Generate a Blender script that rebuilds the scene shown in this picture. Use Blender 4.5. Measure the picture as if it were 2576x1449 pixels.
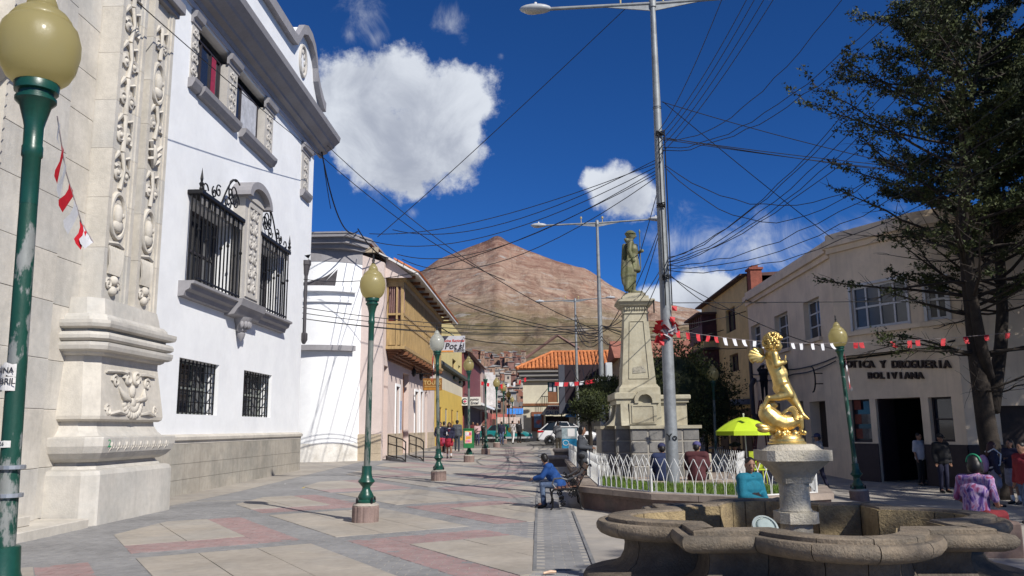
import bpy, bmesh, math, random
from mathutils import Vector as V, Matrix, noise as NZ
for o in list(bpy.data.objects): bpy.data.objects.remove(o)
S=bpy.context.scene; COL=S.collection; RN=random.Random(11); PI=math.pi
# ---------------------------------------------------------------- camera
FPX,CXP,CYP,HCAM=2030.,1288.,724.5,1.6
def _cam():
    yaw,pit,rol=[math.radians(a) for a in (1.8,9.85,-0.6)]
    f=V((-math.sin(yaw)*math.cos(pit),math.cos(yaw)*math.cos(pit),math.sin(pit)))
    r=f.cross(V((0,0,1))).normalized();u=r.cross(f);c,s=math.cos(rol),math.sin(rol)
    return c*r+s*u,-s*r+c*u,f
CR,CU,CF=_cam(); CO=V((0,0,HCAM))
cd=bpy.data.cameras.new('camera');cam=bpy.data.objects.new('camera',cd);COL.objects.link(cam)
cd.sensor_width=36;cd.lens=FPX/2576*36;cd.clip_start=.1;cd.clip_end=12000
m=Matrix((CR,CU,-CF)).transposed().to_4x4();m.translation=CO;cam.matrix_world=m
S.camera=cam
# survey helpers: sight line of the photograph (2576 px wide) met with a real plane
def ray(x,y): return CF+(x-CXP)/FPX*CR-(y-CYP)/FPX*CU
def Zp(x,y,z=0.): d=ray(x,y);return CO+d*((z-HCAM)/d.z)
def Yp(x,y,Y): d=ray(x,y);return CO+d*(Y/d.y)
def Xp(x,y,X): d=ray(x,y);return CO+d*(X/d.x)
# ---------------------------------------------------------------- sky, sun, exposure
SUN_AZ=math.degrees(math.atan2(.65,-.76)); SUN_EL=39.
W=bpy.data.worlds.new('World');S.world=W;W.use_nodes=True
def build_world():
    nt=W.node_tree;N=nt.nodes;L=nt.links;N.clear()
    out=N.new('ShaderNodeOutputWorld');bg=N.new('ShaderNodeBackground');L.new(bg.outputs[0],out.inputs[0])
    sky=N.new('ShaderNodeTexSky');sky.sky_type='NISHITA';sky.sun_disc=False
    sky.sun_elevation=math.radians(SUN_EL);sky.sun_rotation=math.radians(SUN_AZ)
    sky.altitude=4000;sky.air_density=1.0;sky.dust_density=.25;sky.ozone_density=3.2
    STR=.075;bg.inputs[1].default_value=STR
    tc=N.new('ShaderNodeTexCoord');D=tc.outputs['Generated']
    def math_(op,a,b=None,c=None,clamp=False):
        n=N.new('ShaderNodeMath');n.operation=op;n.use_clamp=clamp
        for i,v in enumerate((a,b,c)):
            if v is None: continue
            if isinstance(v,(int,float)): n.inputs[i].default_value=v
            else: L.new(v,n.inputs[i])
        return n.outputs[0]
    def noise(sc,det,rough,vec=D,dist=0.):
        n=N.new('ShaderNodeTexNoise');n.inputs['Scale'].default_value=sc;n.inputs['Detail'].default_value=det
        n.inputs['Roughness'].default_value=rough;n.inputs['Distortion'].default_value=dist;L.new(vec,n.inputs['Vector']);return n.outputs['Fac']
    def field(blobs):
        tot=None
        for (x,y,r,sx) in blobs:
            d=ray(x,y).normalized()
            v=N.new('ShaderNodeVectorMath');v.operation='SUBTRACT';L.new(D,v.inputs[0]);v.inputs[1].default_value=d
            if sx!=1:
                s=N.new('ShaderNodeVectorMath');s.operation='MULTIPLY';L.new(v.outputs[0],s.inputs[0]);s.inputs[1].default_value=(1/sx,1/sx,1);v=s
            l=N.new('ShaderNodeVectorMath');l.operation='LENGTH';L.new(v.outputs[0],l.inputs[0])
            q=math_('MULTIPLY_ADD',l.outputs['Value'],-FPX/r*.93,1.)
            tot=q if tot is None else math_('SMOOTH_MAX',tot,q,.25)
        return tot
    n1=noise(13,10,.66);n2=noise(7,5,.55,dist=.4)
    big=field([(905,250,120,1),(1000,215,95,1),(1165,240,95,1),(1085,300,125,1),(960,360,130,1),(1060,380,120,1),(1020,440,85,1),(1045,480,40,1),(1115,375,95,1),(1135,320,80,1),(905,345,90,1),(840,255,50,1),(1205,265,45,1),
               (1540,480,75,1),(1600,490,60,1),(1500,455,45,1),(1750,745,70,1.3),(1815,735,55,1.3),(1670,755,50,1.3)])
    bd=math_('ADD',big,math_('MULTIPLY',math_('SUBTRACT',n1,.5),1.9))
    mr=N.new('ShaderNodeMapRange');mr.interpolation_type='SMOOTHSTEP';L.new(bd,mr.inputs[0]);mr.inputs[1].default_value=.02;mr.inputs[2].default_value=.40;A1=mr.outputs[0]
    wis=field([(915,45,95,1),(950,95,50,1),(880,85,45,1),(1130,60,60,1),(1165,110,45,1),(1850,625,120,3.2),(1700,610,70,3),(2150,600,90,3),(1260,140,20,1),(830,160,45,1),(1040,535,25,1),(940,480,45,1)])
    wd=math_('ADD',wis,math_('MULTIPLY',math_('SUBTRACT',noise(11,9,.68,dist=.8),.5),3.0))
    mw=N.new('ShaderNodeMapRange');mw.interpolation_type='SMOOTHSTEP';L.new(wd,mw.inputs[0]);mw.inputs[1].default_value=.35;mw.inputs[2].default_value=1.9;mw.inputs[4].default_value=.8
    A2=math_('MULTIPLY',mw.outputs[0],1.)
    # cumulus added over the unseen rest of the dome to lift the shadow fill
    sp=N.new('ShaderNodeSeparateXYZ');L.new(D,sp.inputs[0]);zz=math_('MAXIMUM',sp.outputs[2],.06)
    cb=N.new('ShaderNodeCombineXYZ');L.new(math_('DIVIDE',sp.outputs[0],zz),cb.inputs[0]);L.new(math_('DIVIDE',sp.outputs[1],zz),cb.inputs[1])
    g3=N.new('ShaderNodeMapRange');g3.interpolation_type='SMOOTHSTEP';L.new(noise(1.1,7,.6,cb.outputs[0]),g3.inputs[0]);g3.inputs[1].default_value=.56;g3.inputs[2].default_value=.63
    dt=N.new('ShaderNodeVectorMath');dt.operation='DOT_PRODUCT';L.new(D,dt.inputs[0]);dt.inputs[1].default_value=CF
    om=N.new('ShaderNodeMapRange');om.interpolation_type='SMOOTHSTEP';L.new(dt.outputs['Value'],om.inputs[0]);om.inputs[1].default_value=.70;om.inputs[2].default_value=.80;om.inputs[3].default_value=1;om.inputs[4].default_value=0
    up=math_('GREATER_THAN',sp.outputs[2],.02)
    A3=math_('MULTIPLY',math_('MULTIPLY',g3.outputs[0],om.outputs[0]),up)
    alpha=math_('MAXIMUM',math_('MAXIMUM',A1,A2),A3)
    # cloud brightness: thick middles and undersides greyer, thin edges bright
    sh=field([(1000,350,190,1),(925,300,120,1),(1020,430,110,1),(1560,520,70,1.2),(1760,775,70,1.6)])
    th=N.new('ShaderNodeMapRange');th.interpolation_type='SMOOTHSTEP';L.new(math_('ADD',sh,math_('MULTIPLY',math_('SUBTRACT',noise(10,8,.62,dist=.5),.5),3.4)),th.inputs[0])
    th.inputs[1].default_value=-.35;th.inputs[2].default_value=1.35
    cr=N.new('ShaderNodeMix');cr.data_type='RGBA';L.new(th.outputs[0],cr.inputs[0])
    k=1/STR
    cr.inputs[6].default_value=(.66*k,.70*k,.77*k,1);cr.inputs[7].default_value=(.36*k,.395*k,.48*k,1)
    # deep high-altitude blue
    g=N.new('ShaderNodeMix');g.data_type='RGBA';g.blend_type='MULTIPLY';g.inputs[0].default_value=1;L.new(sky.outputs[0],g.inputs[6]);g.inputs[7].default_value=(.25,.69,1.25,1)
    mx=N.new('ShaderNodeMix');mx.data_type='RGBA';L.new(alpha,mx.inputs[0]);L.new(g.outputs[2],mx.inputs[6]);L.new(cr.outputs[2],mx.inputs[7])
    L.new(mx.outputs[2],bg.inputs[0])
build_world()
sd=bpy.data.lights.new('sun','SUN');sd.energy=5.0;sd.angle=math.radians(.53);sd.color=(1,.955,.88)
so=bpy.data.objects.new('sun',sd);COL.objects.link(so)
a,e=math.radians(SUN_AZ),math.radians(SUN_EL)
SUND=V((math.sin(a)*math.cos(e),math.cos(a)*math.cos(e),math.sin(e)))
so.rotation_euler=(-SUND).to_track_quat('-Z','Y').to_euler();so.location=(20,-20,40)
vs=S.view_settings;vs.view_transform='Standard';vs.look='None';vs.exposure=.12;vs.gamma=1;vs.use_curve_mapping=False
S.render.engine='CYCLES'
# ---------------------------------------------------------------- mesh helpers
class MB:
    def __init__(s): s.v=[];s.f=[]
    def add(s,vs,fs):
        o=len(s.v);s.v+=[V(p) for p in vs];s.f+=[tuple(i+o for i in f) for f in fs];return s
    def bx(s,x0,x1,y0,y1,z0,z1,b=0):
        if b<=0:
            return s.add([(x0,y0,z0),(x1,y0,z0),(x1,y1,z0),(x0,y1,z0),(x0,y0,z1),(x1,y0,z1),(x1,y1,z1),(x0,y1,z1)],
              [(0,3,2,1),(4,5,6,7),(0,1,5,4),(1,2,6,5),(2,3,7,6),(3,0,4,7)])
        b=min(b,(x1-x0)*.45,(y1-y0)*.45,(z1-z0)*.45)
        L=lambda i:[(x0+i,y0),(x1-i,y0),(x1,y0+i),(x1,y1-i),(x1-i,y1),(x0+i,y1),(x0,y1-i),(x0,y0+i)]
        def ring(i,z): 
            return [(x0+i+b,y0+i,z),(x1-i-b,y0+i,z),(x1-i,y0+i+b,z),(x1-i,y1-i-b,z),(x1-i-b,y1-i,z),(x0+i+b,y1-i,z),(x0+i,y1-i-b,z),(x0+i,y0+i+b,z)]
        r=[]
        for i,z in ((b*.9,z0),(0,z0+b),(0,z1-b),(b*.9,z1)):
            bb=b if i==0 else b*.1
            r+=[(x0+i+bb,y0+i,z),(x1-i-bb,y0+i,z),(x1-i,y0+i+bb,z),(x1-i,y1-i-bb,z),(x1-i-bb,y1-i,z),(x0+i+bb,y1-i,z),(x0+i,y1-i-bb,z),(x0+i,y0+i+bb,z)]
        fs=[tuple(range(7,-1,-1)),tuple(range(24,32))]
        for k in range(3):
            for i in range(8): j=(i+1)%8;fs.append((k*8+i,k*8+j,k*8+8+j,k*8+8+i))
        return s.add(r,fs)
    def box(s,c,d,b=0): return s.bx(c[0]-d[0]/2,c[0]+d[0]/2,c[1]-d[1]/2,c[1]+d[1]/2,c[2]-d[2]/2,c[2]+d[2]/2,b)
    def prism(s,poly,z0,z1,mp=None):
        """poly (a,b) list extruded along c from z0 to z1; mp maps (a,b,c)->xyz"""
        mp=mp or (lambda a,b,c:(a,b,c));n=len(poly)
        A=sum(poly[i][0]*poly[(i+1)%n][1]-poly[(i+1)%n][0]*poly[i][1] for i in range(n))
        if A<0: poly=poly[::-1]
        vs=[mp(a,b,z0) for a,b in poly]+[mp(a,b,z1) for a,b in poly]
        fs=[tuple(range(n-1,-1,-1)),tuple(range(n,2*n))]+[(i,(i+1)%n,n+(i+1)%n,n+i) for i in range(n)]
        return s.add(vs,fs)
    def tube(s,path,r,n=6,caps=True,rfun=None):
        P=[V(p) for p in path];m=len(P);off=len(s.v)
        up=V((0,0,1));prev=None
        for i,p in enumerate(P):
            t=(P[min(i+1,m-1)]-P[max(i-1,0)])
            if t.length<1e-9: t=V((0,0,1))
            t.normalize()
            if prev is None:
                a=up if abs(t.z)<.95 else V((1,0,0));x=t.cross(a).normalized()
            else:
                x=prev-t*prev.dot(t)
                x=x.normalized() if x.length>1e-6 else t.cross(up).normalized()
            prev=x;y=t.cross(x)
            rr=r if rfun is None else rfun(i/(m-1) if m>1 else 0)
            if isinstance(r,(list,tuple)): rr=r[i]
            for k in range(n):
                a=2*PI*k/n;s.v.append(p+x*(rr*math.cos(a))+y*(rr*math.sin(a)))
        for i in range(m-1):
            for k in range(n):
                k2=(k+1)%n;s.f.append((off+i*n+k,off+i*n+k2,off+(i+1)*n+k2,off+(i+1)*n+k))
        if caps:
            s.f.append(tuple(off+k for k in range(n-1,-1,-1)));s.f.append(tuple(off+(m-1)*n+k for k in range(n)))
        return s
    def lathe(s,prof,n=16,c=(0,0,0),rmod=None):
        off=len(s.v);c=V(c)
        for r,z in prof:
            for k in range(n):
                a=2*PI*k/n;rr=r*(rmod(k,z) if rmod else 1);s.v.append(c+V((rr*math.cos(a),rr*math.sin(a),z)))
        m=len(prof)
        for i in range(m-1):
            for k in range(n):
                k2=(k+1)%n;s.f.append((off+i*n+k,off+i*n+k2,off+(i+1)*n+k2,off+(i+1)*n+k))
        s.f.append(tuple(off+k for k in range(n-1,-1,-1)));s.f.append(tuple(off+(m-1)*n+k for k in range(n)))
        return s
    def ball(s,c,r,n=8,m=6,rot=None):
        c=V(c);rx,ry,rz=(r,r,r) if isinstance(r,(int,float)) else r;off=len(s.v)
        R3=rot or Matrix.Identity(3)
        s.v.append(c+R3@V((0,0,-rz)))
        for j in range(1,m):
            ph=-PI/2+PI*j/m
            for k in range(n):
                a=2*PI*k/n;s.v.append(c+R3@V((rx*math.cos(ph)*math.cos(a),ry*math.cos(ph)*math.sin(a),rz*math.sin(ph))))
        s.v.append(c+R3@V((0,0,rz)));t=len(s.v)-1
        for k in range(n):
            k2=(k+1)%n;s.f.append((off,off+1+k2,off+1+k));s.f.append((t,t-n+k,t-n+k2))
            for j in range(m-2): b=off+1+j*n;s.f.append((b+k,b+k2,b+n+k2,b+n+k))
        return s
    def cap(s,p0,r0,p1,r1,n=10):
        """tapered capsule"""
        p0,p1=V(p0),V(p1);t=(p1-p0)
        if t.length<1e-6: return s.ball(p0,max(r0,r1))
        t.normalize();path=[];rr=[]
        for k in range(4):
            a=PI/2*(k/3.3-1)+.05;path.append(p0+t*(r0*math.sin(a)));rr.append(r0*math.cos(a))
        for k in range(4):
            a=PI/2*((k+.3)/3.3)-.05;path.append(p1+t*(r1*math.sin(a)));rr.append(r1*math.cos(a))
        return s.tube(path,rr,n)
    def quad(s,a,b,c,d): return s.add([a,b,c,d],[(0,1,2,3)])
    def xf(s,M):
        s.v=[M@p for p in s.v];return s
    def join(s,o): return s.add(o.v,o.f)
def wloc(o):
    p=V((0,0,0))
    while o is not None: p=p+o.location;o=o.parent
    return p
def link(name,me,parent=None,mat=None):
    o=bpy.data.objects.new(name,me);COL.objects.link(o)
    if parent is not None: o.parent=parent
    if mat is not None:
        me.materials.clear();me.materials.append(mat)
    return o
def obj(name,mb,mat,parent=None,smooth=0,world=True,orig=None):
    """one mesh object. world=True: verts are world coordinates. smooth = sharp angle in degrees"""
    off=V((0,0,0))
    if world and parent is not None: off=wloc(parent)
    if orig is not None and parent is None: off=V(orig)
    me=bpy.data.meshes.new(name);me.from_pydata([tuple(p-off) for p in mb.v],[],mb.f);me.update()
    if smooth:
        me.polygons.foreach_set('use_smooth',[True]*len(me.polygons))
        if smooth<180: me.set_sharp_from_angle(angle=math.radians(smooth))
    o=link(name,me,parent,mat)
    if orig is not None and parent is None: o.location=off
    return o
def tag(o,label,cat,group=None):
    o['label']=label;o['category']=cat
    if group: o['group']=group
    return o
def thing(name,label,cat,loc=(0,0,0),rz=0,group=None):
    o=bpy.data.objects.new(name,None);COL.objects.link(o);o.location=loc;o.rotation_euler=(0,0,rz);o.empty_display_size=.2
    return tag(o,label,cat,group)
def struct(o,kind='structure'): o['kind']=kind;return o
def copy_tree(o,parent=None):
    c=o.copy();COL.objects.link(c);c.parent=parent
    for ch in o.children: 
        if ch.name in COL.objects: copy_tree(ch,c)
    return c
def dup(root,loc,rz=0,label=None):
    kids=list(root.children);c=copy_tree(root);c.location=loc;c.rotation_euler=(0,0,rz)
    if label: c['label']=label
    return c
# ---------------------------------------------------------------- materials
MATS={}
def mat(name,col=(.5,.5,.5),rough=.8,var=.12,vs=1.5,bump=.0,bs=30.,metal=0,spec=.35,col2=None,c2s=3.,c2t=(.45,.6),streak=0,trans=0,coat=0,emit=0,stretch=None,rs=0):
    if name in MATS: return MATS[name]
    M=bpy.data.materials.new(name);M.use_nodes=True;nt=M.node_tree;N=nt.nodes;L=nt.links;b=N['Principled BSDF']
    b.inputs['Roughness'].default_value=rough;b.inputs['Metallic'].default_value=metal;b.inputs['Specular IOR Level'].default_value=spec
    if trans: b.inputs['Transmission Weight'].default_value=trans
    if coat: b.inputs['Coat Weight'].default_value=coat
    geo=N.new('ShaderNodeNewGeometry');P=geo.outputs['Position']
    if stretch:
        mp=N.new('ShaderNodeVectorMath');mp.operation='MULTIPLY';L.new(P,mp.inputs[0]);mp.inputs[1].default_value=stretch;P=mp.outputs[0]
    def nz(sc,det=5,ro=.6,vec=None):
        n=N.new('ShaderNodeTexNoise');n.inputs['Scale'].default_value=sc;n.inputs['Detail'].default_value=det;n.inputs['Roughness'].default_value=ro;L.new(vec or P,n.inputs['Vector']);return n.outputs['Fac']
    c=None;rgb=N.new('ShaderNodeRGB');rgb.outputs[0].default_value=(*col,1);c=rgb.outputs[0]
    def mix(f,a,bcol,mode='MIX'):
        m=N.new('ShaderNodeMix');m.data_type='RGBA';m.blend_type=mode
        if isinstance(f,(int,float)): m.inputs[0].default_value=f
        else: L.new(f,m.inputs[0])
        L.new(a,m.inputs[6])
        if isinstance(bcol,tuple): m.inputs[7].default_value=(*bcol,1)
        else: L.new(bcol,m.inputs[7])
        return m.outputs[2]
    def ramp(f,a,bv,lo=0.,hi=1.):
        m=N.new('ShaderNodeMapRange');L.new(f,m.inputs[0]);m.inputs[1].default_value=a;m.inputs[2].default_value=bv;m.inputs[3].default_value=lo;m.inputs[4].default_value=hi;return m.outputs[0]
    if col2 is not None: c=mix(ramp(nz(c2s,7,.65),c2t[0],c2t[1]),c,col2)
    if var:
        f=nz(vs,6,.65);g=ramp(f,.25,.75,1-var*1.6,1+var*1.2)
        cb=N.new('ShaderNodeCombineColor')
        for i in range(3): L.new(g,cb.inputs[i])
        c=mix(1.,c,cb.outputs[0],'MULTIPLY')
        f=nz(vs*9,4,.6);g=ramp(f,.25,.75,1-var*.8,1+var*.6)
        cb=N.new('ShaderNodeCombineColor')
        for i in range(3): L.new(g,cb.inputs[i])
        c=mix(1.,c,cb.outputs[0],'MULTIPLY')
    if streak:
        mp=N.new('ShaderNodeVectorMath');mp.operation='MULTIPLY';L.new(geo.outputs['Position'],mp.inputs[0]);mp.inputs[1].default_value=(5,5,.45)
        f=ramp(nz(1.,6,.7,mp.outputs[0]),.5,.72);f2=N.new('ShaderNodeMath');f2.operation='MULTIPLY';L.new(f,f2.inputs[0]);f2.inputs[1].default_value=streak
        c=mix(f2.outputs[0],c,tuple(x*.55 for x in col))
    L.new(c,b.inputs['Base Color'])
    if rs: L.new(ramp(nz(vs*4),.3,.7,max(.02,rough-rs),rough+rs),b.inputs['Roughness'])
    if bump:
        bn=N.new('ShaderNodeBump');bn.inputs['Strength'].default_value=bump;bn.inputs['Distance'].default_value=.02
        L.new(nz(bs,4,.6),bn.inputs['Height']);L.new(bn.outputs[0],b.inputs['Normal'])
    MATS[name]=M;return M
def glass(name='window_glass',col=(.025,.03,.04),rough=.06):
    return mat(name,col,rough,var=.1,vs=.8,spec=.6)
TS=bpy.data.scenes.new('workbench')   # scratch scene for evaluating text and remesh modifiers
# panel frame: a wall plane with its own s (along), t (up), n (out) axes
class PF:
    def __init__(s,o,sd,nd): s.o=V(o);s.s=V(sd).normalized();s.n=V(nd).normalized();s.z=V((0,0,1))
    def p(s,a,t,n=0): return s.o+s.s*a+s.z*t+s.n*n
    def bx(s,mb,a0,a1,t0,t1,n0,n1,b=0):
        t=MB().bx(a0,a1,n0,n1,t0,t1,b)
        flip=(s.s.cross(s.n)).dot(s.z)<0
        vs=[s.p(v.x,v.z,v.y) for v in t.v];fs=[f[::-1] for f in t.f] if flip else t.f
        return mb.add(vs,fs)
    def st(s,pt): d=V(pt)-s.o;return d.dot(s.s),d.z
def wall_holes(pf,a0,a1,t0,t1,holes,depth=.3,mb=None,back=True):
    mb=mb or MB()
    A=sorted({a0,a1,*[h[0] for h in holes],*[h[1] for h in holes]});T=sorted({t0,t1,*[h[2] for h in holes],*[h[3] for h in holes]})
    A=[x for x in A if a0<=x<=a1];T=[x for x in T if t0<=x<=t1]
    flip=(pf.s.cross(pf.z)).dot(pf.n)<0
    def Q(*ps): mb.add(ps,[(0,1,2,3) if not flip else (3,2,1,0)])
    for i in range(len(A)-1):
        for j in range(len(T)-1):
            ca,ct=(A[i]+A[i+1])/2,(T[j]+T[j+1])/2
            if any(h[0]<ca<h[1] and h[2]<ct<h[3] for h in holes): continue
            Q(pf.p(A[i],T[j]),pf.p(A[i+1],T[j]),pf.p(A[i+1],T[j+1]),pf.p(A[i],T[j+1]))
    for h in holes:
        l,r,b,t=h[:4];d=-(h[4] if len(h)>4 else depth)
        Q(pf.p(l,b,d),pf.p(l,b),pf.p(l,t),pf.p(l,t,d));Q(pf.p(r,b),pf.p(r,b,d),pf.p(r,t,d),pf.p(r,t))
        Q(pf.p(l,b,d),pf.p(r,b,d),pf.p(r,b),pf.p(l,b));Q(pf.p(l,t),pf.p(r,t),pf.p(r,t,d),pf.p(l,t,d))
    return mb
def window(parent,pf,l,r,b,t,d,nx=2,ny=2,fm=None,gm=None,fw=.06,pane=True,name='window'):
    """frame bars (part) with its panes (sub-parts), set back d from the wall face"""
    m=MB();gm=gm or glass()
    for x in (l,r-fw): pf.bx(m,x,x+fw,b,t,-d-.05,-d+.03)
    for y in (b,t-fw): pf.bx(m,l+fw,r-fw,y,y+fw,-d-.05,-d+.028)
    for i in range(1,nx): x=l+(r-l)*i/nx;pf.bx(m,x-fw*.4,x+fw*.4,b+fw,t-fw,-d-.05,-d+.02)
    for j in range(1,ny): y=b+(t-b)*j/ny;pf.bx(m,l+fw,r-fw,y-fw*.4,y+fw*.4,-d-.05,-d+.016)
    w=obj(name,m,fm,parent)
    if pane:
        for i in range(nx):
            for j in range(ny):
                g=MB();x0=l+(r-l)*i/nx+.01;x1=l+(r-l)*(i+1)/nx-.01;y0=b+(t-b)*j/ny+.01;y1=b+(t-b)*(j+1)/ny-.01
                pf.bx(g,x0,x1,y0,y1,-d-.035,-d-.02);obj('pane',g,gm,w)
    else:
        g=MB();pf.bx(g,l+.01,r-.01,b+.01,t-.01,-d-.035,-d-.02);obj('pane',g,gm,w)
    return w
def text(name,body,size,pf_p,right,up,mt,parent,ext=.01,bold=False,shear=0,align='CENTER',sx=1.):
    """flat lettering: centre point, right and up vectors"""
    global TS
    c=bpy.data.curves.new(name,'FONT');c.body=body;c.size=size;c.extrude=ext;c.align_x=align;c.align_y='CENTER';c.shear=shear;c.offset=.02*size if bold else 0;c.resolution_u=3
    t=bpy.data.objects.new('tmp',c);TS.collection.objects.link(t);VL=TS.view_layers[0];VL.update();dg=VL.depsgraph;me=bpy.data.meshes.new_from_object(t.evaluated_get(dg))
    bpy.data.objects.remove(t);bpy.data.curves.remove(c)
    r=V(right).normalized();u=V(up).normalized();n=r.cross(u);p=V(pf_p)-(wloc(parent) if parent else V((0,0,0)))
    M4=Matrix((r*sx,u,n)).transposed().to_4x4();M4.translation=p;me.transform(M4);me.name=name
    return link(name,me,parent,mt)
def remesh(mb,vox,it=4,fac=.5):
    me=bpy.data.meshes.new('tmp');me.from_pydata([tuple(p) for p in mb.v],[],mb.f);me.update()
    o=bpy.data.objects.new('tmp',me);TS.collection.objects.link(o)
    r=o.modifiers.new('r','REMESH');r.mode='VOXEL';r.voxel_size=vox
    if it: s=o.modifiers.new('s','SMOOTH');s.iterations=it;s.factor=fac
    VL=TS.view_layers[0];VL.update();dg=VL.depsgraph;m2=bpy.data.meshes.new_from_object(o.evaluated_get(dg));bpy.data.objects.remove(o);bpy.data.meshes.remove(me)
    m2.polygons.foreach_set('use_smooth',[True]*len(m2.polygons));return m2
def blob(name,mb,vox,mt,parent=None,it=4,extra=None):
    me=remesh(mb,vox,it);me.name=name
    if extra is not None:
        bm=bmesh.new();bm.from_mesh(me);n0=[bm.verts.new(p) for p in extra.v];bm.verts.ensure_lookup_table()
        for f in extra.f:
            try: q=bm.faces.new([n0[i] for i in f]);q.smooth=True
            except Exception: pass
        bm.to_mesh(me);bm.free()
    return link(name,me,parent,mt)
def catenary(a,b,sag,n=14): 
    a,b=V(a),V(b);return [a.lerp(b,i/n)+V((0,0,-4*sag*(i/n)*(1-i/n))) for i in range(n+1)]
def smooth(x,a,b): t=max(0,min(1,(x-a)/(b-a)));return t*t*(3-2*t)
def gz(x,y):
    return .011*max(0,min(y,70)-22)-.40*smooth(x,4.6,9.5)*smooth(y,8,17)
# ================================================================ ground and paving
def ground():
    xs=[-400,-200,-100,-60,-40,-30,-22,-16]+[-12+i*.8 for i in range(36)]+[18,22,30,40,60,100,200,400]
    ys=[-60,-30,-15,-8,-4]+[i*1.0 for i in range(0,75)]+[80,95,115,150,250,500,1000,2500]
    vs=[(x,y,gz(x,y)-.03) for y in ys for x in xs];n=len(xs)
    fs=[(j*n+i,j*n+i+1,(j+1)*n+i+1,(j+1)*n+i) for j in range(len(ys)-1) for i in range(n-1)]
    o=obj('ground',MB().add(vs,fs),mat('asphalt',(.16,.155,.15),.9,.2,.6,.2,60));struct(o)
ground()
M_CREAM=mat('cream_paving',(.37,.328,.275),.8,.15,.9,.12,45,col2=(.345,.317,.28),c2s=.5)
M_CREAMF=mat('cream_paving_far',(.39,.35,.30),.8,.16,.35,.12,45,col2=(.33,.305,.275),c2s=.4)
M_GREY=mat('grey_setts',(.235,.232,.232),.75,.2,.5,.25,40,col2=(.275,.27,.265),c2s=6,c2t=(.4,.65))
M_PINK=mat('pink_setts',(.33,.215,.205),.75,.2,.5,.25,40,col2=(.31,.24,.23),c2s=6,c2t=(.4,.65))
M_GROUT=mat('paving_mortar',(.36,.335,.30),.9,.15,2.)
# clip a convex polygon by half plane
def clip(poly,nx,ny,c):
    out=[];n=len(poly)
    for i in range(n):
        a,b=poly[i],poly[(i+1)%n];da=nx*a[0]+ny*a[1]-c;db=nx*b[0]+ny*b[1]-c
        if da<=0: out.append(a)
        if da*db<0: t=da/(da-db);out.append((a[0]+(b[0]-a[0])*t,a[1]+(b[1]-a[1])*t))
    return out
def parea(p): return abs(sum(p[i][0]*p[(i+1)%len(p)][1]-p[(i+1)%len(p)][0]*p[i][1] for i in range(len(p))))/2
ANG=math.radians(33);E1=(math.cos(ANG),math.sin(ANG));E2=(math.sin(ANG),-math.cos(ANG))
PC=(-3.2,14.85);XL,XR=-6.75,-.1;P1,P2=2.83,4.36;H1,H2=1.15,1.93
def uv2xy(c,u,v): return (c[0]+E1[0]*u+E2[0]*v,c[1]+E1[1]*u+E2[1]*v)
def rect(c,u0,u1,v0,v1): return [uv2xy(c,u0,v0),uv2xy(c,u1,v0),uv2xy(c,u1,v1),uv2xy(c,u0,v1)]
def clipx(p): p=clip(p,1,0,XR);return clip(p,-1,0,-XL) if p else p
def inset(poly,d):
    n=len(poly);cx=sum(p[0] for p in poly)/n;cy=sum(p[1] for p in poly)/n;out=[]
    for x,y in poly:
        l=math.hypot(x-cx,y-cy) or 1;k=max(0,1-d*1.35/l);out.append((cx+(x-cx)*k,cy+(y-cy)*k))
    return out
def slab(mb,poly,h,dz=0):
    """thin slab following the ground: top at h+dz"""
    n=len(poly);A=sum(poly[i][0]*poly[(i+1)%n][1]-poly[(i+1)%n][0]*poly[i][1] for i in range(n))
    if A<0: poly=poly[::-1]
    vs=[(x,y,gz(x,y)+h+dz-.022) for x,y in poly]+[(x,y,gz(x,y)+h+dz) for x,y in poly]
    mb.add(vs,[tuple(range(n,2*n))]+[(i,(i+1)%n,n+(i+1)%n,n+i) for i in range(n)])
YS=19.0
cream=[];pink=[]   # (polygon, cell centre, u0,v0) regions
for i in range(-14,8):
    c=(PC[0]+(-i)*0+0,PC[1]);c=(PC[0]+i*(E1[0]*P1-E2[0]*P2),PC[1]+i*(E1[1]*P1-E2[1]*P2))
    if c[1]>62 or c[1]<3: continue
    cream.append((c,-H1,H1,-H2,H2))
    cr=(c[0]+E1[0]*P1,c[1]+E1[1]*P1);cream.append((cr,-H1+.6,H1,-H2+.88,H2));pink+= [(cr,-H1,-H1+.6,-H2,H2),(cr,-H1+.6,H1,-H2,-H2+.88)]
    cl=(c[0]-E1[0]*P1,c[1]-E1[1]*P1);cream.append((cl,-H1,H1-.6,-H2,H2-.88));pink+= [(cl,H1-.6,H1,-H2,H2),(cl,-H1,H1-.6,H2-.88,H2)]
PAVE=obj('pavement',MB(),None)
mbp=MB()
def sheet(mb,x0,x1,y0,y1,h,st=1.):
    ny=max(1,int((y1-y0)/st));nx=max(1,int((x1-x0)/1.2));vs=[];fs=[]
    for j in range(ny+1):
        for i in range(nx+1): x=x0+(x1-x0)*i/nx;y=y0+(y1-y0)*j/ny;vs.append((x,y,gz(x,y)+h))
    for j in range(ny):
        for i in range(nx): a=j*(nx+1)+i;fs.append((a,a+1,a+nx+2,a+nx+1))
    mb.add(vs,fs)
bpy.data.objects.remove(PAVE)
sheet(mbp,-8.1,.62,2,YS+.3,-.006)
PAVE=struct(obj('pavement',mbp,M_GROUT))
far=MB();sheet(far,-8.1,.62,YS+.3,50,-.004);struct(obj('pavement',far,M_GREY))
side=MB();sheet(side,-12.,-8.1,2,43,-.002);sheet(side,-8.1,-6.9,43,50,.004);sheet(side,.62,13.5,-3,50,-.002)
struct(obj('pavement',side,mat('cream_side_paving',(.37,.335,.29),.82,.16,.5,.15,40,col2=(.32,.295,.265),c2s=.7)))
slabs=[];nearset=[]
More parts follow.
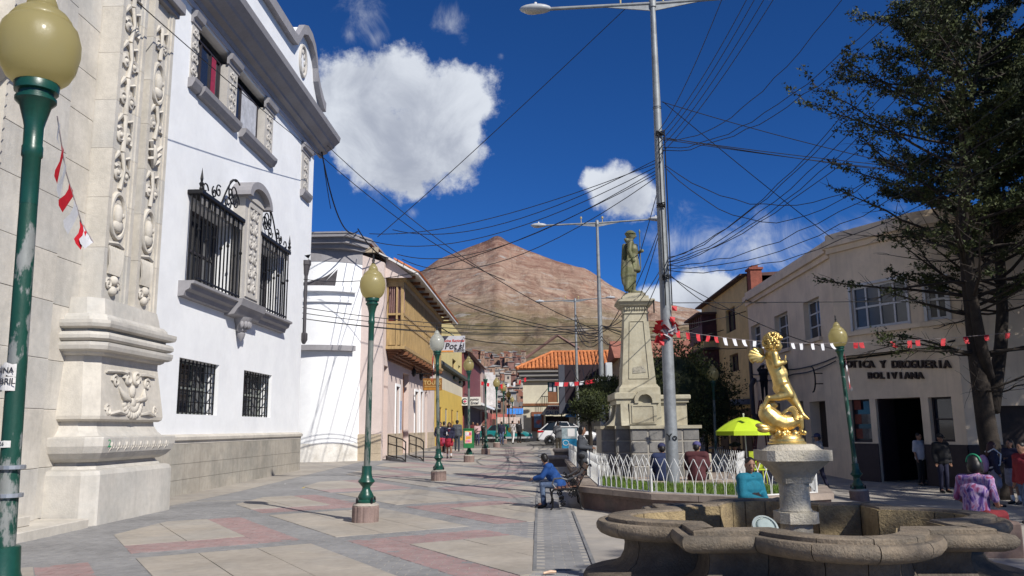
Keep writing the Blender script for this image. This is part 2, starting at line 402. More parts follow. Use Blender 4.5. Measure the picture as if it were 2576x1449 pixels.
def near(p): return sum(q[1] for q in p)/len(p)+abs(sum(q[0] for q in p)/len(p)+2)*.3
farc=MB();farp=MB()
for (c,u0,u1,v0,v1) in cream:
    big=clipx(rect(c,u0,u1,v0,v1))
    if len(big)<3 or parea(big)<.01: continue
    if min(p[1] for p in big)>YS:
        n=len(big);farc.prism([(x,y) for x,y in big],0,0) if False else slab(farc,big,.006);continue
    nu=max(1,round((u1-u0)/.77));nv=max(1,round((v1-v0)/.77))
    for a in range(nu):
        for b in range(nv):
            p=clipx(rect(c,u0+(u1-u0)*a/nu,u0+(u1-u0)*(a+1)/nu,v0+(v1-v0)*b/nv,v0+(v1-v0)*(b+1)/nv))
            if len(p)>2 and parea(p)>.01: slabs.append(inset(p,.006))
for p in slabs:
    m=MB();slab(m,p,.005,RN.uniform(-.0015,.0015));obj('paving_slab',m,M_CREAM,PAVE)
def regin(x,y):
    for (c,u0,u1,v0,v1) in cream+pink:
        dx,dy=x-c[0],y-c[1];u=dx*E1[0]+dy*E1[1];v=dx*E2[0]+dy*E2[1]
        if u0+.12<u<u1-.12 and v0+.12<v<v1-.12 and XL+.05<x<XR-.05: return True
    return False
setts=[]
for (c,u0,u1,v0,v1) in pink:
    big=clipx(rect(c,u0,u1,v0,v1))
    if len(big)<3 or parea(big)<.01: continue
    if min(p[1] for p in big)>YS: slab(farp,big,.005);continue
    # small setts laid across, cut by the convex band
    x0,x1=min(p[0] for p in big),max(p[0] for p in big);y0,y1=min(p[1] for p in big),max(p[1] for p in big)
    j=0;y=math.floor(y0/.13)*.13
    while y<y1:
        x=math.floor(x0/.24)*.24-(.12 if round(y/.13)%2 else 0)
        while x<x1:
            q=[(x,y),(x+.24,y),(x+.24,y+.13),(x,y+.13)]
            for k in range(len(big)):
                a,b=big[k],big[(k+1)%len(big)];nx,ny=b[1]-a[1],a[0]-b[0];cc=nx*a[0]+ny*a[1]
                cx=sum(p[0] for p in big)/len(big);cy=sum(p[1] for p in big)/len(big)
                if nx*cx+ny*cy>cc: nx,ny,cc=-nx,-ny,-cc
                if q: q=clip(q,nx,ny,cc)
            if len(q)>2 and parea(q)>.004: setts.append((near(q),inset(q,.006),'p'))
            x+=.24
        y+=.13
y=7.
while y<YS:
    x=-8.-(.12 if round(y/.13)%2 else 0)
    while x<.6:
        cx,cy=x+.12,y+.065
        if cx>.6: break
        if not regin(cx,cy) and not (-.12<cx<-.07): setts.append((near([(cx,cy)]),inset([(x,y),(x+.24,y),(x+.24,y+.13),(x,y+.13)],.006),'g'))
        x+=.24
    y+=.13
vis=[s for s in setts if s[0]>8.9]
vis.sort(key=lambda s:s[0])
st={'p':MB(),'g':MB()}
for k,s in enumerate(vis):
    dz=RN.uniform(-.002,.002)+(-.002 if s[2]=='g' else .001)
    if k<300:
        m=MB();slab(m,s[1],0.,dz);obj('paving_sett',m,M_PINK if s[2]=='p' else M_GREY,PAVE)
    else: slab(st[s[2]],s[1],0.,dz)
for k,mm in (('p',M_PINK),('g',M_GREY)):
    o=obj('paving_setts',st[k],mm,PAVE);struct(o,'stuff')
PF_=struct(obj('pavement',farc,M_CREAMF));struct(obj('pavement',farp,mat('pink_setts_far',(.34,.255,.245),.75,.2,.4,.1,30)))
# brick strip beside the planter with a raised steel edge
m=MB();m.bx(-.10,-.055,9.6,31,-.02,.012);m.bx(.60,.645,9.6,16.1,-.02,.012);m.bx(-.055,.60,9.6,9.645,-.02,.012)
struct(obj('pavement',m,mat('kerb_edge',(.2,.2,.2),.7,.2,2)))
# tyre marks
def tyre(p0,p1,bul,w):
    m=MB();p0,p1=V((*p0,0)),V((*p1,0));d=p1-p0;nn=V((-d.y,d.x,0)).normalized();L=[];R_=[]
    for i in range(17):
        t=i/16;q=p0.lerp(p1,t)+nn*(bul*4*t*(1-t));L.append(q-nn*w);R_.append(q+nn*w)
    vs=[(p.x,p.y,gz(p.x,p.y)+.012) for p in L+R_];n=17
    m.add(vs,[(i,i+1,n+i+1,n+i) for i in range(16)]);struct(obj('road',m,mat('tyre_mark',(.21,.195,.18),.85,.3,4)))
tyre((-.9,34),(1.6,49),1.6,.05);tyre((-2.2,33),(.9,49),1.9,.05);tyre((-.2,24),(-.9,46),-.9,.045)
# cross street
m=MB();sheet(m,-40,60,50,68,.0,2.);struct(obj('road',m,mat('asphalt_road',(.19,.18,.165),.85,.2,.5,.2,40)))
m=MB();m.bx(-9,40,49.7,50,.25,.36,.02);struct(obj('kerb',m,M_CREAMF))
# ================================================================ mountain
SIL=[(-400,900),(300,880),(700,830),(900,770),(980,722),(1050,688),(1100,654),(1150,633),(1210,610),(1230,602),(1240,595),(1250,592),(1260,595),(1272,604),(1290,614),(1330,630),(1400,656),(1470,674),(1500,692),(1545,722),(1600,748),(1650,757),(1700,768),(1745,776),(1800,800),(1900,850),(2100,900),(2600,930),(3100,960)]
def _prof():
    L=[]
    for x,y in SIL: d=ray(x,y);L.append((math.atan2(d.x,d.y),d.z/math.hypot(d.x,d.y)))
    return L
PROF=_prof()
def ridge(a):
    if a<=PROF[0][0]: return PROF[0][1]
    for (a0,e0),(a1,e1) in zip(PROF,PROF[1:]):
        if a<=a1: t=(a-a0)/(a1-a0);return e0+(e1-e0)*t
    return PROF[-1][1]
def hill_h(a,r):
    """tangent of the elevation of the hill surface at azimuth a, distance r"""
    E=ridge(a);lo=min(E,.082)
    if r<620: t=max(0,(r-115)/505);return .0+lo*t**.9
    t=(r-620)/(2600-620);return lo+(E-lo)*(min(1,t)**1.12)
def hill_z(a,r): return 1.0+r*hill_h(a,min(r,2600))
def mountain():
    na,nr=300,150;vs=[];fs=[]
    for j in range(nr+12):
        t=j/nr;r=112+ (2600-112)*t**1.5 if j<=nr else 2600+(j-nr)*60
        for i in range(na+1):
            a=-.62+1.25*i/na;z=hill_z(a,r)
            if j>nr: z-=(j-nr)**1.4*22
            p=V((math.sin(a)*r,math.cos(a)*r,0))
            k=smooth(r,500,1500)*(1-smooth(r,2300,2580)*.95)
            n=NZ.fractal(p*.004,1.,2.1,6);g=abs(NZ.noise(V((a*24,r*.0009,3))))+.5*abs(NZ.noise(V((a*60,r*.002,9))))
            z+=k*(n*22-g*12-2+NZ.fractal(p*.02,1.,2.1,5)*5)+(1-k)*NZ.noise(p*.02)*3*smooth(r,300,700)
            vs.append((p.x,p.y,z))
    n=na+1
    for j in range(nr+11):
        for i in range(na): fs.append((j*n+i,j*n+i+1,(j+1)*n+i+1,(j+1)*n+i))
    M=bpy.data.materials.new('bare_hill');M.use_nodes=True;nt=M.node_tree;N=nt.nodes;L=nt.links;b=N['Principled BSDF'];b.inputs['Roughness'].default_value=.95;b.inputs['Specular IOR Level'].default_value=.1
    geo=N.new('ShaderNodeNewGeometry');sx=N.new('ShaderNodeSeparateXYZ');L.new(geo.outputs['Position'],sx.inputs[0])
    def nz(sc,det,ro,st=(1,1,1),dist=0):
        v=N.new('ShaderNodeVectorMath');v.operation='MULTIPLY';L.new(geo.outputs['Position'],v.inputs[0]);v.inputs[1].default_value=st
        n=N.new('ShaderNodeTexNoise');n.inputs['Scale'].default_value=sc;n.inputs['Detail'].default_value=det;n.inputs['Roughness'].default_value=ro;n.inputs['Distortion'].default_value=dist;L.new(v.outputs[0],n.inputs['Vector']);return n.outputs['Fac']
    def mr(x,a,b_,lo=0,hi=1):
        m=N.new('ShaderNodeMapRange');L.new(x,m.inputs[0]);m.inputs[1].default_value=a;m.inputs[2].default_value=b_;m.inputs[3].default_value=lo;m.inputs[4].default_value=hi;return m.outputs[0]
    def mx(f,a,c,mode='MIX'):
        m=N.new('ShaderNodeMix');m.data_type='RGBA';m.blend_type=mode;L.new(f,m.inputs[0]) if not isinstance(f,float) else setattr(m.inputs[0],'default_value',f)
        for k,v in ((6,a),(7,c)):
            if isinstance(v,tuple): m.inputs[k].default_value=(*v,1)
            else: L.new(v,m.inputs[k])
        return m.outputs[2]
    hz=N.new('ShaderNodeMath');hz.operation='MULTIPLY_ADD';L.new(nz(.004,6,.6),hz.inputs[0]);hz.inputs[1].default_value=170;L.new(sx.outputs[2],hz.inputs[2])
    low=mx(mr(nz(.010,8,.75,(1,1,2)),.38,.62),(.15,.125,.06),(.34,.26,.165))
    mid=mx(mr(nz(.008,9,.75,(1,1,3.5),.8),.40,.60),(.25,.14,.10),(.49,.36,.27))
    top=mx(mr(nz(.012,8,.75,(1,1,4)),.40,.60),(.20,.10,.075),(.36,.22,.165))
    c=mx(mr(hz.outputs[0],300,380),low,mid);c=mx(mr(hz.outputs[0],520,640),c,top);c=mx(mr(sx.outputs[2],592,606,0,.8),c,(.10,.05,.05))
    red=mr(nz(.0045,6,.65),.60,.66,0,.55);c=mx(red,c,(.36,.17,.11))
    gry=mr(nz(.011,7,.7,(1,1,3)),.58,.64,0,.8);c=mx(gry,c,(.40,.37,.34))
    rd=mr(nz(.02,8,.75,(.5,.5,6),1.),.54,.60,0,.5);c=mx(rd,c,(.46,.35,.26))
    er=mr(nz(.03,6,.7,(1,.10,.25),.6),.50,.62,0,.45);c=mx(er,c,(.15,.09,.065));er2=mr(nz(.05,5,.7,(1,.08,.2),.4),.56,.66,0,.4);c=mx(er2,c,(.47,.37,.29))
    L.new(c,b.inputs['Base Color'])
    bn=N.new('ShaderNodeBump');bn.inputs['Strength'].default_value=1.;bn.inputs['Distance'].default_value=22;L.new(nz(.016,10,.72,(1,1,1.6)),bn.inputs['Height']);L.new(bn.outputs[0],b.inputs['Normal'])
    struct(obj('mountain',MB().add(vs,fs),M,smooth=180))
mountain()
# houses climbing the foot of the hill at the end of the street
def hill_houses():
    wm=[mat('hill_brick_%d'%i,c,.9,.25,.4) for i,c in enumerate([(.26,.13,.09),(.32,.20,.14),(.42,.36,.30),(.22,.12,.10),(.36,.26,.20),(.45,.42,.38)])]
    rm=[mat('hill_roof_%d'%i,c,.8,.2,.4) for i,c in enumerate([(.30,.29,.28),(.28,.12,.08),(.2,.18,.17),(.4,.38,.36)])]
    dm=mat('hill_window',(.03,.028,.03),.5)
    n=0
    for row in range(11):
        r=135+row*36*(1+row*.04);px0=1178
        x=1180+RN.uniform(-8,4)
        while x<1318:
            w=RN.uniform(10,19)*(.8 if row>8 else 1);d=ray(x+w/2,1000);a=math.atan2(d.x,d.y);rr=r*RN.uniform(.96,1.04)
            z=hill_z(a,rr)-2.5;W_=w/FPX*rr;hh=RN.uniform(5.,8.5)*(1+row*.03);D_=W_*RN.uniform(.7,1.1)
            wi=RN.randrange(6);ri=RN.randrange(4);s=RN.random();side='left' if x<1224 else ('middle' if x<1272 else 'right');lv=('lowest','lower','upper','topmost')[min(3,row*4//13)]
            t=thing('hill_house','%s house, %s %s roof, in the %s rows of hillside houses, %s side'%(('dark brick','brown brick','pale grey','maroon brick','tan','whitish')[wi],('grey','red','dark','light')[ri],'sloping' if s<.6 else 'gabled',lv,side),'house',(math.sin(a)*rr,math.cos(a)*rr,z),-a+RN.uniform(-.25,.25),'houses on the hillside at the end of the street')
            obj('wall',MB().bx(-W_/2,W_/2,0,D_,-4,hh),wm[wi],t,world=False)
            m=MB()
            if s<.6: m.prism([(-W_/2-.4,hh),(W_/2+.4,hh),(W_/2+.4,hh+.3),(-W_/2-.4,hh+RN.uniform(.6,1.6))],-.5,D_+.3,lambda a_,b_,c_:(a_,c_,b_))
            else: m.prism([(-W_/2-.4,hh),(W_/2+.4,hh),(0,hh+W_*.22)],-.5,D_+.3,lambda a_,b_,c_:(a_,c_,b_))
            obj('roof',m,rm[ri],t,world=False)
            for k in range(RN.randint(1,3)):
                xx=RN.uniform(-W_*.4,W_*.25);zz=hh-RN.choice((1.9,1.9,4.6));obj('window',MB().bx(xx,xx+W_*.14,-.06,.06,zz-.7,zz+.7),dm,t,world=False)
            x+=w*RN.uniform(.85,1.15);n+=1
hill_houses()
# ================================================================ carved stone portal
M_STONE=mat('portal_stone',(.535,.505,.455),.85,.12,.9,.25,35,col2=(.49,.47,.43),c2s=1.2,streak=.35)
M_STONE2=mat('portal_stone_pale',(.565,.525,.46),.85,.12,1.2,.25,35,col2=(.52,.485,.425),c2s=1.7,streak=.25)
M_PLINTH=mat('plinth_stone',(.40,.365,.31),.85,.16,.7,.3,30,col2=(.32,.30,.26),c2s=.9,streak=.7)
def spiral(c,r,turn,a0,pf,n=16,sg=1):
    """flat spiral in the panel plane"""
    return [pf.p(c[0]+sg*r*(1-.8*i/n)*math.cos(a0+turn*2*PI*i/n),c[1]+r*(1-.8*i/n)*math.sin(a0+turn*2*PI*i/n),.02) for i in range(n+1)]
def carving(parent,pf,s0,s1,z0,z1,seed):
    r=random.Random(seed);sc=(s0+s1)/2;w=(s1-s0)/2;z=z0
    M_=M_STONE2
    # urn with feet at the bottom
    m=MB()
    for k in range(7):
        x=sc+(k-3)*w*.2;m.tube([pf.p(x*.9+sc*.1,z+.42,.02),pf.p(x,z+.6,.06),pf.p(sc+(x-sc)*1.15,z+.85,.05),pf.p(sc+(x-sc)*1.3,z+.95,.02)],w*.12,5)
    for sg in (-1,1): m.tube(spiral((sc+sg*w*.5,z+.22),w*.36,1.4,0,pf,14,sg),.035,5)
    m.tube([pf.p(sc-w*.9,z+1.0,.02),pf.p(sc,z+1.04,.06),pf.p(sc+w*.9,z+1.0,.02)],.04,5);m.ball(pf.p(sc,z+.3,.03),.1)
    m.ball(pf.p(sc,z+.1,.02),(.09,.12,.1));obj('carved_urn',m,M_,parent,smooth=60);z+=1.1
    while z<z1-.3:
        kind=r.choice('ssslml')
        if kind=='m' and z<z1-1.2:
            m=MB();m.tube([pf.p(sc+w*.85*math.cos(a),z+.5+.45*math.sin(a),.02) for a in [2*PI*k/20 for k in range(21)]],.05,6)
            m.ball(pf.p(sc,z+.52,.02),(.1,w*.4,.22));m.ball(pf.p(sc+.03,z+.3,.02),(.08,w*.55,.14));m.ball(pf.p(sc+w*.25,z+.52,.07),(.05,.06,.06))
            obj('carved_medallion',m,M_,parent,smooth=60);z+=1.05
        elif kind=='l':
            m=MB()
            for sg in (-1,1):
                for k in range(3):
                    a=.5+.5*k;p0=pf.p(sc,z+.1+k*.14,.02);p1=pf.p(sc+sg*w*(.5+.12*k),z+.25+k*.18,.07);p2=pf.p(sc+sg*w*.92,z+.2+k*.2,.01)
                    m.tube([p0,p1,p2],[.03,.055,.015],5)
            m.ball(pf.p(sc,z+.35,.03),(.08,.1,.26));obj('carved_leaf',m,M_,parent,smooth=60);z+=.72
        else:
            m=MB()
            for sg in (-1,1):
                rr=w*r.uniform(.40,.5)
                m.tube(spiral((sc+sg*w*.48,z+.3),rr,1.5,r.uniform(-1,1),pf,16,sg),lambda t:0,5,rfun=lambda t:.055-.02*t)
                m.tube([pf.p(sc+sg*w*.1,z+.62,.02),pf.p(sc+sg*w*.6,z+.7,.05),pf.p(sc+sg*w*.9,z+.52,.02)],[.02,.05,.02],5)
                m.ball(pf.p(sc+sg*w*.48,z+.3,.04),.06)
            m.tube([pf.p(sc,z,.02),pf.p(sc+r.uniform(-.06,.06),z+.4,.06),pf.p(sc,z+.75,.02)],[.06,.035,.06],6)
            obj('carved_scroll',m,M_,parent,smooth=60);z+=.78
def portal():
    T=thing('stone_portal','tall carved stone portal with scrollwork pilasters at the left edge','portal',(-8.8,14.5,0))
    # pedestal built of lofted courses: footprint with a chamfered near corner
    def foot(e): 
        x1=-8.05+e;y0=14.42-e;y1=16.85+e;c=.22;return [(x1,y0+c),(x1,y1),(-9.6,y1),(-9.6,y0),(x1-c,y0)]
    def course(name,pts,m_=M_STONE):
        mb=MB();n=5;rows=[[(x,y,z) for x,y in foot(e)] for z,e in pts]
        vs=[p for r in rows for p in r];fs=[]
        for k in range(len(rows)-1):
            for i in range(n): j=(i+1)%n;fs.append((k*n+i,k*n+j,(k+1)*n+j,(k+1)*n+i))
        fs.append(tuple(range(n-1,-1,-1)));fs.append(tuple((len(rows)-1)*n+i for i in range(n)))
        return obj(name,mb.add(vs,fs),m_,T)
    course('base_block',[(-.1,.3),(.02,.3),(.86,.29),(.93,.26),(.95,.2)])
    course('neck',[(.951,.12),(1.0,.1),(1.03,.06),(1.075,.04)])
    bowl=course('bowl_course',[(1.08,.1),(1.14,.2),(1.24,.28),(1.36,.32),(1.5,.325),(1.52,.32)])
    course('neck',[(1.521,.2),(1.54,.12),(1.62,.05),(1.72,.0),(1.80,-.01)])
    panel=course('panel_block',[(1.801,.06),(1.84,.11),(1.9,.12),(2.1,.10),(2.5,.05),(2.9,.0),(2.99,.0)],M_STONE2)
    for pts in ([(2.991,.03),(3.02,.08),(3.06,.1)],[(3.061,.14),(3.09,.2),(3.16,.22),(3.22,.22)],[(3.221,.12),(3.25,.12)],[(3.251,.17),(3.29,.22),(3.35,.225),(3.40,.2),(3.42,.15)],
                [(3.421,.1),(3.47,.1)],[(3.471,.16),(3.5,.24),(3.56,.26),(3.62,.26)],[(3.621,.13),(3.70,.11),(3.76,.06)],[(3.761,.0),(3.9,-.02),(4.08,-.06)]): course('moulding',pts)
    pf=PF((-7.74,0,0),(0,1,0),(1,0,0))
    for k in range(9):
        y=14.62+k*.27;m=MB();zc=1.36
        pts=[pf.p(y+.09*math.cos(a)+.03*(math.sin(a)),zc+.15*math.sin(a),-.005-(.05 if math.sin(a)<-.3 else 0)) for a in [-.9+(PI+1.8)*i/14 for i in range(15)]]
        m.tube(pts,.02,5);m.ball(pf.p(y,zc+.02,.0),(.03,.045,.06));m.tube([pf.p(y,zc-.02,-.0),pf.p(y-.04,zc-.16,-.07)],[.03,.012],5);obj('gadroon',m,M_STONE2,bowl,smooth=60)
    # mask-like ornament on the sloping panel
    def pp(y,z,n=0): return V((-8.05+.12*(1-(z-1.9))*.9*.8+.03+n,y,z))
    yc=15.7
    m=MB()
    for sg in (-1,1):
        m.tube([pp(yc+sg*.95,2.72),pp(yc+sg*.5,2.74,.03),pp(yc+sg*.25,2.72,.03)],.035,5)
        m.tube([pp(yc+sg*(.62+.13*(1-i/14)*math.cos(i*.75)),2.55+.13*(1-i/14)*math.sin(i*.75)) for i in range(14)],.03,5)
        m.tube([pp(yc+sg*(.17+.15*(1-i/18)*math.cos(i*.6)),2.62+.16*(1-i/18)*math.sin(i*.6)) for i in range(14)],.045,6)
        m.tube([pp(yc+sg*.5,2.45),pp(yc+sg*.38,2.25,.05),pp(yc+sg*.12,2.2,.03)],[.02,.07,.03],6)
        m.tube([pp(yc+sg*(.92+.1*math.cos(i*.7)*(1-i/16)),2.0+.12*math.sin(i*.7)*(1-i/16)) for i in range(13)],.03,5)
        m.tube([pp(yc+sg*.85,1.93),pp(yc+sg*.6,1.98,.04),pp(yc+sg*.3,1.94,.02)],[.03,.045,.02],5)
    for k in range(13):
        a=PI+PI*k/12
        for r_ in (.20,.34): m.ball(pp(yc+r_*math.cos(a),2.2+r_*.85*math.sin(a)),(.05,.07,.07))
    m.ball(pp(yc,2.16),(.06,.12,.1));m.ball(pp(yc,2.38),(.06,.1,.13))
    obj('carved_mask',m,M_STONE2,panel,smooth=60)
    text('painted_mark','2.',.2,(-7.727,14.55,1.4),(0,1,0),(0,0,1),mat('green_spray',(.02,.25,.1),.6),bowl,ext=.001,bold=True)
    # pilasters
    pf=PF((-8.2,0,0),(0,1,0),(1,0,0))
    for k,(a,b) in enumerate(((14.72,15.72),(16.0,16.95))):
        m=MB()
        for j in range(7):
            z0=4.09+j*.99
            for (s0,s1,n1) in ((a,a+.12,.0),(a+.12,b-.2,-.07),(b-.2,b-.12,-.03),(b-.12,b,.0)):
                mm=MB();pf.bx(mm,s0,s1-.0015,z0,z0+.984,-.5,n1);obj('stone_block',mm,M_STONE2 if (j+k)%3 else M_STONE,T)
        carving(T,PF((-8.27,0,0),(0,1,0),(1,0,0)),a+.14,b-.22,4.2,10.6,5+k)
    m=MB();pf.bx(m,15.725,15.995,4.09,11,-.5,-.25);obj('channel',m,M_STONE,T)
    m=MB();pf.bx(m,15.9,17.05,10.98,11.1,-.5,.05,.01);pf.bx(m,15.85,17.12,11.1,11.35,-.5,.16,.02);obj('capital',m,mat('grey_trim',(.27,.262,.275),.75,.1,1.2,.1,40),T)
    # stepped jambs built of large ashlar blocks
    for (y0,y1,x) in ((13.75,14.718,-8.62),(13.05,13.748,-8.5),(12.35,13.048,-8.75),(11.6,12.3,-9.0),(9.5,11.5,-9.15),(8.2,9.4,-9.3)):
        z=.15 if y0>13 else .3
        j=0
        while z<14:
            h=1.0 if j%2 else .86;m=MB();m.bx(x-1.2,x+RN.uniform(-.004,.004),y0,y1-.004,z,z+h-.006,.008);obj('stone_block',m,RN.choice((M_STONE,M_STONE2,M_STONE)),T);z+=h;j+=1
    # rope moulding
    m=MB()
    for j in range(56): z=.5+j*.2;m.prism([(12.30,z),(12.37,z+.1),(12.30,z+.2)],-9.0,-8.72,lambda a,b,c:(c,a,b))
    obj('rope_moulding',m,M_STONE2,T)
    m=MB();m.prism([(0,7.25),(0.0,7.9),(.5,7.9),(.42,7.7),(.36,7.55),(.2,7.4)],8.2,12.6,lambda a,b,c:(-8.95+a,c,b))
    obj('impost_moulding',m,M_STONE,T)
    # steps of the doorway
    m=MB();m.bx(-10,-7.72,4,14.03,-.05,.15,.015);obj('step',m,M_STONE2,T)
    m=MB();m.bx(-10,-8.1,4,13.0,.15,.31,.015);obj('step',m,M_STONE2,T)
    m=MB();m.bx(-12,-10.4,4,8.2,.3,14);obj('door_leaf',m,mat('door_wood',(.08,.05,.035),.6,.2,3),T)
portal()
# ================================================================ white town house
M_WHITE=mat('white_lime',(.80,.81,.82),.85,.035,.6,.06,25,col2=(.76,.77,.785),c2s=.8)
M_TRIM=MATS['grey_trim'];M_PALE=mat('pale_stone_trim',(.47,.445,.41),.8,.1,1.5,.15,40)
M_IRON=mat('black_iron',(.018,.018,.02),.45,.2,4,metal=.4)
M_DGLASS=glass('dark_glass',(.02,.024,.035),.08);M_DFR=mat('dark_frame',(.035,.03,.035),.5)
def white_house():
    T=thing('white_townhouse','tall white rendered house with grey cornice and iron window grilles','house',(-10.5,25,0))
    pf=PF((-9.3,0,0),(0,1,0),(1,0,0))
    holes=[(20.65,23.3,2.05,3.5,.45),(25.3,28.0,2.05,3.5,.45),(20.75,23.55,5.45,7.75,.45),(25.45,28.15,5.45,7.75,.45),(20.3,27.05,11.0,12.95,.3)]
    m=wall_holes(pf,16.9,31.35,1.5,8.5,[h for h in holes if h[3]<9]);wall_holes(pf,16.9,32.25,8.5,14.3,[holes[4]],mb=m)
    # chamfered corner below, corbelled out above
    a=(-9.3,31.35);b=(-10.6,32.3)
    m.add([(a[0],a[1],-.2),(b[0],b[1],-.2),(b[0],b[1],8.5),(a[0],a[1],8.0),(a[0],32.25,8.75),(a[0],32.25,8.5),(a[0],31.35,8.5)],[(0,1,2,3),(3,2,4),(6,3,4)])
    m.add([(-9.3,32.25,8.75),(-16,32.25,8.75),(-16,32.25,14.3),(-9.3,32.25,14.3)],[(0,1,2,3)]);m.add([(-10.6,32.3,-.2),(-16,32.3,-.2),(-16,32.3,8.75),(-10.6,32.3,8.75)],[(0,1,2,3)])
    m.add([(-16,16.9,14.3),(-9.3,16.9,14.3),(-9.3,32.25,14.3),(-16,32.25,14.3)],[(0,1,2,3)])
    obj('wall',m,M_WHITE,T)
    # interior backing so the openings read dark
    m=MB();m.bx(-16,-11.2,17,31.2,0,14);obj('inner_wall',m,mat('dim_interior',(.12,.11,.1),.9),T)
    # stone plinth of slabs
    yy=[17.3,19.6,22.4,25.4,28.3,31.3]
    for j,(z0,z1) in enumerate(((-.1,.38),(.384,.78),(.784,1.28))):
        o=(0,.9,.3)[j];ys=[17.2]+[y+o for y in yy[:-1]]+[31.36]
        for y0,y1 in zip(ys,ys[1:]):
            mm=MB();pf.bx(mm,y0,y1-.005,z0,z1-.004,-.3,.1+RN.uniform(-.002,.002));obj('plinth_slab',mm,M_PLINTH,T)
    mm=MB();n=MB()
    mm.prism([(0,1.282),(.1,1.282),(.11,1.36),(.16,1.38),(.17,1.46),(.13,1.5),(.0,1.53)],17.1,31.4,lambda a_,b_,c:(-9.3+a_,c,b_));obj('plinth_cap',mm,M_STONE2,T)
    # chamfer plinth
    mm=MB();mm.prism([(-9.2,31.37),(-10.5,32.35),(-10.6,32.2),(-9.4,31.3)],-.1,1.5);obj('plinth_slab',mm,M_PLINTH,T)
    # ground floor windows with bar grilles
    for (l,r) in ((20.65,23.3),(25.3,28.0)):
        w=window(T,pf,l,r,2.05,3.5,.42,3,2,mat('grey_frame',(.25,.27,.25),.6),M_DGLASS,.07)
        mm=MB();pf.bx(mm,l+.1,r-.1,2.1,2.95,-.46,-.445);obj('blind',mm,mat('pale_blind',(.42,.45,.40),.8,.15,6),w)
        g=obj('window_grille',MB().bx(0,.001,0,.001,0,.001) if False else (lambda q:(pf.bx(q,l+.03,r-.03,2.09,2.12,-.13,-.10),pf.bx(q,l+.03,r-.03,3.41,3.44,-.13,-.10),q)[-1])(MB()),M_IRON,T)
        for k in range(11): x=l+.08+(r-l-.16)*k/10;q=MB();pf.bx(q,x-.016,x+.016,2.05,3.5,-.115,-.085);obj('bar',q,M_IRON,g)
        for z in (2.38,2.67,2.96,3.22): q=MB();pf.bx(q,l+.02,r-.02,z-.014,z+.014,-.13,-.1);obj('bar',q,M_IRON,g)
    # first-floor pair with bow grilles
    for gi,(l,r) in enumerate(((20.75,23.55),(25.45,28.15))):
        window(T,pf,l,r,5.45,7.75,.42,3,2,M_DFR,M_DGLASS,.09)
        l2,r2=l-.2,r+.12;q=MB();pf.bx(q,l2-.05,r2+.05,7.86,7.98,.0,.42,.02);pf.bx(q,l2,r2,5.56,5.6,.3,.36);pf.bx(q,l2,r2,6.9,6.93,.31,.35) if 0 else None
        g=obj('window_grille',q,M_IRON,T)
        nb=13
        for k in range(nb):
            x=l2+.04+(r2-l2-.08)*k/(nb-1);q=MB();q.tube([pf.p(x,5.5,.34),pf.p(x,7.9,.34)],.024,5)
            if k%2==0: q.ball(pf.p(x,6.72 if k%4 else 6.9,.34),(.05,.05,.06),6,4)
            obj('bar',q,M_IRON,g)
        for n_ in (.12,.23):
            for x in (l2+.02,r2-.02): q=MB();q.tube([pf.p(x,5.5,n_),pf.p(x,7.9,n_)],.022,5);obj('bar',q,M_IRON,g)
        for k in range(9):
            x=l2+.15+(r2-l2-.3)*k/8;q=MB();pf.bx(q,x-.08,x+.08,7.62,7.84,.325,.34);obj('grille_plate',q,mat('iron_plate',(.22,.21,.2),.6),g)
        # crest of scrolls rising toward the pillar
        sg=1 if gi==0 else -1;x0=l2 if gi==0 else r2
        def crest(cx,cz,r_,t0,tn): 
            q=MB();q.tube(spiral((x0+sg*cx,cz),r_,tn,t0,PF((-9.0,0,0),(0,1,0),(1,0,0)),18,sg),.022,5);obj('iron_scroll',q,M_IRON,g)
        crest(.35,8.1,.2,0,.9);crest(.95,8.18,.17,2,1.3);crest(1.25,8.3,.2,1,1.3);crest(2.0,8.2,.25,3,1.5);crest(2.35,8.55,.45,1.2,1.6);crest(2.55,8.35,.28,0,1.5);crest(2.1,8.5,.2,4,1.4)
        q=MB();q.tube([pf.p(x0+sg*(1.4+1.3*t),8.0+1.0*math.sin(t*PI*.62),.36) for t in [i/12 for i in range(13)]],.026,5);obj('iron_scroll',q,M_IRON,g)
        q=MB();q.lathe([(.03,7.95),(.06,8.0),(.04,8.06),(.07,8.14),(.03,8.2),(.045,8.28),(.0,8.6)],8,(-8.94,x0,0));obj('finial',q,M_IRON,g)
    # sill, pillar with arched hood, corbel
    mm=MB();mm.prism([(0,5.06),(.16,5.08),(.2,5.2),(.3,5.26),(.34,5.38),(.42,5.4),(.42,5.47),(0,5.47)],20.3,28.75,lambda a_,b_,c:(-9.3+a_,c,b_));obj('sill',mm,M_TRIM,T)
    mm=MB();mm.prism([(0,5.0),(.3,5.04),(.4,5.2),(.5,5.3),(.55,5.5),(0,5.5)],23.45,25.55,lambda a_,b_,c:(-9.3+a_,c,b_));obj('sill',mm,M_TRIM,T)
    p=MB();pf.bx(p,23.75,25.3,5.5,8.75,0,.38)
    P_=obj('window_pillar',p,M_PALE,T)
    pc=PF((-8.92,0,0),(0,1,0),(1,0,0))
    for (a_,b_,z0,z1) in ((24.0,24.06,5.65,8.55),(25.0,25.06,5.65,8.55),(24.06,25.0,5.65,5.71),(24.06,25.0,8.49,8.55)):
        q=MB();pc.bx(q,a_,b_,z0,z1,0,.04);obj('panel_frame',q,M_PALE,P_)
    r=random.Random(3);zz=5.8
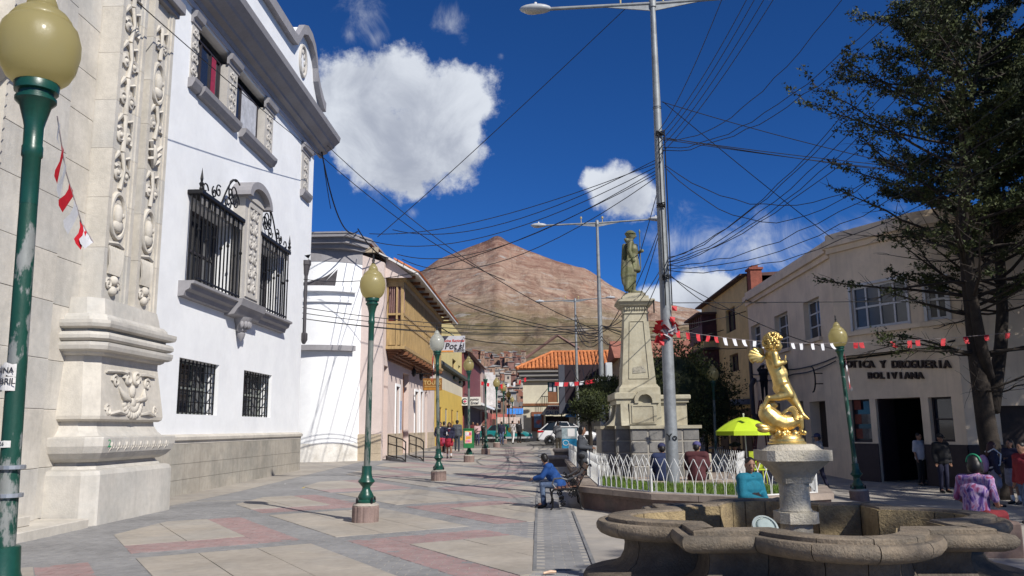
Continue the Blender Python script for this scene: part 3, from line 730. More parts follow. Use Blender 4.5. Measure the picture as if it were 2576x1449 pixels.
    while zz<8.4:
        q=MB()
        for sg in (-1,1):
            q.tube(spiral((24.53+sg*.22,zz+.17),.16,1.4,r.uniform(0,3),pc,12,sg),.03,5);q.ball(pc.p(24.53+sg*r.uniform(.05,.3),zz+.36,.0),(.04,.09,.07))
        q.ball(pc.p(24.53,zz+.15,0),(.05,.08,.12));obj('carved_scroll',q,M_PALE,P_,smooth=60);zz+=.46
    h=MB();arc=[(24.53+1.05*math.cos(t),8.72+.62*math.sin(t)) for t in [PI*i/14 for i in range(15)]];inn=[(24.53+.8*math.cos(t),8.72+.4*math.sin(t)) for t in [PI-PI*i/14 for i in range(15)]]
    for i in range(14):
        q=[arc[i],arc[i+1],inn[13-i],inn[14-i]];h.prism(q,0,.62,lambda a_,b_,c:(-9.3+c,a_,b_))
    obj('arched_hood',h,M_TRIM,T)
    h=MB();n2=[(24.53+.8*math.cos(t),8.72+.4*math.sin(t)) for t in [PI*i/14 for i in range(15)]];h.prism(n2,0,.42,lambda a_,b_,c:(-9.3+c,a_,b_));obj('hood_tympanum',h,M_PALE,T)
    q=MB();q.lathe([(.0,4.3),(.06,4.38),(.12,4.5),(.13,4.56),(.1,4.6),(.17,4.64),(.2,4.8),(.3,4.95),(.34,5.04)],10,(-9.15,24.5,0))
    for k in range(6): a_=-1.2+k*.48;q.ball((-9.15+.24*math.cos(a_),24.5+.24*math.sin(a_),4.82),(.07,.07,.12))
    obj('corbel',q,M_TRIM,T,smooth=40)
    # top floor
    for (l,r) in ((20.6,22.65),(23.65,25.95)):
        w=window(T,pf,l,r,11.05,12.6,.2,3,1,M_DFR,M_DGLASS,.07)
        q=MB();pf.bx(q,r-.62,r-.35,11.1,12.5,-.19,-.17) if l<22 else pf.bx(q,l+.8,r-.15,11.1,12.5,-.19,-.17);obj('curtain',q,mat('red_curtain',(.28,.02,.06),.9,.2,6) if l<22 else mat('pale_curtain',(.45,.46,.5),.9,.2,5),w)
    for (l,r) in ((20.18,20.58),(22.75,23.5),(26.1,26.95),(30.5,31.5)):
        q=MB();pf.bx(q,l,r,11.0,12.6,-.28 if r<30 else 0,.03);o=obj('pilaster',q,M_PALE,T);pc=PF((-9.27,0,0),(0,1,0),(1,0,0));mid=(l+r)/2;hw=min(.2,(r-l)*.3)
        zz=11.12
        while zz<12.3:
            q=MB()
            for sg in (-1,1): q.tube(spiral((mid+sg*hw*.6,zz+.13),.11,1.3,zz,pc,10,sg),.024,5)
            q.ball(pc.p(mid,zz+.25,0),(.03,.06,.08));obj('carved_scroll',q,M_PALE,o,smooth=60);zz+=.36
        q=MB();q.prism([(0,12.6),(.06,12.6),(.08,12.72),(.16,12.76),(.2,12.92),(0,12.96)],l-.08,r+.08,lambda a_,b_,c:(-9.3+a_,c,b_));obj('pilaster_capital',q,M_TRIM,T)
        q=MB();q.prism([(0,10.72),(.12,10.75),(.2,10.9),(.22,11.0),(0,11.0)],l-.05,r+.05,lambda a_,b_,c:(-9.3+a_,c,b_));obj('sill',q,M_TRIM,T)
    for (l,r) in ((20.7,23.5),(23.85,26.9)):
        q=MB();q.prism([(0,10.70),(.14,10.72),(.24,10.86),(.26,10.985),(0,10.985)],l,r,lambda a_,b_,c:(-9.3+a_,c,b_));obj('sill',q,M_TRIM,T)
    # cornice with returns, parapet with shaped gable
    q=MB();q.prism([(0,13.02),(.06,13.02),(.08,13.16),(0,13.16)],17,32.3,lambda a_,b_,c:(-9.3+a_,c,b_));obj('under_cornice_band',q,mat('lilac_cornice_shade',(.42,.42,.47),.8,.08,1.),T)  # shading under the cornice, put into the lilac colour of a thin band
    prof=[(0,13.165),(.12,13.165),(.16,13.3),(.34,13.36),(.36,13.44),(.62,13.6),(.66,13.68),(.86,13.86),(.9,14.06),(0,14.1)]
    q=MB();q.prism(prof,17,33.1,lambda a_,b_,c:(-9.3+a_,c,b_));q.prism(prof,9.3,16,lambda a_,b_,c:(-c,32.25+a_,b_));obj('cornice',q,M_TRIM,T)
    top=[(17,14.1),(17,16.15),(27.7,16.15),(28.1,16.2),(28.45,16.6),(28.8,17.0),(29.3,17.22),(29.9,17.2),(30.4,16.95),(30.75,16.5),(30.9,16.0),(31.3,15.6),(31.9,15.25),(32.2,15.2),(32.2,14.1)]
    q=MB();q.prism(top,0,.4,lambda a_,b_,c:(-9.45+c,a_,b_));obj('parapet',q,M_WHITE,T)
    q=MB();
    for (a0,a1) in zip(top[1:-2],top[2:-1]):
        dx,dz=a1[0]-a0[0],a1[1]-a0[1];L_=math.hypot(dx,dz);nx,nz_=-dz/L_,dx/L_
        if nz_<0: nx,nz_=-nx,-nz_
        q.prism([(a0[0],a0[1]-.3*(1 if dz==0 else 1)),(a1[0]+.001,a1[1]-.3),(a1[0]+.001,a1[1]+.09),(a0[0],a0[1]+.09)],.39,.62,lambda a_,b_,c:(-9.45+c,a_,b_))
    obj('coping',q,M_TRIM,T)
    q=MB();q.tube([(-9.03,29.35+.42*math.cos(t),15.85+.62*math.sin(t)) for t in [2*PI*i/20 for i in range(21)]],.07,6)
    for k in range(9): q.ball((-9.04,29.35+.25*math.cos(k*.7),15.85+.4*math.sin(k*.7)),(.04,.09,.11))
    obj('medallion',q,M_PALE,T,smooth=60)
    q=MB();q.bx(-9.7,-9.3,32.2,33.0,14.1,15.9,.02);obj('corner_post',q,M_WHITE,T)
    # drainpipe at the corner
    q=MB();q.tube([(-9.22,31.42,7.9),(-9.22,31.42,5.4)],.07,8);q.lathe([(.08,7.7),(.16,8.1),(.19,8.12),(.19,8.3)],8,(-9.22,31.42,0));q.lathe([(.05,4.95),(.14,5.1),(.14,5.35),(.09,5.4)],8,(-9.22,31.42,0));obj('drainpipe',q,mat('dark_pipe',(.06,.055,.06),.6),T,smooth=40)
    q=MB();q.tube([(-11.5,27.2,14.2),(-11.5,27.2,22)],.05,6);obj('antenna_pole',q,M_IRON,T)
white_house()
# ================================================================ rounded white corner house
def round_house():
    T=thing('rounded_corner_house','low white house with a rounded corner and curved ledge','house',(-10.5,39,0))
    cx,cy,r=-10.7,40.2,3.0
    def arc(rr,a0=-178,a1=-8,n=22): return [(cx+rr*math.cos(math.radians(a0+(a1-a0)*i/n)),cy+rr*math.sin(math.radians(a0+(a1-a0)*i/n))) for i in range(n+1)]
    def plan(e): return [(-16,cy-r+.6-e)]+[(-12.3,cy-r+.6-e)]+arc(r+e,-148,-42)+[(-8.47+e*.3,38.4),(-8.45,46),(-16,46)]
    m=MB();m.prism(plan(0),-.3,10.1);obj('wall',m,M_WHITE,T,smooth=25)
    m=MB();m.prism([(p[0],p[1]) for p in plan(.02)],9.5,10.1);obj('under_cornice_band',m,M_TRIM,T)
    m=MB();
    for (z0,z1,e) in ((10.1,10.3,.15),(10.3,10.55,.4),(10.55,10.7,.62),(10.7,10.78,.66)): m.prism([(-16,cy-r-e),(-9.2+e*.6,cy-r-e),(-8.3+e*.4,38.3-e*.2),(-8.3+e*.4,46),(-16,46)],z0,z1-.001)
    obj('cornice',m,M_TRIM,T)
    for (z0,z1,e,a0,a1) in ((5.25,5.5,.3,-122,-50),(7.55,7.68,.12,-120,-52),(8.05,8.3,.22,-122,-49)):
        o=arc(r+e,a0,a1);i_=arc(r-.05,a0,a1)[::-1];m=MB();m.prism(o+i_,z0,z1) if False else None
        for k in range(22): m.prism([o[k],o[k+1],i_[21-k],i_[22-k]],z0,z1)
        obj('ledge',m,M_TRIM if z0<6 else M_WHITE,T)
    m=MB();a=-100
    for k in range(3): m.add([(cx+(r+.1)*math.cos(math.radians(-104+k*12)),cy+(r+.12)*math.sin(math.radians(-104+k*12)),8.3),(cx+(r+.1)*math.cos(math.radians(-92+k*12)),cy+(r+.12)*math.sin(math.radians(-92+k*12)),8.3),(cx+r*math.cos(math.radians(-66)),cy+r*math.sin(math.radians(-66)),9.35-.1*k)],[(0,1,2)])
    obj('torn_tarpaulin',m,mat('dark_tarp',(.06,.055,.06),.8,.3,3),T)
    m=MB();m.prism([p for p in plan(.015)],-.2,1.0);obj('plinth',m,mat('stained_render',(.66,.64,.6),.9,.12,1.6,.2,15,col2=(.5,.47,.42),c2s=1.4,c2t=(.52,.7)),T)
round_house()
# ================================================================ pink house with timber balcony
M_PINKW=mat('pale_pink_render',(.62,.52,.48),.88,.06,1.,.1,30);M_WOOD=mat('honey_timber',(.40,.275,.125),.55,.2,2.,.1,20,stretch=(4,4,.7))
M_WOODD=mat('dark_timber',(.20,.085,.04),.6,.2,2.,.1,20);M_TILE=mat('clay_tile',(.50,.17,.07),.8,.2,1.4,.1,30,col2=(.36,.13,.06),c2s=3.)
M_TAN=mat('tan_cladding',(.45,.37,.27),.85,.14,1.5,.2,30)
def fx(X): return lambda l,t,r,b:(Xp(l,t,X).y,Xp(r,t,X).y,Xp((l+r)/2,b,X).z,Xp((l+r)/2,t,X).z)
def pink_house():
    X=-7.4;T=thing('balcony_house','pink house with long honey-coloured timber balcony and clay tile eaves','house',(-9,46,0))
    pf=PF((X,0,0),(0,1,0),(1,0,0))
    def c6(x,y): return ((1480+x/3.62)/1.5404,(1400+y/3.62)/1.5404)
    H={}
    for n,(l,t,r,b) in dict(door1=(10,60,78,1300),win1=(188,355,238,1040),door2=(288,170,372,1240),win2=(455,425,500,1040),win3=(530,428,566,1040),door3=(603,430,632,1040)).items():
        y0=Xp(*c6(l,(t+b)/2),X).y;y1=Xp(*c6(r,(t+b)/2),X).y;z1=Xp(*c6((l+r)/2,t),X).z;z0=Xp(*c6((l+r)/2,b),X).z;H[n]=(max(y0,38.6),y1,max(.12,z0) if 'door' not in n else .1,z1)
    m=wall_holes(pf,38.2,57.5,-.3,9.6,[(*h,.35) for h in H.values()])
    m.add([(-7.4,38.2,-.3),(-8.8,38.2,-.3),(-8.8,38.2,10.1),(-7.4,38.2,9.6)],[(0,3,2,1)]);m.add([(X,57.5,-.3),(-14,57.5,-.3),(-14,57.5,9.6),(X,57.5,9.6)],[(0,1,2,3)])
    obj('wall',m,M_PINKW,T)
    for n,h in H.items():
        if 'door' in n:
            m=MB();pf.bx(m,h[0]+.02,h[1]-.02,h[2],h[3]-.02,-.34,-.28)
            for k in range(2): pf.bx(m,h[0]+.1+(h[1]-h[0])*.45*k,h[0]+(h[1]-h[0])*.45*(k+1),h[2]+.3,h[3]-.3,-.28,-.25)
            obj('door',m,M_WOODD if n=='door3' else mat('red_brown_door',(.30,.11,.04),.5,.2,2.,stretch=(3,3,.5)),T)
        else:
            w=window(T,pf,*h,.3,1,3,M_WOODD,M_DGLASS,.05,pane=False)
            g=MB()
            for k in range(5):
                zc=h[2]+(h[3]-h[2])*(k+.5)/5
                for sg in (-1,1): g.tube(spiral(((h[0]+h[1])/2,zc+sg*.12),.14,1.1,k,PF((X-.12,0,0),(0,1,0),(1,0,0)),8,sg),.012,4)
            for k in range(3): x=h[0]+.06+(h[1]-h[0]-.12)*k/2;pf.bx(g,x-.01,x+.01,h[2],h[3],-.12,-.1)
            obj('window_grille',g,M_IRON,T)
            for (a,b_,z0,z1) in ((h[0]-.14,h[0]-.002,h[2],h[3]+.14),(h[1]+.002,h[1]+.14,h[2],h[3]+.14),(h[0],h[1],h[3]+.002,h[3]+.14)): q=MB();pf.bx(q,a,b_,z0,z1,0,.05);obj('window_surround',q,M_WHITE,T)
    # tan tiled dado on the pink wall and corner
    def dado(a0,a1):
        n=max(1,round((a1-a0)/.75))
        for j in range(3):
            for k in range(n):
                q=MB();pf.bx(q,a0+(a1-a0)*k/n+.006,a0+(a1-a0)*(k+1)/n-.006,.05+j*.45,.49+j*.45,0,.05);obj('dado_tile',q,M_TAN,T)
    ds=sorted((h[0]-.1,h[1]+.1) for n,h in H.items() if 'door' in n);e=[(38.2,ds[0][0])] if ds[0][0]>38.5 else []
    for (a,b_) in zip(ds,ds[1:]): e.append((a[1],b_[0]))
    e.append((ds[-1][1],57.5))
    for a0,a1 in e: dado(a0,a1)
    pe=PF((0,38.2,0),(1,0,0),(0,-1,0))
    for j in range(3):
        for k in range(2): q=MB();pe.bx(q,-8.72+k*.66,-8.07+k*.66,.05+j*.45,.49+j*.45,0,.05);obj('dado_tile',q,M_TAN,T)
    # balcony
    x0,x1,y0,y1=X,-6.55,39.0,54.6;B=obj('balcony',MB().bx(x0-.2,x1+.1,y0-.1,y1+.1,5.45,5.6).bx(x0,x1-.06,y0+.1,y1,5.6,5.66),M_WOOD,T)
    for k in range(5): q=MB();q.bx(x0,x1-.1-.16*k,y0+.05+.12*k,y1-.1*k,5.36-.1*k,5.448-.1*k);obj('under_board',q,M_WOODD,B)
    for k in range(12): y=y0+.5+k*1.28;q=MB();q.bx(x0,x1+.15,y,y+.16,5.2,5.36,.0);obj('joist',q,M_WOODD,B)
    for z0,z1 in ((6.7,6.82),(7.12,7.22),(8.55,8.8)): q=MB();q.bx(x1-.1,x1,y0+.121,y1,z0,z1);q.bx(x0,x1,y0,y0+.1,z0+.001,z1-.001);obj('rail',q,M_WOOD,B)
    q=MB();q.bx(x0,x1+.12,y0-.08,y1+.05,8.8,8.98);obj('top_beam',q,M_WOOD,B)
    n=40
    for k in range(n+1):
        y=y0+.16+(y1-y0-.25)*k/n;q=MB();q.bx(x1-.085,x1-.02,y,y+.1,5.66,6.7);obj('balcony_panel',q,M_WOOD,B)
        q=MB();q.bx(x1-.09,x1-.01,y,y+.09,7.22,8.55);obj('baluster',q,M_WOOD,B)
        q=MB();q.bx(x1-.085,x1-.015,y+.02,y+.08,6.82,7.12);obj('baluster',q,M_WOOD,B)
    q=MB();q.bx(x1-.5,x1-.46,y0+.2,y1-.1,6.8,8.55);obj('balcony_screen',q,mat('dark_red_glazing',(.10,.02,.02),.25,.3,1.5),B)
    q=MB();q.bx(x0+.01,x1-.06,y0+.03,y0+.06,5.66,6.7);obj('end_panel',q,M_WOOD,B)
    for (a,b_) in ((x0+.02,x0+.08),(x0+.47,x0+.55),(x1-.14,x1-.0)): q=MB();q.bx(a,b_,y0-.02,y0+.12,5.6,8.8);obj('post',q,M_WOOD,B)
    for k in range(8): a=x0+.14+k*.1;q=MB();q.bx(a,a+.035,y0+.04,y0+.07,7.22,8.55);obj('slat',q,mat('maroon_slat',(.35,.22,.2),.6),B)
    q=MB();q.bx(x0+.05,x1-.1,y0+.14,y0+.16,6.82,8.55);obj('end_pane',q,mat('dark_red_glazing'),B)
    # eaves: sloping white soffit, rafter ends, clay tiles
    def rz_(x): return 10.0-(x-X)*.55
    q=MB();q.add([(X-.3,38.3,10.05),(-5.75,38.3,rz_(-5.75)-.12),(-5.75,57.6,rz_(-5.75)-.12),(X-.3,57.6,10.05),(X-.3,38.3,10.15),(-5.75,38.3,rz_(-5.75)),(-5.75,57.6,rz_(-5.75)),(X-.3,57.6,10.15)],[(0,1,2,3),(7,6,5,4),(0,4,5,1),(1,5,6,2),(2,6,7,3)]);obj('soffit',q,mat('white_soffit',(.7,.68,.66),.9),T)
    q=MB();q.add([(X,38.6,8.9),(X+1.3,38.6,8.9),(X+1.3,38.62,8.95),(X,38.6,10.0)],[(0,1,2,3),(3,2,1,0)]);obj('gable_board',q,M_PINKW,T)
    for k in range(11): y=39.3+k*1.72;q=MB();q.bx(-7.3,-6.05,y,y+.14,8.98,9.12);obj('rafter',q,M_WOODD,T)
    tm=MB()
    for j in range(7):
        a=PI*j/6;tm.v+=[V((0,.115*math.cos(a),.10*math.sin(a))),V((.45,.13*math.cos(a),.11*math.sin(a)-.25))]
    for j in range(6): tm.f.append((2*j,2*j+1,2*j+3,2*j+2))
    me=bpy.data.meshes.new('roof_tile');me.from_pydata([tuple(p) for p in tm.v],[],tm.f);me.materials.append(M_TILE)
    for k in range(72):
        for j in range(3):
            o=link('roof_tile',me,T);o.location=V((-6.12-.42*j,38.4+k*.265,rz_(-6.12-.42*j)+.02))-wloc(T)
    q=MB();q.add([(-7.6,38.2,10.2),(-9.6,38.4,11.3),(-9.6,57,11.3),(-7.6,57.6,10.2)],[(0,3,2,1)]);obj('roof',q,M_TILE,T)
    q=MB();q.bx(-9.5,-7.7,38.15,38.35,10.1,10.35);obj('ridge_board',q,M_TAN,T)
    # wall lantern, hanging bracket
    for (px,py) in ((1028,935),(1047,945)):
        c=Xp(px,py,X);q=MB();q.bx(X,X+.35,c.y-.02,c.y+.02,c.z+.25,c.z+.29);q.lathe([(.03,-.3),(.1,-.2),(.13,.08),(.05,.18),(.02,.25)],6,(X+.3,c.y,c.z));obj('wall_lantern',q,M_IRON,T)
    q=MB();h=H['win1'];pf.bx(q,h[1]+.16,h[1]+.75,h[2]+.3,h[3]-.7,.001,.02);obj('notice_board',q,mat('blue_notice',(.25,.32,.5),.6,.3,5),T)
pink_house()
# ================================================================ street lamps
M_GREEN=mat('green_lamp_paint',(.007,.058,.040),.35,.15,6,.05,60,spec=.5)
M_GREENW=mat('worn_green_paint',(.008,.055,.038),.5,.15,6,.1,60,col2=(.22,.23,.22),c2s=9.,c2t=(.54,.60),stretch=(1,1,.4))
M_GREENX=mat('mostly_bare_pole',(.15,.165,.15),.55,.18,5,.1,60,col2=(.008,.05,.036),c2s=9.,c2t=(.52,.58),stretch=(1,1,.3))
M_RIB=mat('red_ribbed_concrete',(.23,.165,.145),.85,.2,4,.3,40);M_CEM=mat('cement_cap',(.38,.34,.29),.9,.2,6,.4,30)
def globe_mat(name,col,tr):
    M=bpy.data.materials.new(name);M.use_nodes=True;nt=M.node_tree;N=nt.nodes;L=nt.links;b=N['Principled BSDF'];out=N['Material Output']
    b.inputs['Base Color'].default_value=(*col,1);b.inputs['Roughness'].default_value=.28;b.inputs['Coat Weight'].default_value=.4;b.inputs['Coat Roughness'].default_value=.15
    t=N.new('ShaderNodeBsdfTranslucent');t.inputs[0].default_value=(*tr,1);mx=N.new('ShaderNodeMixShader');mx.inputs[0].default_value=.6
    n=N.new('ShaderNodeTexNoise');n.inputs['Scale'].default_value=90;bn=N.new('ShaderNodeBump');bn.inputs['Strength'].default_value=.25;bn.inputs['Distance'].default_value=.01;L.new(n.outputs[0],bn.inputs['Height']);L.new(bn.outputs[0],b.inputs['Normal'])
    L.new(b.outputs[0],mx.inputs[1]);L.new(t.outputs[0],mx.inputs[2]);L.new(mx.outputs[0],out.inputs[0]);return M
M_GLOBE=globe_mat('amber_globe',(.42,.37,.19),(.78,.70,.40));M_GLOBEW=globe_mat('clear_globe',(.55,.55,.5),(.72,.72,.66))
def make_lamp(label,gm,pole=None,lamp_h=0.):
    t=thing('street_lamp',label,'street lamp',group='globe lamps along the pedestrian street')
    n=48;obj('base_block',MB().lathe([(.235,-.1),(.235,.26),(.225,.285)],n,rmod=lambda k,z:1-.045*((k%4)==0)),M_RIB,t,world=False)
    obj('cement_cap',MB().lathe([(.228,.286),(.215,.31),(.17,.33)],24,rmod=lambda k,z:1+.02*math.sin(k*1.7)),M_CEM,t,smooth=40,world=False)
    foot=obj('cast_foot',MB().lathe([(.165,.325),(.17,.36),(.13,.39),(.145,.43),(.11,.50),(.075,.56),(.07,.60),(.12,.66),(.15,.69),(.145,.71),(.11,.75),(.09,.82),(.085,.96),(.075,.965)],20),M_GREEN,t,smooth=50,world=False)
    for k in range(4): a=PI/4+k*PI/2;obj('anchor_bolt',MB().lathe([(.02,.33),(.02,.39),(.008,.43)],6,(.185*math.cos(a),.185*math.sin(a),0)),M_IRON,foot,world=False)
    h=lamp_h
    p=obj('pole',MB().lathe([(.060,.96),(.055,1.6),(.049,3.62+h)],14),pole or M_GREENX,t,smooth=60,world=False)
    obj('pole_head',MB().lathe([(.051,3.2+h),(.052,3.5+h),(.060,3.51+h),(.060,3.57+h),(.055,3.58+h),(.056,3.7+h),(.064,3.74+h),(.09,3.84+h),(.118,3.87+h),(.118,3.89+h),(.10,3.9+h),(.10,3.925+h),(.125,3.93+h),(.13,3.98+h),(.12,4.0+h)],18),M_GREEN,t,smooth=40,world=False)
    g=obj('globe',MB().lathe([(.13,3.985+h),(.18,4.03+h),(.215,4.1+h),(.235,4.2+h),(.235,4.28+h),(.215,4.36+h),(.185,4.4+h),(.178,4.405+h),(.18,4.415+h),(.15,4.46+h),(.1,4.5+h),(.085,4.51+h),(.09,4.525+h),(.075,4.57+h),(.04,4.62+h),(.03,4.64+h)],24),gm,t,smooth=50,world=False)
    obj('finial',MB().lathe([(.04,4.635+h),(.02,4.66+h),(.03,4.7+h),(.012,4.74+h),(.02,4.77+h),(.0,4.83+h)],8),M_IRON,t,smooth=60,world=False)
    return t
LAMP_Y=[(922,14.6),(1104,25.3),(1180,35.9),(1222,43.9),(1250,54.5),(1268,63.),(1281,78.),(1290,92.)]
lab=['green lamp on red ribbed base beside the white house, dark finial on top','green lamp in front of the timber balcony, clear whitish globe','green lamp with a poster bin strapped low on its post','slim green lamp with its globe missing behind the bin lamp','green lamp beside the teal car, amber globe','green lamp with a second litter bin, just past the teal car','far green lamp at the mouth of the market street','farthest green lamp down the market street']
LAMPS=[]
L0=make_lamp(lab[0],M_GLOBE)
for k,(px,y) in enumerate(LAMP_Y):
    x=Yp(px,1150,y).x
    o=L0 if k==0 else copy_tree(L0)
    o.location=(x,y,gz(x,y));o['label']=lab[k];LAMPS.append(o)
    o.rotation_euler=(0,(.012,-.018,-.004,.0,.004,-.006,.0,.0)[k],k*.3)
for c in LAMPS[1].children:
    if c.name.startswith('globe'): c.data=c.data.copy();c.data.materials[0]=M_GLOBEW
for c in list(LAMPS[3].children):
    if c.name.startswith(('globe','finial')): bpy.data.objects.remove(c)
obj('bare_bulb',MB().ball((0,0,4.12),(.06,.06,.13)).lathe([(.03,3.95),(.03,4.0)],8),M_GLOBEW,LAMPS[3],smooth=180,world=False)
NL=copy_tree(L0);NL.location=(-3.045,4.7,0);NL['label']='large near lamp at the left edge, green post plastered with torn paper';NL.rotation_euler=(0,-.024,0)
for c in NL.children:
    if c.name.startswith('pole') and not c.name.startswith('pole_head'): c.data=c.data.copy();c.data.materials[0]=M_GREENW
    c.location.z-=.215 if not c.name.startswith(('base','cement','cast')) else 0
def near_lamp_paper():
    x,y=NL.location.x-.028,NL.location.y;M_P=mat('torn_paper',(.62,.60,.58),.8,.15,12);M_I=mat('print_ink',(.05,.05,.06),.7)
    def band(py0,py1,ragged):
        a=Yp(60,py0,y).z;b=Yp(60,py1,y).z;m=MB();n=14;vs=[]
        for k in range(n+1):
            t=math.radians(-190+200*k/n);r_=.0655;vs.append((x+.008+r_*math.cos(t),y+r_*math.sin(t),b+RN.uniform(-ragged,ragged)));vs.append((x+.008+r_*math.cos(t),y+r_*math.sin(t),a+RN.uniform(-ragged,ragged)))
        m.add(vs,[(2*k,2*k+2,2*k+3,2*k+1) for k in range(n)]);return obj('paper_strip',m,M_P,NL),(a+b)/2
    o,z=band(918,948,.012);text('print','BINA',.045,(x+.004,y-.068,z),(1,0,0),(0,0,1),M_I,o,.0005,True)
    o,z=band(949,983,.004);text('print','ABRIL',.05,(x+.004,y-.068,z+.012),(1,0,0),(0,0,1),M_I,o,.0005,True)
    o,z=band(1108,1125,.002);text('print','00826',.03,(x-.01,y-.068,z+.002),(1,0,0),(0,0,1),M_I,o,.0005)
    # back of a street sign clamped to the post
    S_=thing('sign_back','grey perforated metal sign bracket clamped to the near lamp post','sign',(x-.1,y-.06,1.2))
    Mz=mat('galvanised',(.42,.44,.47),.4,.12,6,metal=.6);z0=Yp(20,1282,y).z;z1=Yp(20,1140,y).z
    m=MB();m.bx(x-.5,x-.115,y-.075,y-.07,z0,z1);obj('plate',m,Mz,S_)
    m=MB();m.bx(x-.115,x-.10,y-.16,y-.05,z0,z1);m.bx(x-.10,x-.03,y-.165,y-.16,z0,z1);obj('channel',m,Mz,S_)
    for k in range(6):
        z=z0+.04+(z1-z0-.08)*k/5;m=MB();m.bx(x-.075,x-.055,y-.1665,y-.1655,z-.015,z+.015);obj('slot',m,M_IRON,S_)
        m=MB();m.bx(x-.16,x-.145,y-.0765,y-.0755,z-.01,z+.01);obj('slot',m,M_IRON,S_)
    for z in (z0+.08,z1-.08):
        m=MB();m.lathe([(.0705,-.012),(.074,-.01),(.074,.01),(.0705,.012)],16,(x+.006,y,z));obj('clamp',m,Mz,S_)
        m=MB();m.ball((x-.2,y-.08,z),.022);obj('bolt',m,Mz,S_)
near_lamp_paper()
p=Yp(2163,1250,21.5);RL=copy_tree(L0);RL.location=(p.x,21.5,gz(p.x,21.5)-.02);RL.rotation_euler=(0,-.055,0);RL['label']='leaning green lamp in front of the cream shop, red ribbons on its post'
for c in RL.children:
    if c.name.startswith('pole') and not c.name.startswith('pole_head'): c.data=c.data.copy();c.data.materials[0]=M_GREENW
p=Yp(1790,945,33);o=copy_tree(L0);o.location=(p.x,33,gz(p.x,33)-.5);o['label']='shaded lamp globe showing above the dark tree behind the monument'
# litter bins on posts
def bin_(lamp,z0,lbl,s=1.):
    x,y,z=lamp.location;T=thing('litter_bin',lbl,'litter bin',(x,y-.2,z+z0),0,'green litter bins on lamp posts');Mg=mat('bin_green',(.02,.16,.05),.5,.25,5)
    m=MB();m.prism([(-.2,-.16),(.2,-.16),(.24,0),(.2,.12),(-.2,.12),(-.24,0)],0,.78);obj('bucket',m,Mg,T,world=False)
    obj('hood',MB().bx(-.25,.25,-.17,.13,.78,.83,.02),Mg,T,world=False)
    q=MB();q.bx(-.15,.15,-.172,-.165,.2,.72);P=obj('poster',q,mat('bin_poster',(.62,.42,.50),.6,.1,9,col2=(.75,.45,.12),c2s=8.,c2t=(.5,.56)),T,world=False)
    for (a,b,c,d,cl) in ((-.12,.02,.56,.68,(.7,.68,.66)),(-.1,.1,.38,.5,(.7,.35,.05)),(.03,.13,.54,.66,(.6,.1,.2)),(-.12,.1,.24,.33,(.66,.2,.3))):
        q=MB();q.bx(a,b,-.176,-.173,c,d);obj('poster_print',q,mat('print_%d'%int(c*100),cl,.6,.3,20),P,world=False)
    return T
bin_(LAMPS[2],.62,'green litter bin with a pink poster on the lamp by the schoolgirls');bin_(LAMPS[5],.55,'smaller green litter bin on the lamp beyond the teal car')
# ================================================================ tall double-arm light poles
M_POLE=mat('grey_pole',(.27,.285,.29),.55,.12,3,.05,40,metal=.3,col2=(.22,.23,.235),c2s=4.)
def make_pole(label):
    t=thing('light_pole',label,'light pole',group='tall double-arm light poles')
    obj('shaft',MB().lathe([(.145,-.2),(.14,.0),(.125,3.),(.10,7),(.062,11.0),(.062,11.05)],14),M_POLE,t,smooth=60,world=False)
    obj('shaft_cap',MB().lathe([(.085,10.9),(.085,11.1),(.03,11.15)],12),M_POLE,t,smooth=50,world=False)
    for sg in (-1,1):
        a=obj('arm',MB().tube([(sg*.05,0,11.0),(sg*2.45,0,11.03+sg*.10)],.042,8),M_POLE,t,smooth=60,world=False)
        obj('arm_web',MB().prism([(sg*.06,10.82),(sg*.06,10.96),(sg*1.2,10.99+sg*.05)],-.015,.015,lambda x,z,y:(x,y,z)),M_POLE,t,world=False)
        c=V((sg*2.75,0,11.05+sg*.11))
        h=obj('lamp_head',MB().ball(c,(.38,.17,.105),16,10),mat('lamp_head_grey',(.42,.43,.44),.4,.08,6),t,smooth=180,world=False)
        obj('diffuser',MB().ball(c+V((sg*.06,0,-.04)),(.25,.13,.085),12,8),mat('lamp_lens',(.45,.42,.36),.15,.1,8,spec=.6),h,smooth=180,world=False)
        obj('photocell',MB().lathe([(.035,.09),(.035,.16),(.02,.17)],8,c),mat('pale_plastic',(.6,.6,.58),.5),h,world=False)
    for x in (-.75,.25): obj('insulator',MB().lathe([(.02,11.0),(.02,11.2),(.05,11.22),(.05,11.28),(.03,11.32)],8,(x,0,0)),mat('insulator',(.45,.36,.16),.4),t,world=False)
    for z in (4.6,5.15,6.0,7.4,7.75,8.4): obj('cable_clamp',MB().lathe([(.10,-.02),(.118-.004*z,-.018),(.118-.004*z,.018),(.10,.02)],12,(0,0,z)),M_IRON,t,world=False)
    return t
PX,PY=2.82,17.65
POLE=make_pole('nearest tall grey light pole rising behind the white fence');POLE.location=(PX,PY,.40)
for (px,y,l) in ((1512,37.,'middle tall light pole left of the statue, cable bundle halfway up'),(1450,62.,'farthest tall light pole standing before the tiled roof')):
    o=copy_tree(POLE);x=Yp(px,900,y).x;o.location=(x,y,gz(x,y)-.1);o['label']=l
text('graffiti','Yo',.2,(PX-.01,PY-.139,1.37),(1,0,0),(0,0,1),M_IRON,POLE,.004,True)
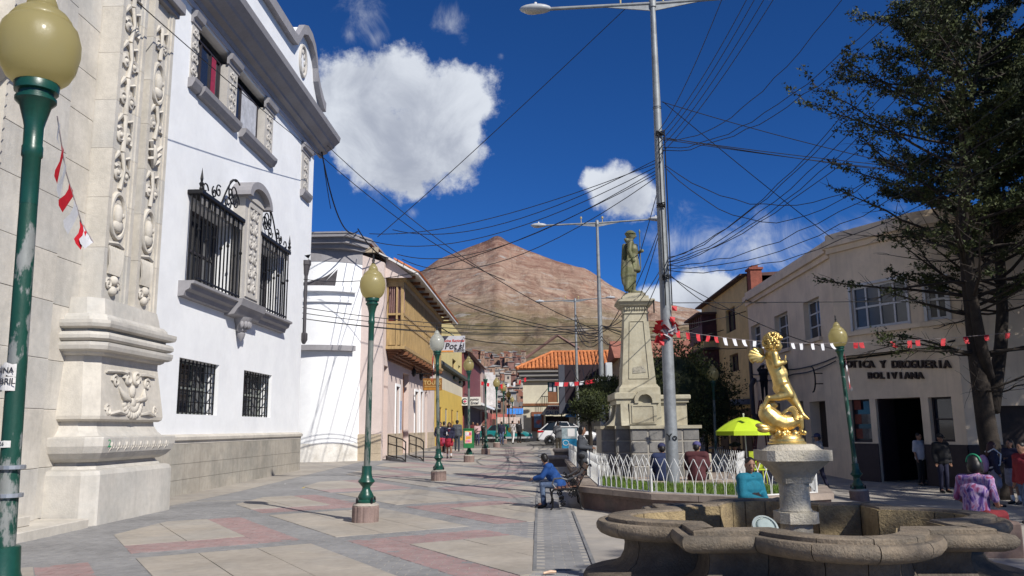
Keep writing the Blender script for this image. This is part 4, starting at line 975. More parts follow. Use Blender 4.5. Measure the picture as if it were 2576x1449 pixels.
# ================================================================ farther houses on the left
def facade(name,label,X,px0,px1,ztop,matw,wins,extra=None,y0=None,fm=None,depth=7,gl=None):
    ya=y0 or Xp(px0,1000,X).y;yb=Xp(px1,1000,X).y;T=thing(name,label,'house',(X-2,(ya+yb)/2,.4))
    pf=PF((X,0,0),(0,1,0),(1,0,0));f=fx(X);H=[(max(ya+.1,h[0]),min(yb-.1,h[1]),max(.2,h[2]),min(ztop-.1,h[3]),.3) for h in [f(*w) for w in wins]]
    m=wall_holes(pf,ya,yb,-.3,ztop,H);m.add([(X,ya,-.3),(X-depth,ya,-.3),(X-depth,ya,ztop),(X,ya,ztop)],[(0,3,2,1)]);m.add([(X,yb,-.3),(X-depth,yb,-.3),(X-depth,yb,ztop),(X,yb,ztop)],[(0,1,2,3)])
    m.add([(X,ya,ztop),(X,yb,ztop),(X-depth,yb,ztop+.3),(X-depth,ya,ztop+.3)],[(0,1,2,3)]);obj('wall',m,matw,T)
    for h in H: window(T,pf,h[0],h[1],h[2],h[3],.25,1,2,fm or M_WOODD,gl or M_DGLASS,.08,pane=False,name='window' if h[2]>.8 else 'door')
    return T,pf,ya,yb
M_YEL=mat('yellow_render',(.60,.42,.10),.85,.08,1.);M_YEL2=mat('pale_yellow_render',(.60,.49,.22),.85,.08,1.);M_MAR=mat('maroon_boards',(.17,.05,.055),.7,.2,2.)
T,pf,ya,yb=facade('yellow_house','yellow house with green sills past the balcony house','house' and -7.5,1090,1163,10.6,M_YEL2,[(1138,905,1147,948),(1153,920,1158,958)],y0=57.7)
for (l,t_,r,b) in ((1138,905,1147,948),(1153,920,1158,958)):
    h=fx(-7.5)(l,t_,r,b);q=MB();pf.bx(q,h[0]-.1,h[1]+.1,h[2]-.3,h[2]-.05,0,.25);obj('sill',q,M_GREEN,T)
q=MB();pf.bx(q,57.75,yb,6.2,6.45,0,.6);obj('string_course',q,mat('dark_gutter',(.08,.09,.08),.7),T)
zg=Xp(1120,1000,-7.5).z;q=wall_holes(PF((-7.42,0,0),(0,1,0),(1,0,0)),57.72,yb,-.2,4.6,[(60.5,62.,.3,3.2,.1),(64.5,66,.3,3.2,.1),(69,70.5,.3,3.2,.1),(73.5,75,.3,3.2,.1)],.1);obj('ground_floor_render',q,M_YEL,T)
q=MB();pf.bx(q,57.75,yb,4.601,6.2,0,.06);obj('cream_band',q,mat('cream_render',(.60,.54,.42),.85,.08,1.),T)
for k,y in enumerate((60.5,64.5,69,73.5)): q=MB();pf.bx(q,y,y+1.5,.3,3.2,.0005,.01);obj('shop_shutter',q,(M_WOODD,mat('grey_shutter',(.3,.3,.3),.6))[k%2],T)
T,pf,ya,yb=facade('maroon_house','maroon boarded house with a white-edged canopy beyond the yellow house',-7.3,1163,1213,9.2,M_MAR,[],y0=79.2,fm=M_WOODD)
for k in range(9):
    y=ya+.3+(yb-ya-.6)*k/9;q=MB();pf.bx(q,y,y+(yb-ya)/9-.12,5.0,8.9,0,.08);obj('board_panel',q,M_MAR,T)
q=MB();pf.bx(q,ya,yb,3.9,4.15,.0,1.6);obj('canopy',q,M_WHITE,T)
q=MB();pf.bx(q,ya+.2,yb-.2,.3,3.8,.001,.03);obj('shop_front',q,mat('dark_shop',(.05,.03,.035),.6,.5,1.5),T)
q=MB();q.prism([(-7.2,9.2),(-6.6,9.0),(-12,11.2)],ya-.3,yb,lambda a,b,c:(a,c,b));obj('roof',q,mat('old_roof',(.2,.12,.1),.9,.3,1.),T)
T,pf,ya,yb=facade('market_house','narrow far house hung with pale banners in the market street',-7.0,1213,1232,9.5,mat('grey_pink_wall',(.4,.3,.27),.9,.2,.6),[],y0=100.5)
for k in range(3): y=ya+2+k*5;q=MB();pf.bx(q,y,y+.12,4.5,8.6,.2,1.3);obj('banner',q,mat('pale_banner',(.6,.58,.56),.8,.2,2),T)
q=MB();pf.bx(q,ya,yb,.4,3.6,0,.4);obj('shop_front',q,mat('red_shop',(.3,.1,.08),.8,.5,1.2),T)
# market awnings at the end of the street
for k,(x,y,z,w,c,l) in enumerate([(-2.6,98,3.4,2.4,(.05,.22,.6),'blue market tarpaulin hanging at the end of the street'),(-3.4,92,2.3,2.6,(.5,.40,.34),'striped cream market awning below the blue tarpaulin'),(-5.2,112,3.0,2.5,(.35,.1,.08),'dull red market awning far down the street')]):
    T=thing('market_awning',l,'awning',(x,y,gz(x,y)),group='market awnings');q=MB()
    for j in range(7):
        xx=-w/2+w*j/7
        q.add([(xx,0,z),(xx+w/7*.9,0,z),(xx+w/7*.9,-1.4,z-.7),(xx,-1.4,z-.7)],[(0,1,2,3)])
    obj('cloth',q,mat('awning_%d'%k,c,.8,.2,3),T,world=False)
    for sx in (-1,1): obj('post',MB().tube([(sx*w*.45,-1.3,0),(sx*w*.45,-1.3,z-.65)],.04,5),M_IRON,T,world=False)
# ================================================================ hanging signs
def board(name,label,px0,py0,px1,py1,y,mt,thick=.06):
    a=Yp(px0,py0,y);b=Yp(px1,py1,y);T=thing(name,label,'sign',((a.x+b.x)/2,y,b.z));q=MB();q.bx(a.x,b.x,y-thick/2,y+thick/2,b.z,a.z,.01);obj('board',q,mt,T)
    return T,a.x,b.x,b.z,a.z
M_INK=mat('dark_ink',(.03,.025,.035),.7);M_RED=mat('red_ink',(.5,.05,.04),.6)
T,x0,x1,z0,z1=board('hanging_sign','white projecting sign with red and black lettering behind the clear lamp globe',1074,846,1170,886,57.6,mat('sign_white',(.50,.50,.54),.6,.06,2));w=x1-x0;h=z1-z0
text('lettering','Oficina Regional',h*.22,(x0+w*.67,57.55,z0+h*.70),(1,0,0),(0,0,1),M_RED,T,.002,True,.2)
text('lettering','Pot',h*.52,(x0+w*.62,57.55,z0+h*.36),(1,0,0),(0,0,1),M_INK,T,.002,True,.2);text('lettering','si',h*.5,(x0+w*.90,57.55,z0+h*.36),(1,0,0),(0,0,1),M_INK,T,.002,True,.2)
q=MB();q.bx(x0+w*.02,x0+w*.7,57.555,57.57,z0+.02,z0+.14);obj('orange_stripe',q,mat('orange_ink',(.6,.25,.06),.6),T)
q=MB();q.bx(x0+w*.72,x1-.04,57.555,57.57,z0+.06,z0+.2);obj('dark_stripe',q,M_INK,T);text('lettering','www. ab. gob. bo',.1,(x0+w*.86,57.55,z0+.13),(1,0,0),(0,0,1),mat('white_ink',(.7,.7,.7),.6),T,.002)
q=MB();q.tube([(-7.4,57.6,z1+.9),(x1-.8,57.6,z1)],.04,6);obj('bracket',q,M_GREEN,T)
T,x0,x1,z0,z1=board('hanging_sign','brown carved timber sign hanging under the balcony',1064,952,1112,982,47.,mat('carved_timber',(.26,.12,.03),.6,.3,5));w=x1-x0;h=z1-z0
text('lettering','TOURS',h*.46,((x0+x1)/2,46.95,z0+h*.62),(1,0,0),(0,0,1),mat('gold_letter',(.55,.38,.15),.5),T,.01,True)
q=MB();q.bx(x0+.08,x1-.08,46.955,46.965,z0+.02,z0+h*.24);obj('lower_panel',q,mat('orange_timber',(.42,.19,.03),.6,.2,5),T)
q=MB();q.bx(x0+.1,x1-.1,46.95,46.965,z0+h*.3,z0+h*.34);obj('underline',q,mat('gold_letter'),T)
q=MB();q.tube([(-7.4,47,z1+.3),(x1,47,z1+.25)],.03,6);obj('bracket',q,M_IRON,T)
q=MB();q.tube([(x0+.2,47,z1),(x0+.2,47,z1+.27)],.012,4);obj('hanger',q,M_IRON,T);q=MB();q.tube([(x1-.2,47,z1),(x1-.2,47,z1+.25)],.012,4);obj('hanger',q,M_IRON,T)
T,x0,x1,z0,z1=board('hanging_sign','white lightbox sign with round dark emblem by the maroon house',1159,999,1210,1020,78.4,mat('lightbox_white',(.62,.61,.6),.5,.05,2),.2);w=x1-x0;h=z1-z0
text('lettering','punto',h*.42,(x0+w*.68,78.28,z0+h*.72),(1,0,0),(0,0,1),M_INK,T,.004,True,.15);text('lettering','Entel',h*.46,(x0+w*.68,78.28,z0+h*.28),(1,0,0),(0,0,1),M_INK,T,.004,True,.15)
cx,cz,r_=x0+w*.2,z0+h*.5,h*.36
q=MB();o_=[];i_=[]
for k in range(17): a=math.radians(40+280*k/16);o_.append((cx+r_*math.cos(a),cz+r_*math.sin(a)));i_.append((cx+.12*r_+r_*.68*math.cos(a),cz+r_*.72*math.sin(a)))
for k in range(16): q.prism([o_[k],o_[k+1],i_[k+1],i_[k]],78.27,78.295,lambda a,b,c:(a,c,b))
obj('emblem_ring',q,mat('dark_green_ink',(.02,.06,.05),.6),T)
q=MB();q.prism([(cx+.1*r_+(.62 if k%2==0 else .25)*r_*math.sin(k*PI/4),cz+(.62 if k%2==0 else .25)*r_*math.cos(k*PI/4)) for k in range(8)],78.265,78.29,lambda a,b,c:(a,c,b));obj('emblem_star',q,mat('crimson_ink',(.5,.03,.12),.6),T)
# ramp with handrails at the balcony house door
def ramp():
    T=thing('handrail_ramp','dark steel handrails on a small ramp at the timber door','handrail',(-7.0,38.6,gz(-7,38.6)));z=gz(-7,38.6);M_=mat('black_rail',(.02,.018,.015),.5)
    a,b=V((-7.2,38.9,z)),V((-5.95,36.4,z))
    for off in (V((0,0,0)),V((.95,.35,0))):
        p=a+off;q_=b+off*.8
        for (h0,h1) in ((1.15,.95),(.75,.6),(.2,.12)): obj('rail',MB().tube([p+V((0,0,h0)),p.lerp(q_,.8)+V((0,0,h1+.02)),q_+V((0,0,h1-.1))],.03,6),M_,T)
        for t in (0,.5,1): obj('post',MB().tube([p.lerp(q_,t),p.lerp(q_,t)+V((0,0,1.15-.28*t))],.03,6),M_,T)
    q=MB();q.add([a+V((-.1,0,.2)),a+V((1,.4,.2)),b+V((.85,.3,.01)),b+V((-.05,0,.01)),a+V((-.1,0,-.1)),a+V((1,.4,-.1)),b+V((.85,.3,-.1)),b+V((-.05,0,-.1))],[(0,3,2,1),(0,4,7,3),(1,2,6,5),(3,7,6,2)]);obj('ramp',q,mat('ramp_steel',(.2,.2,.2),.6,.2,8),T)
ramp()
# ================================================================ pharmacy house with tiled roof
def pharmacy():
    Y=70.;T=thing('pharmacy_house','cream corner pharmacy under a bright clay tile roof','house',(3,Y,.5));pf=PF((0,Y,0),(1,0,0),(0,-1,0));M_C=mat('cream_lime',(.60,.56,.44),.88,.08,.8,.05,20,col2=(.52,.48,.38),c2s=.7)
    f=lambda px,py:(Yp(px,py,Y).x,Yp(px,py,Y).z)
    def R(l,t,r,b): return (f(l,(t+b)/2)[0],f(r,(t+b)/2)[0],f((l+r)/2,b)[1],f((l+r)/2,t)[1])
    win=R(1378,960,1403,1012);door=R(1373,1047,1432,1085);door=(door[0],door[1],.6,door[3])
    x0=-1.35;x1=9.;zt=6.5
    m=wall_holes(pf,x0,x1,.2,zt,[(*win,.25),(*door,.6)]);m.add([(x0,Y,.2),(x0,Y+16,.2),(x0,Y+16,zt),(x0,Y,zt)],[(0,3,2,1)]) ;obj('wall',m,M_C,T)
    w=window(T,pf,*win,.2,2,3,M_GREEN,M_DGLASS,.09)
    for k,(a,b,c,d) in enumerate(((.15,.42,.55,.95),(.58,.9,.5,.85),(.12,.45,.36,.5),(.58,.9,.36,.46))):
        q=MB();W_=win[1]-win[0];H_=win[3]-win[2];pf.bx(q,win[0]+W_*a,win[0]+W_*b,win[2]+H_*c,win[2]+H_*d,-.19,-.18);obj('window_notice',q,mat('sign_white'),w)
    q=MB();pf.bx(q,win[0]+.02,win[1]-.02,win[2],win[2]+.9,-.15,-.1);obj('lower_panel',q,M_WOODD,w)
    q=MB();pf.bx(q,door[0],door[1],door[2],door[3],-.62,-.58);obj('door',q,mat('dark_shop'),T)
    for k in range(3): q=MB();pf.bx(q,door[0]+.1,door[0]+.75,door[3]-.5-.32*k,door[3]-.42-.32*k,-.57,-.55);obj('shelf',q,mat('pale_shelf',(.4,.36,.3),.7),T)
    for (a,b) in ((door[0]-.35,door[0]-.01),(door[1]+.01,door[1]+.45)): q=MB();pf.bx(q,a,b,.4,door[3]+.2,0,.08);obj('door_jamb',q,M_C,T)
    pz=R(1337,1036,1368,1085);q=MB();pf.bx(q,*pz,0,.1);P=obj('display_case',q,mat('display_frame',(.22,.08,.04),.6,.2,3),T);q=MB();pf.bx(q,pz[0]+.22,pz[1]-.2,pz[2]+.3,pz[3]-.2,.1,.105);obj('poster',q,mat('blue_poster',(.12,.2,.32),.4,.5,2.2,col2=(.4,.08,.06),c2s=1.7,c2t=(.55,.62)),P)
    zs=f(1330,1018)[1];q=MB();pf.bx(q,x0-.05,x1,zs-.1,zs+.1,0,.1);obj('string_course',q,M_WOODD,T)
    # sign board above the door
    s=R(1362,1020,1413,1044);q=MB();q.prism([(s[0]+.55,s[3]),(s[1],s[3]),(s[1],s[2]),(s[0]-.1,s[2])],Y-.9,Y-.82,lambda a,b,c:(a,c,b));B=obj('sign_board',q,mat('sign_tan',(.40,.38,.35),.7),T)
    xc=(s[0]+.55+s[1])/2;text('lettering','FARMACIA',.40,(xc,Y-.93,s[3]-.26),(1,0,0),(0,0,1),mat('dark_red_ink',(.22,.04,.04),.6),B,.004,True,sx=.75);text('lettering','GALENO',.48,(xc,Y-.93,s[3]-.68),(1,0,0),(0,0,1),mat('navy_ink',(.02,.05,.14),.6),B,.004,True,sx=.85)
    # small iron balcony by the window
    b=R(1361,978,1378,1020);q=MB()
    for k in range(5): q.tube([pf.p(b[0]+(b[1]-b[0])*k/4,b[2],.6),pf.p(b[0]+(b[1]-b[0])*k/4,b[2]+.75,.6)],.025,4)
    q.tube([pf.p(b[0],b[2]+.75,.6),pf.p(b[1],b[2]+.75,.6)],.03,4);q.tube([pf.p(b[1],b[3],.05),pf.p(b[0],b[2]+.75,.6)],.03,4);obj('balcony_rail',q,M_IRON,T)
    q=MB();pf.bx(q,x0-.15,x1,zt-.9,zt-.55,0,.35);pf.bx(q,x0-.3,x1,zt-.5495,zt-.2,0,.6);pf.bx(q,x0-.45,x1,zt-.1995,zt+.05,0,.8);obj('eaves_moulding',q,mat('grey_boards',(.22,.21,.2),.8,.2,1.5,stretch=(.3,1,4)),T)
    # tiled roof: hipped at the left end
    ze=zt+.1;zr=zt+1.75;dy=3.4
    q=MB();q.add([(x0-.55,Y-.9,ze-.06),(x1,Y-.9,ze-.06),(x1,Y-.9+dy,zr-.06),(x0+2.6,Y-.9+dy,zr-.06)],[(0,1,2,3)]);q.add([(x0-.55,Y-.9,ze-.06),(x0+2.6,Y-.9+dy,zr-.06),(x0-.55,Y+12,ze-.06)],[(0,1,2)]);obj('roof',q,M_TILE,T)
    tm=MB();n=7
    for j in range(n):
        a=PI*j/(n-1)
        for (t,rr) in ((0,.15),(1,.125)): tm.v.append(V((rr*math.cos(a),t*.92,rr*.75*math.sin(a)+t*.92*(zr-ze)/dy+(.0 if t else .035))))
    for j in range(n-1): tm.f.append((2*j+1,2*j+3,2*j+2,2*j))
    tm.f.append(tuple(2*j for j in range(n)))
    me=bpy.data.meshes.new('roof_tile');me.from_pydata([tuple(p) for p in tm.v],[],tm.f);me.materials.append(mat('bright_tile',(.56,.20,.07),.8,.25,.9,.1,20,col2=(.44,.15,.055),c2s=2.2))
    for k in range(32):
        x=x0-.4+k*.33
        if x>x1: break
        for j in range(4):
            if x<x0-.55+3.15*(j+.6)*.85/dy: continue
            o=link('roof_tile',me,T);o.location=V((x,Y-.95+j*.85,ze+j*.85*(zr-ze)/dy))-wloc(T)
    q=MB();q.tube([(x0-.55,Y-.85,ze+.05),(x0+2.6,Y-.9+dy,zr+.06),(x1,Y-.9+dy,zr+.06)],.14,6);obj('ridge_tiles',q,mat('bright_tile'),T)
    q=MB();q.tube([(x0+.2,Y+6,8.1),(x0+3.2,Y+6,10.2),(x0+5.2,Y+6,8.9)],.16,5);obj('rear_roof_edge',q,mat('old_roof'),T)
pharmacy()
# tall dark hoarding in front of the pharmacy
def hoarding():
    Y=66;a=Yp(1404,918,Y);b=Yp(1524,1012,Y);T=thing('dark_hoarding','tall dark screen hoarding hiding the pharmacy upper floor','hoarding',((a.x+b.x)/2,Y,.5))
    q=MB();q.bx(a.x+.5,b.x,Y,Y+.1,b.z,a.z);obj('screen',q,mat('dark_screen',(.022,.012,.018),.7,.2,.6),T)
    q=MB();q.bx(a.x,a.x+.5,Y-.25,Y+.3,b.z-.9,a.z,.02);obj('side_panel',q,mat('slate_panel',(.06,.065,.085),.7,.1,1.),T)
    q=MB();q.bx(a.x+.505,b.x,Y-.05,Y+.1,b.z-.9,b.z-.005);obj('lower_panel',q,mat('slate_panel'),T)
    q=MB();q.bx(a.x+.51,b.x-1,Y-.9,Y-.05,b.z-1.15,b.z-.95);obj('blue_canopy',q,mat('blue_cloth',(.05,.2,.42),.7,.2,2),T)
    for x in (a.x+.2,b.x-.3): q=MB();q.tube([(x,Y,.4),(x,Y,b.z)],.06,6);obj('post',q,M_IRON,T)
    q=MB();q.tube([(a.x+.6,Y-.1,b.z-.9),(a.x+2.2,Y-.1,a.z-1.3)],.05,5);obj('brace',q,M_IRON,T)
    c0=Yp(1523,912,50);c1=Yp(1541,958,50);C=thing('meter_cabinet','pale electrical cabinet beside the middle light pole','cabinet',(c0.x,50,c1.z));q=MB();q.bx(c0.x,c1.x,50,50.5,c1.z,c0.z,.02);obj('case',q,mat('cabinet_grey',(.5,.53,.55),.6,.08,2),C)
    q=MB();q.bx(c0.x+.06,c1.x-.14,49.98,50,c1.z+.08,c0.z-.12);obj('door',q,mat('cabinet_grey'),C);q=MB();q.tube([((c0.x+c1.x)/2,50.25,.3),((c0.x+c1.x)/2,50.25,c1.z)],.06,6);obj('post',q,M_POLE,C)
hoarding()
# ================================================================ cars
M_TYRE=mat('tyre',(.015,.015,.016),.8);M_RIM=mat('alloy',(.5,.5,.5),.35,.1,9,metal=.7);M_CG=glass('car_glass',(.015,.02,.022),.05);M_BLK=mat('black_trim',(.02,.02,.02),.5)
def car(name,label,loc,rz,paint,low,gh,wheels,belt_stripe=None,roofm=None,group=None):
    T=thing(name,label,'car',loc,rz,group);pm=paint
    def loft(secs,mb,close=True):
        n=len(secs[0]);o=len(mb.v)
        for s in secs: mb.v+=[V(p) for p in s]
        for i in range(len(secs)-1):
            for k in range(n): k2=(k+1)%n;mb.f.append((o+i*n+k,o+(i+1)*n+k,o+(i+1)*n+k2,o+i*n+k2))
        mb.f.append(tuple(o+k for k in range(n)));mb.f.append(tuple(o+(len(secs)-1)*n+k for k in range(n-1,-1,-1)))
    def sec(x,zb,zt,hw): return [(x,-hw*.9,zb),(x,-hw,zb+.12),(x,-hw,zt-.16),(x,-hw*.93,zt-.05),(x,-hw*.8,zt),(x,hw*.8,zt),(x,hw*.93,zt-.05),(x,hw,zt-.16),(x,hw,zb+.12),(x,hw*.9,zb)]
    m=MB();loft([sec(*s) for s in low],m);B=obj('body',m,pm,T,smooth=35,world=False)
    g=MB();loft([[(x,-hb,zb),(x2,-ht,zt),(x2,ht,zt),(x,hb,zb)] for (x,zb,x2,zt,hb,ht) in gh],g);obj('glasshouse',g,M_CG,T,smooth=30,world=False)
    r=MB();loft([[(x2,-ht-.01,zt-.03),(x2,-ht*.93,zt+.025),(x2,ht*.93,zt+.025),(x2,ht+.01,zt-.03)] for (x,zb,x2,zt,hb,ht) in gh if zt>gh[0][1]+.3 or True][1:-1] if len(gh)>3 else [[(x2,-ht,zt-.02),(x2,-ht,zt+.02),(x2,ht,zt+.02),(x2,ht,zt-.02)] for (x,zb,x2,zt,hb,ht) in gh],r);obj('roof',r,roofm or pm,T,smooth=35,world=False)
    for (x,zb,x2,zt,hb,ht) in gh:
        for sg in (-1,1): q=MB();q.tube([(x,sg*(hb+.005),zb-.02),(x2,sg*(ht+.008),zt)],.035,5);obj('pillar',q,roofm or pm,T,world=False)
    for (wx,r_) in wheels:
        for sg in (-1,1):
            hw=low[len(low)//2][3]
            w=MB();w.lathe([(r_*.62,-.1),(r_*.95,-.1),(r_,-.06),(r_,.06),(r_*.95,.1),(r_*.62,.1)],20);w.xf(Matrix.Translation((wx,sg*(hw-.08),r_))@Matrix.Rotation(PI/2,4,'X'));W_=obj('wheel',w,M_TYRE,T,smooth=40,world=False)
            q=MB()
            for k in range(5):
                a=2*PI*k/5;q.prism([(-.03,.04),(.03,.04),(.055,r_*.62),(-.055,r_*.62)],-.02,.02);
                for v in q.v[-8:]: x_,y_=v.x,v.y;v.x=x_*math.cos(a)-y_*math.sin(a);v.y=x_*math.sin(a)+y_*math.cos(a)
            q.lathe([(.06,-.03),(.06,.03)],10);q.xf(Matrix.Translation((wx,sg*(hw+.0),r_))@Matrix.Rotation(PI/2,4,'X'));obj('rim',q,M_RIM,W_,world=False)
            q=MB();q.lathe([(r_*1.16,-.05),(r_*1.16,.05),(r_*1.0,.05),(r_*1.0,-.05)],20);q.xf(Matrix.Translation((wx,sg*(hw-.045),r_))@Matrix.Rotation(PI/2,4,'X'));obj('wheel_arch',q,M_BLK,T,world=False)
    return T,B
y=67.;x=Yp(1281,1110,y).x;M_TEAL=mat('teal_car_paint',(.01,.16,.17),.25,.05,1,coat=.6)
low=[(-2.15,.42,.80,.70),(-2.05,.26,.92,.80),(-1.4,.22,.96,.84),(0,.2,.93,.85),(.9,.2,.92,.84),(1.6,.22,.82,.83),(2.0,.26,.72,.78),(2.12,.38,.62,.66)]
gh=[(-1.55,.9,-1.15,1.32,.74,.60),(-.7,.9,-.5,1.42,.76,.63),(.35,.9,.15,1.40,.76,.63),(1.0,.9,.35,1.30,.74,.60)]
T,B=car('parked_car','teal saloon car with silver lower panels crossing the street',(x-.25,y,gz(x,y)),.0,M_TEAL,low,gh,[(-1.28,.3),(1.27,.3)])
for sg in (-1,1):
    q=MB();q.bx(-2.0,2.0,sg*.85-.012,sg*.85+.012,.28,.42);obj('side_trim',q,mat('silver_trim',(.5,.5,.5),.4,.05,2,metal=.4),T,world=False)
    q=MB();q.ball((2.0,sg*.58,.64),(.1,.16,.07));obj('headlight',q,mat('lamp_clear',(.6,.6,.58),.1),T,smooth=180,world=False)
q=MB();q.bx(1.95,2.16,-.8,.8,.24,.44,.05);obj('bumper',q,mat('silver_trim'),T,world=False)
y=57.5;x=Yp(1352,1110,y).x;M_WC=mat('white_car_paint',(.62,.62,.62),.25,.04,1,coat=.5)
low=[(-2.1,.5,.95,.72),(-2.02,.32,1.08,.84),(-1.5,.26,1.06,.90),(0,.24,1.0,.91),(1.0,.24,.98,.9),(1.7,.28,.92,.87),(2.1,.36,.78,.78),(2.2,.45,.66,.66)]
gh=[(-1.95,1.02,-1.35,1.5,.78,.62),(-1.0,1.02,-.75,1.6,.8,.66),(.3,1.0,.0,1.58,.8,.66),(1.15,.98,.4,1.45,.78,.62)]
T,B=car('parked_car','white hatchback taxi with red tail light behind the man in grey',(x+2.1,y,gz(x,y)),0,M_WC,low,gh,[(-1.25,.33),(1.3,.33)],group=None)
for sg in (-1,1): q=MB();q.bx(-2.1,-1.65,sg*.84-.05,sg*.84+.02,.88,1.02,.04);obj('tail_light',q,mat('tail_red',(.45,.01,.01),.2),T,world=False)
q=MB();q.bx(-2.16,-1.9,-.82,.82,.3,.56,.06);obj('bumper',q,M_BLK,T,world=False)
# vendor stand with blue panel before the taxi
def stand():
    Y=40.;a=Yp(1408,1088,Y);b=Yp(1452,1127,Y);z=gz(a.x,Y);T=thing('vendor_stand','blue vendor stand with white notices in front of the taxi','stand',((a.x+b.x)/2,Y,z))
    q=MB();q.bx(a.x+.1,b.x,Y,Y+.5,z+.06,a.z-.3,.02);obj('blue_panel',q,mat('stand_blue',(.02,.2,.36),.5,.1,2),T)
    q=MB();q.bx(a.x+.1,b.x,Y-.01,Y+.5,a.z-.295,a.z+.25);obj('display_glass',q,mat('display_glass',(.3,.36,.38),.1,.4,2.5),T)
    q=MB();q.bx(b.x-.45,b.x-.1,Y-.03,Y-.012,a.z-.2,a.z+.18);obj('notice',q,mat('lightbox_white'),T);q=MB();q.bx(a.x+.05,b.x+.05,Y-.05,Y+.55,a.z+.252,a.z+.3);obj('frame',q,mat('lightbox_white'),T)
    q=MB();q.tube([(b.x-.55+.14*math.cos(t),Y-.012,a.z-.5+.12*math.sin(t)) for t in [2*PI*k/14 for k in range(15)]],.015,4);obj('emblem_ring',q,mat('lightbox_white'),T)
    for xx in (a.x+.15,b.x-.05):
        for yy in (Y+.05,Y+.45): q=MB();q.tube([(xx,yy,z),(xx,yy,z+.32)],.025,5);obj('leg',q,M_IRON,T)
stand()
# ================================================================ planter, fence, monument
M_SAND=mat('red_sandstone',(.17,.115,.095),.85,.2,1.2,.3,25,col2=(.13,.10,.085),c2s=2.);M_CAPS=mat('sandstone_cap',(.33,.27,.22),.85,.2,1.1,.25,25,col2=(.26,.21,.175),c2s=1.6)
M_WFENCE=mat('white_fence_paint',(.66,.66,.63),.45,.1,6)
def off_poly(P,d):
    n=len(P);out=[]
    for i in range(n):
        a,b,c=V((*P[i-1],0)),V((*P[i],0)),V((*P[(i+1)%n],0));n1=V(((b-a).y,-(b-a).x,0)).normalized();n2=V(((c-b).y,-(c-b).x,0)).normalized()
        k=n1+n2;k=k/max(.35,(k.dot(n1)));out.append((b.x-k.x*d,b.y-k.y*d))
    return out
def planter(name,label,P,z0,z1,edges):
    T=thing(name,label,'planter',(sum(p[0] for p in P)/len(P),sum(p[1] for p in P)/len(P),z0))
    Q=off_poly(P,.09);m=MB();m.prism(Q,z0-.2,z1-.16);obj('wall',m,M_SAND,T)
    m=MB();m.prism(off_poly(P,.05),z1-.159,z1-.105);obj('moulding',m,M_SAND,T)
    I=off_poly(P,.42)
    for i in edges:
        a,b=V((*P[i],0)),V((*P[(i+1)%len(P)],0));c,d=V((*I[(i+1)%len(P)],0)),V((*I[i],0));n=max(1,round((b-a).length/1.15))
        for k in range(n):
            q=MB();g=.004/(b-a).length*0+.004;t0,t1=k/n+.003,(k+1)/n-.003
            pts=[a.lerp(b,t0),a.lerp(b,t1),d.lerp(c,t1),d.lerp(c,t0)];q.prism([(p.x,p.y) for p in pts],z1-.104,z1);obj('cap_slab',q,M_CAPS,T)
    m=MB();m.prism(off_poly(P,.43),z1-.2,z1-.03);obj('soil',m,mat('soil',(.07,.055,.035),.95,.3,4),T);return T
PL=[(0.78,20.5),(0.78,16.7),(1.96,14.8),(3.45,13.85),(5.1,14.6),(5.6,16.4),(4.7,17.5),(3.6,17.75),(2.2,18.2),(1.95,20.5)]
planter('planter','low reddish stone planter with the white hoop fence, nearest the fountain',PL,0,.43,[0,1,2,3,4,9])
P2=[(.95,31.5),(.95,24.6),(1.5,23.4),(2.0,24.2),(2.2,31.5)];planter('planter','far stone planter left of the monument behind the woman in the blazer',P2,.05,.42,[0,1,2])
# fence rods shared as two meshes
def rod_mesh(sg,h=.60):
    pts=[(sg*.012,0,0),(sg*.014,0,h*.25),(sg*.04,0,h*.48),(sg*.10,0,h*.72),(sg*.19,0,h)]
    m=MB();m.tube(pts,.0068,5);me=bpy.data.meshes.new('rod');me.from_pydata([tuple(v) for v in m.v],[],m.f);me.materials.append(M_WFENCE);return me
RODS=[rod_mesh(-1),rod_mesh(1)]
def fence(label,a,b,z,posts=(True,True),sp=.19,h=.60):
    a,b=V((*a,z)),V((*b,z));d=b-a;L=d.length;ang=math.atan2(d.y,d.x);T=thing('hoop_fence',label,'fence',a,ang,'white hoop fence panels')
    n=max(2,round(L/sp))
    for k in range(n):
        s=L*(k+.5)/n
        for me in RODS:
            o=link('rod',me,T);o.location=(s,0,0)
    for f,s in zip(posts,(0,L)):
        if f: obj('post',MB().bx(s-.018,s+.018,-.018,.018,0,.42),M_WFENCE,T,world=False)
    obj('bottom_rail',MB().bx(0,L,-.012,.012,.0,.018),M_WFENCE,T,world=False)
    return T
FP=[(1.18,20.3),(1.19,16.75),(2.02,15.12),(3.36,13.98),(4.85,14.75),(5.25,16.3)]
fl=['white hoop fence panel along the bench side of the near planter','white hoop fence panel with the grass corner behind it','front white hoop fence panel between two posts, nearest the fountain','white hoop fence panel behind the man in the teal jacket','short white hoop fence panel at the shaded right end of the planter']
for l,a,b in zip(fl,FP,FP[1:]): fence(l,a,b,.43)
IN=[(1.45,21.0),(1.6,19.6),(4.6,19.4),(5.2,21.2),(5.0,23.6)]
il=['inner white fence panel beside the woman in the blazer','long inner white fence panel in front of the monument base','inner white fence panel right of the monument','inner white fence panel behind the two seated men, far right']
for l,a,b in zip(il,IN,IN[1:]): fence(l,a,b,.36)
fence('far white fence panel on the planter left of the blazer woman',(1.1,30.8),(1.12,24.7),.42);fence('far white fence panel facing the boy on the bench',(1.12,24.7),(1.55,23.6),.42);fence('far inner white fence panel by the topiary trees',(1.6,29.5),(1.9,24.5),.42)
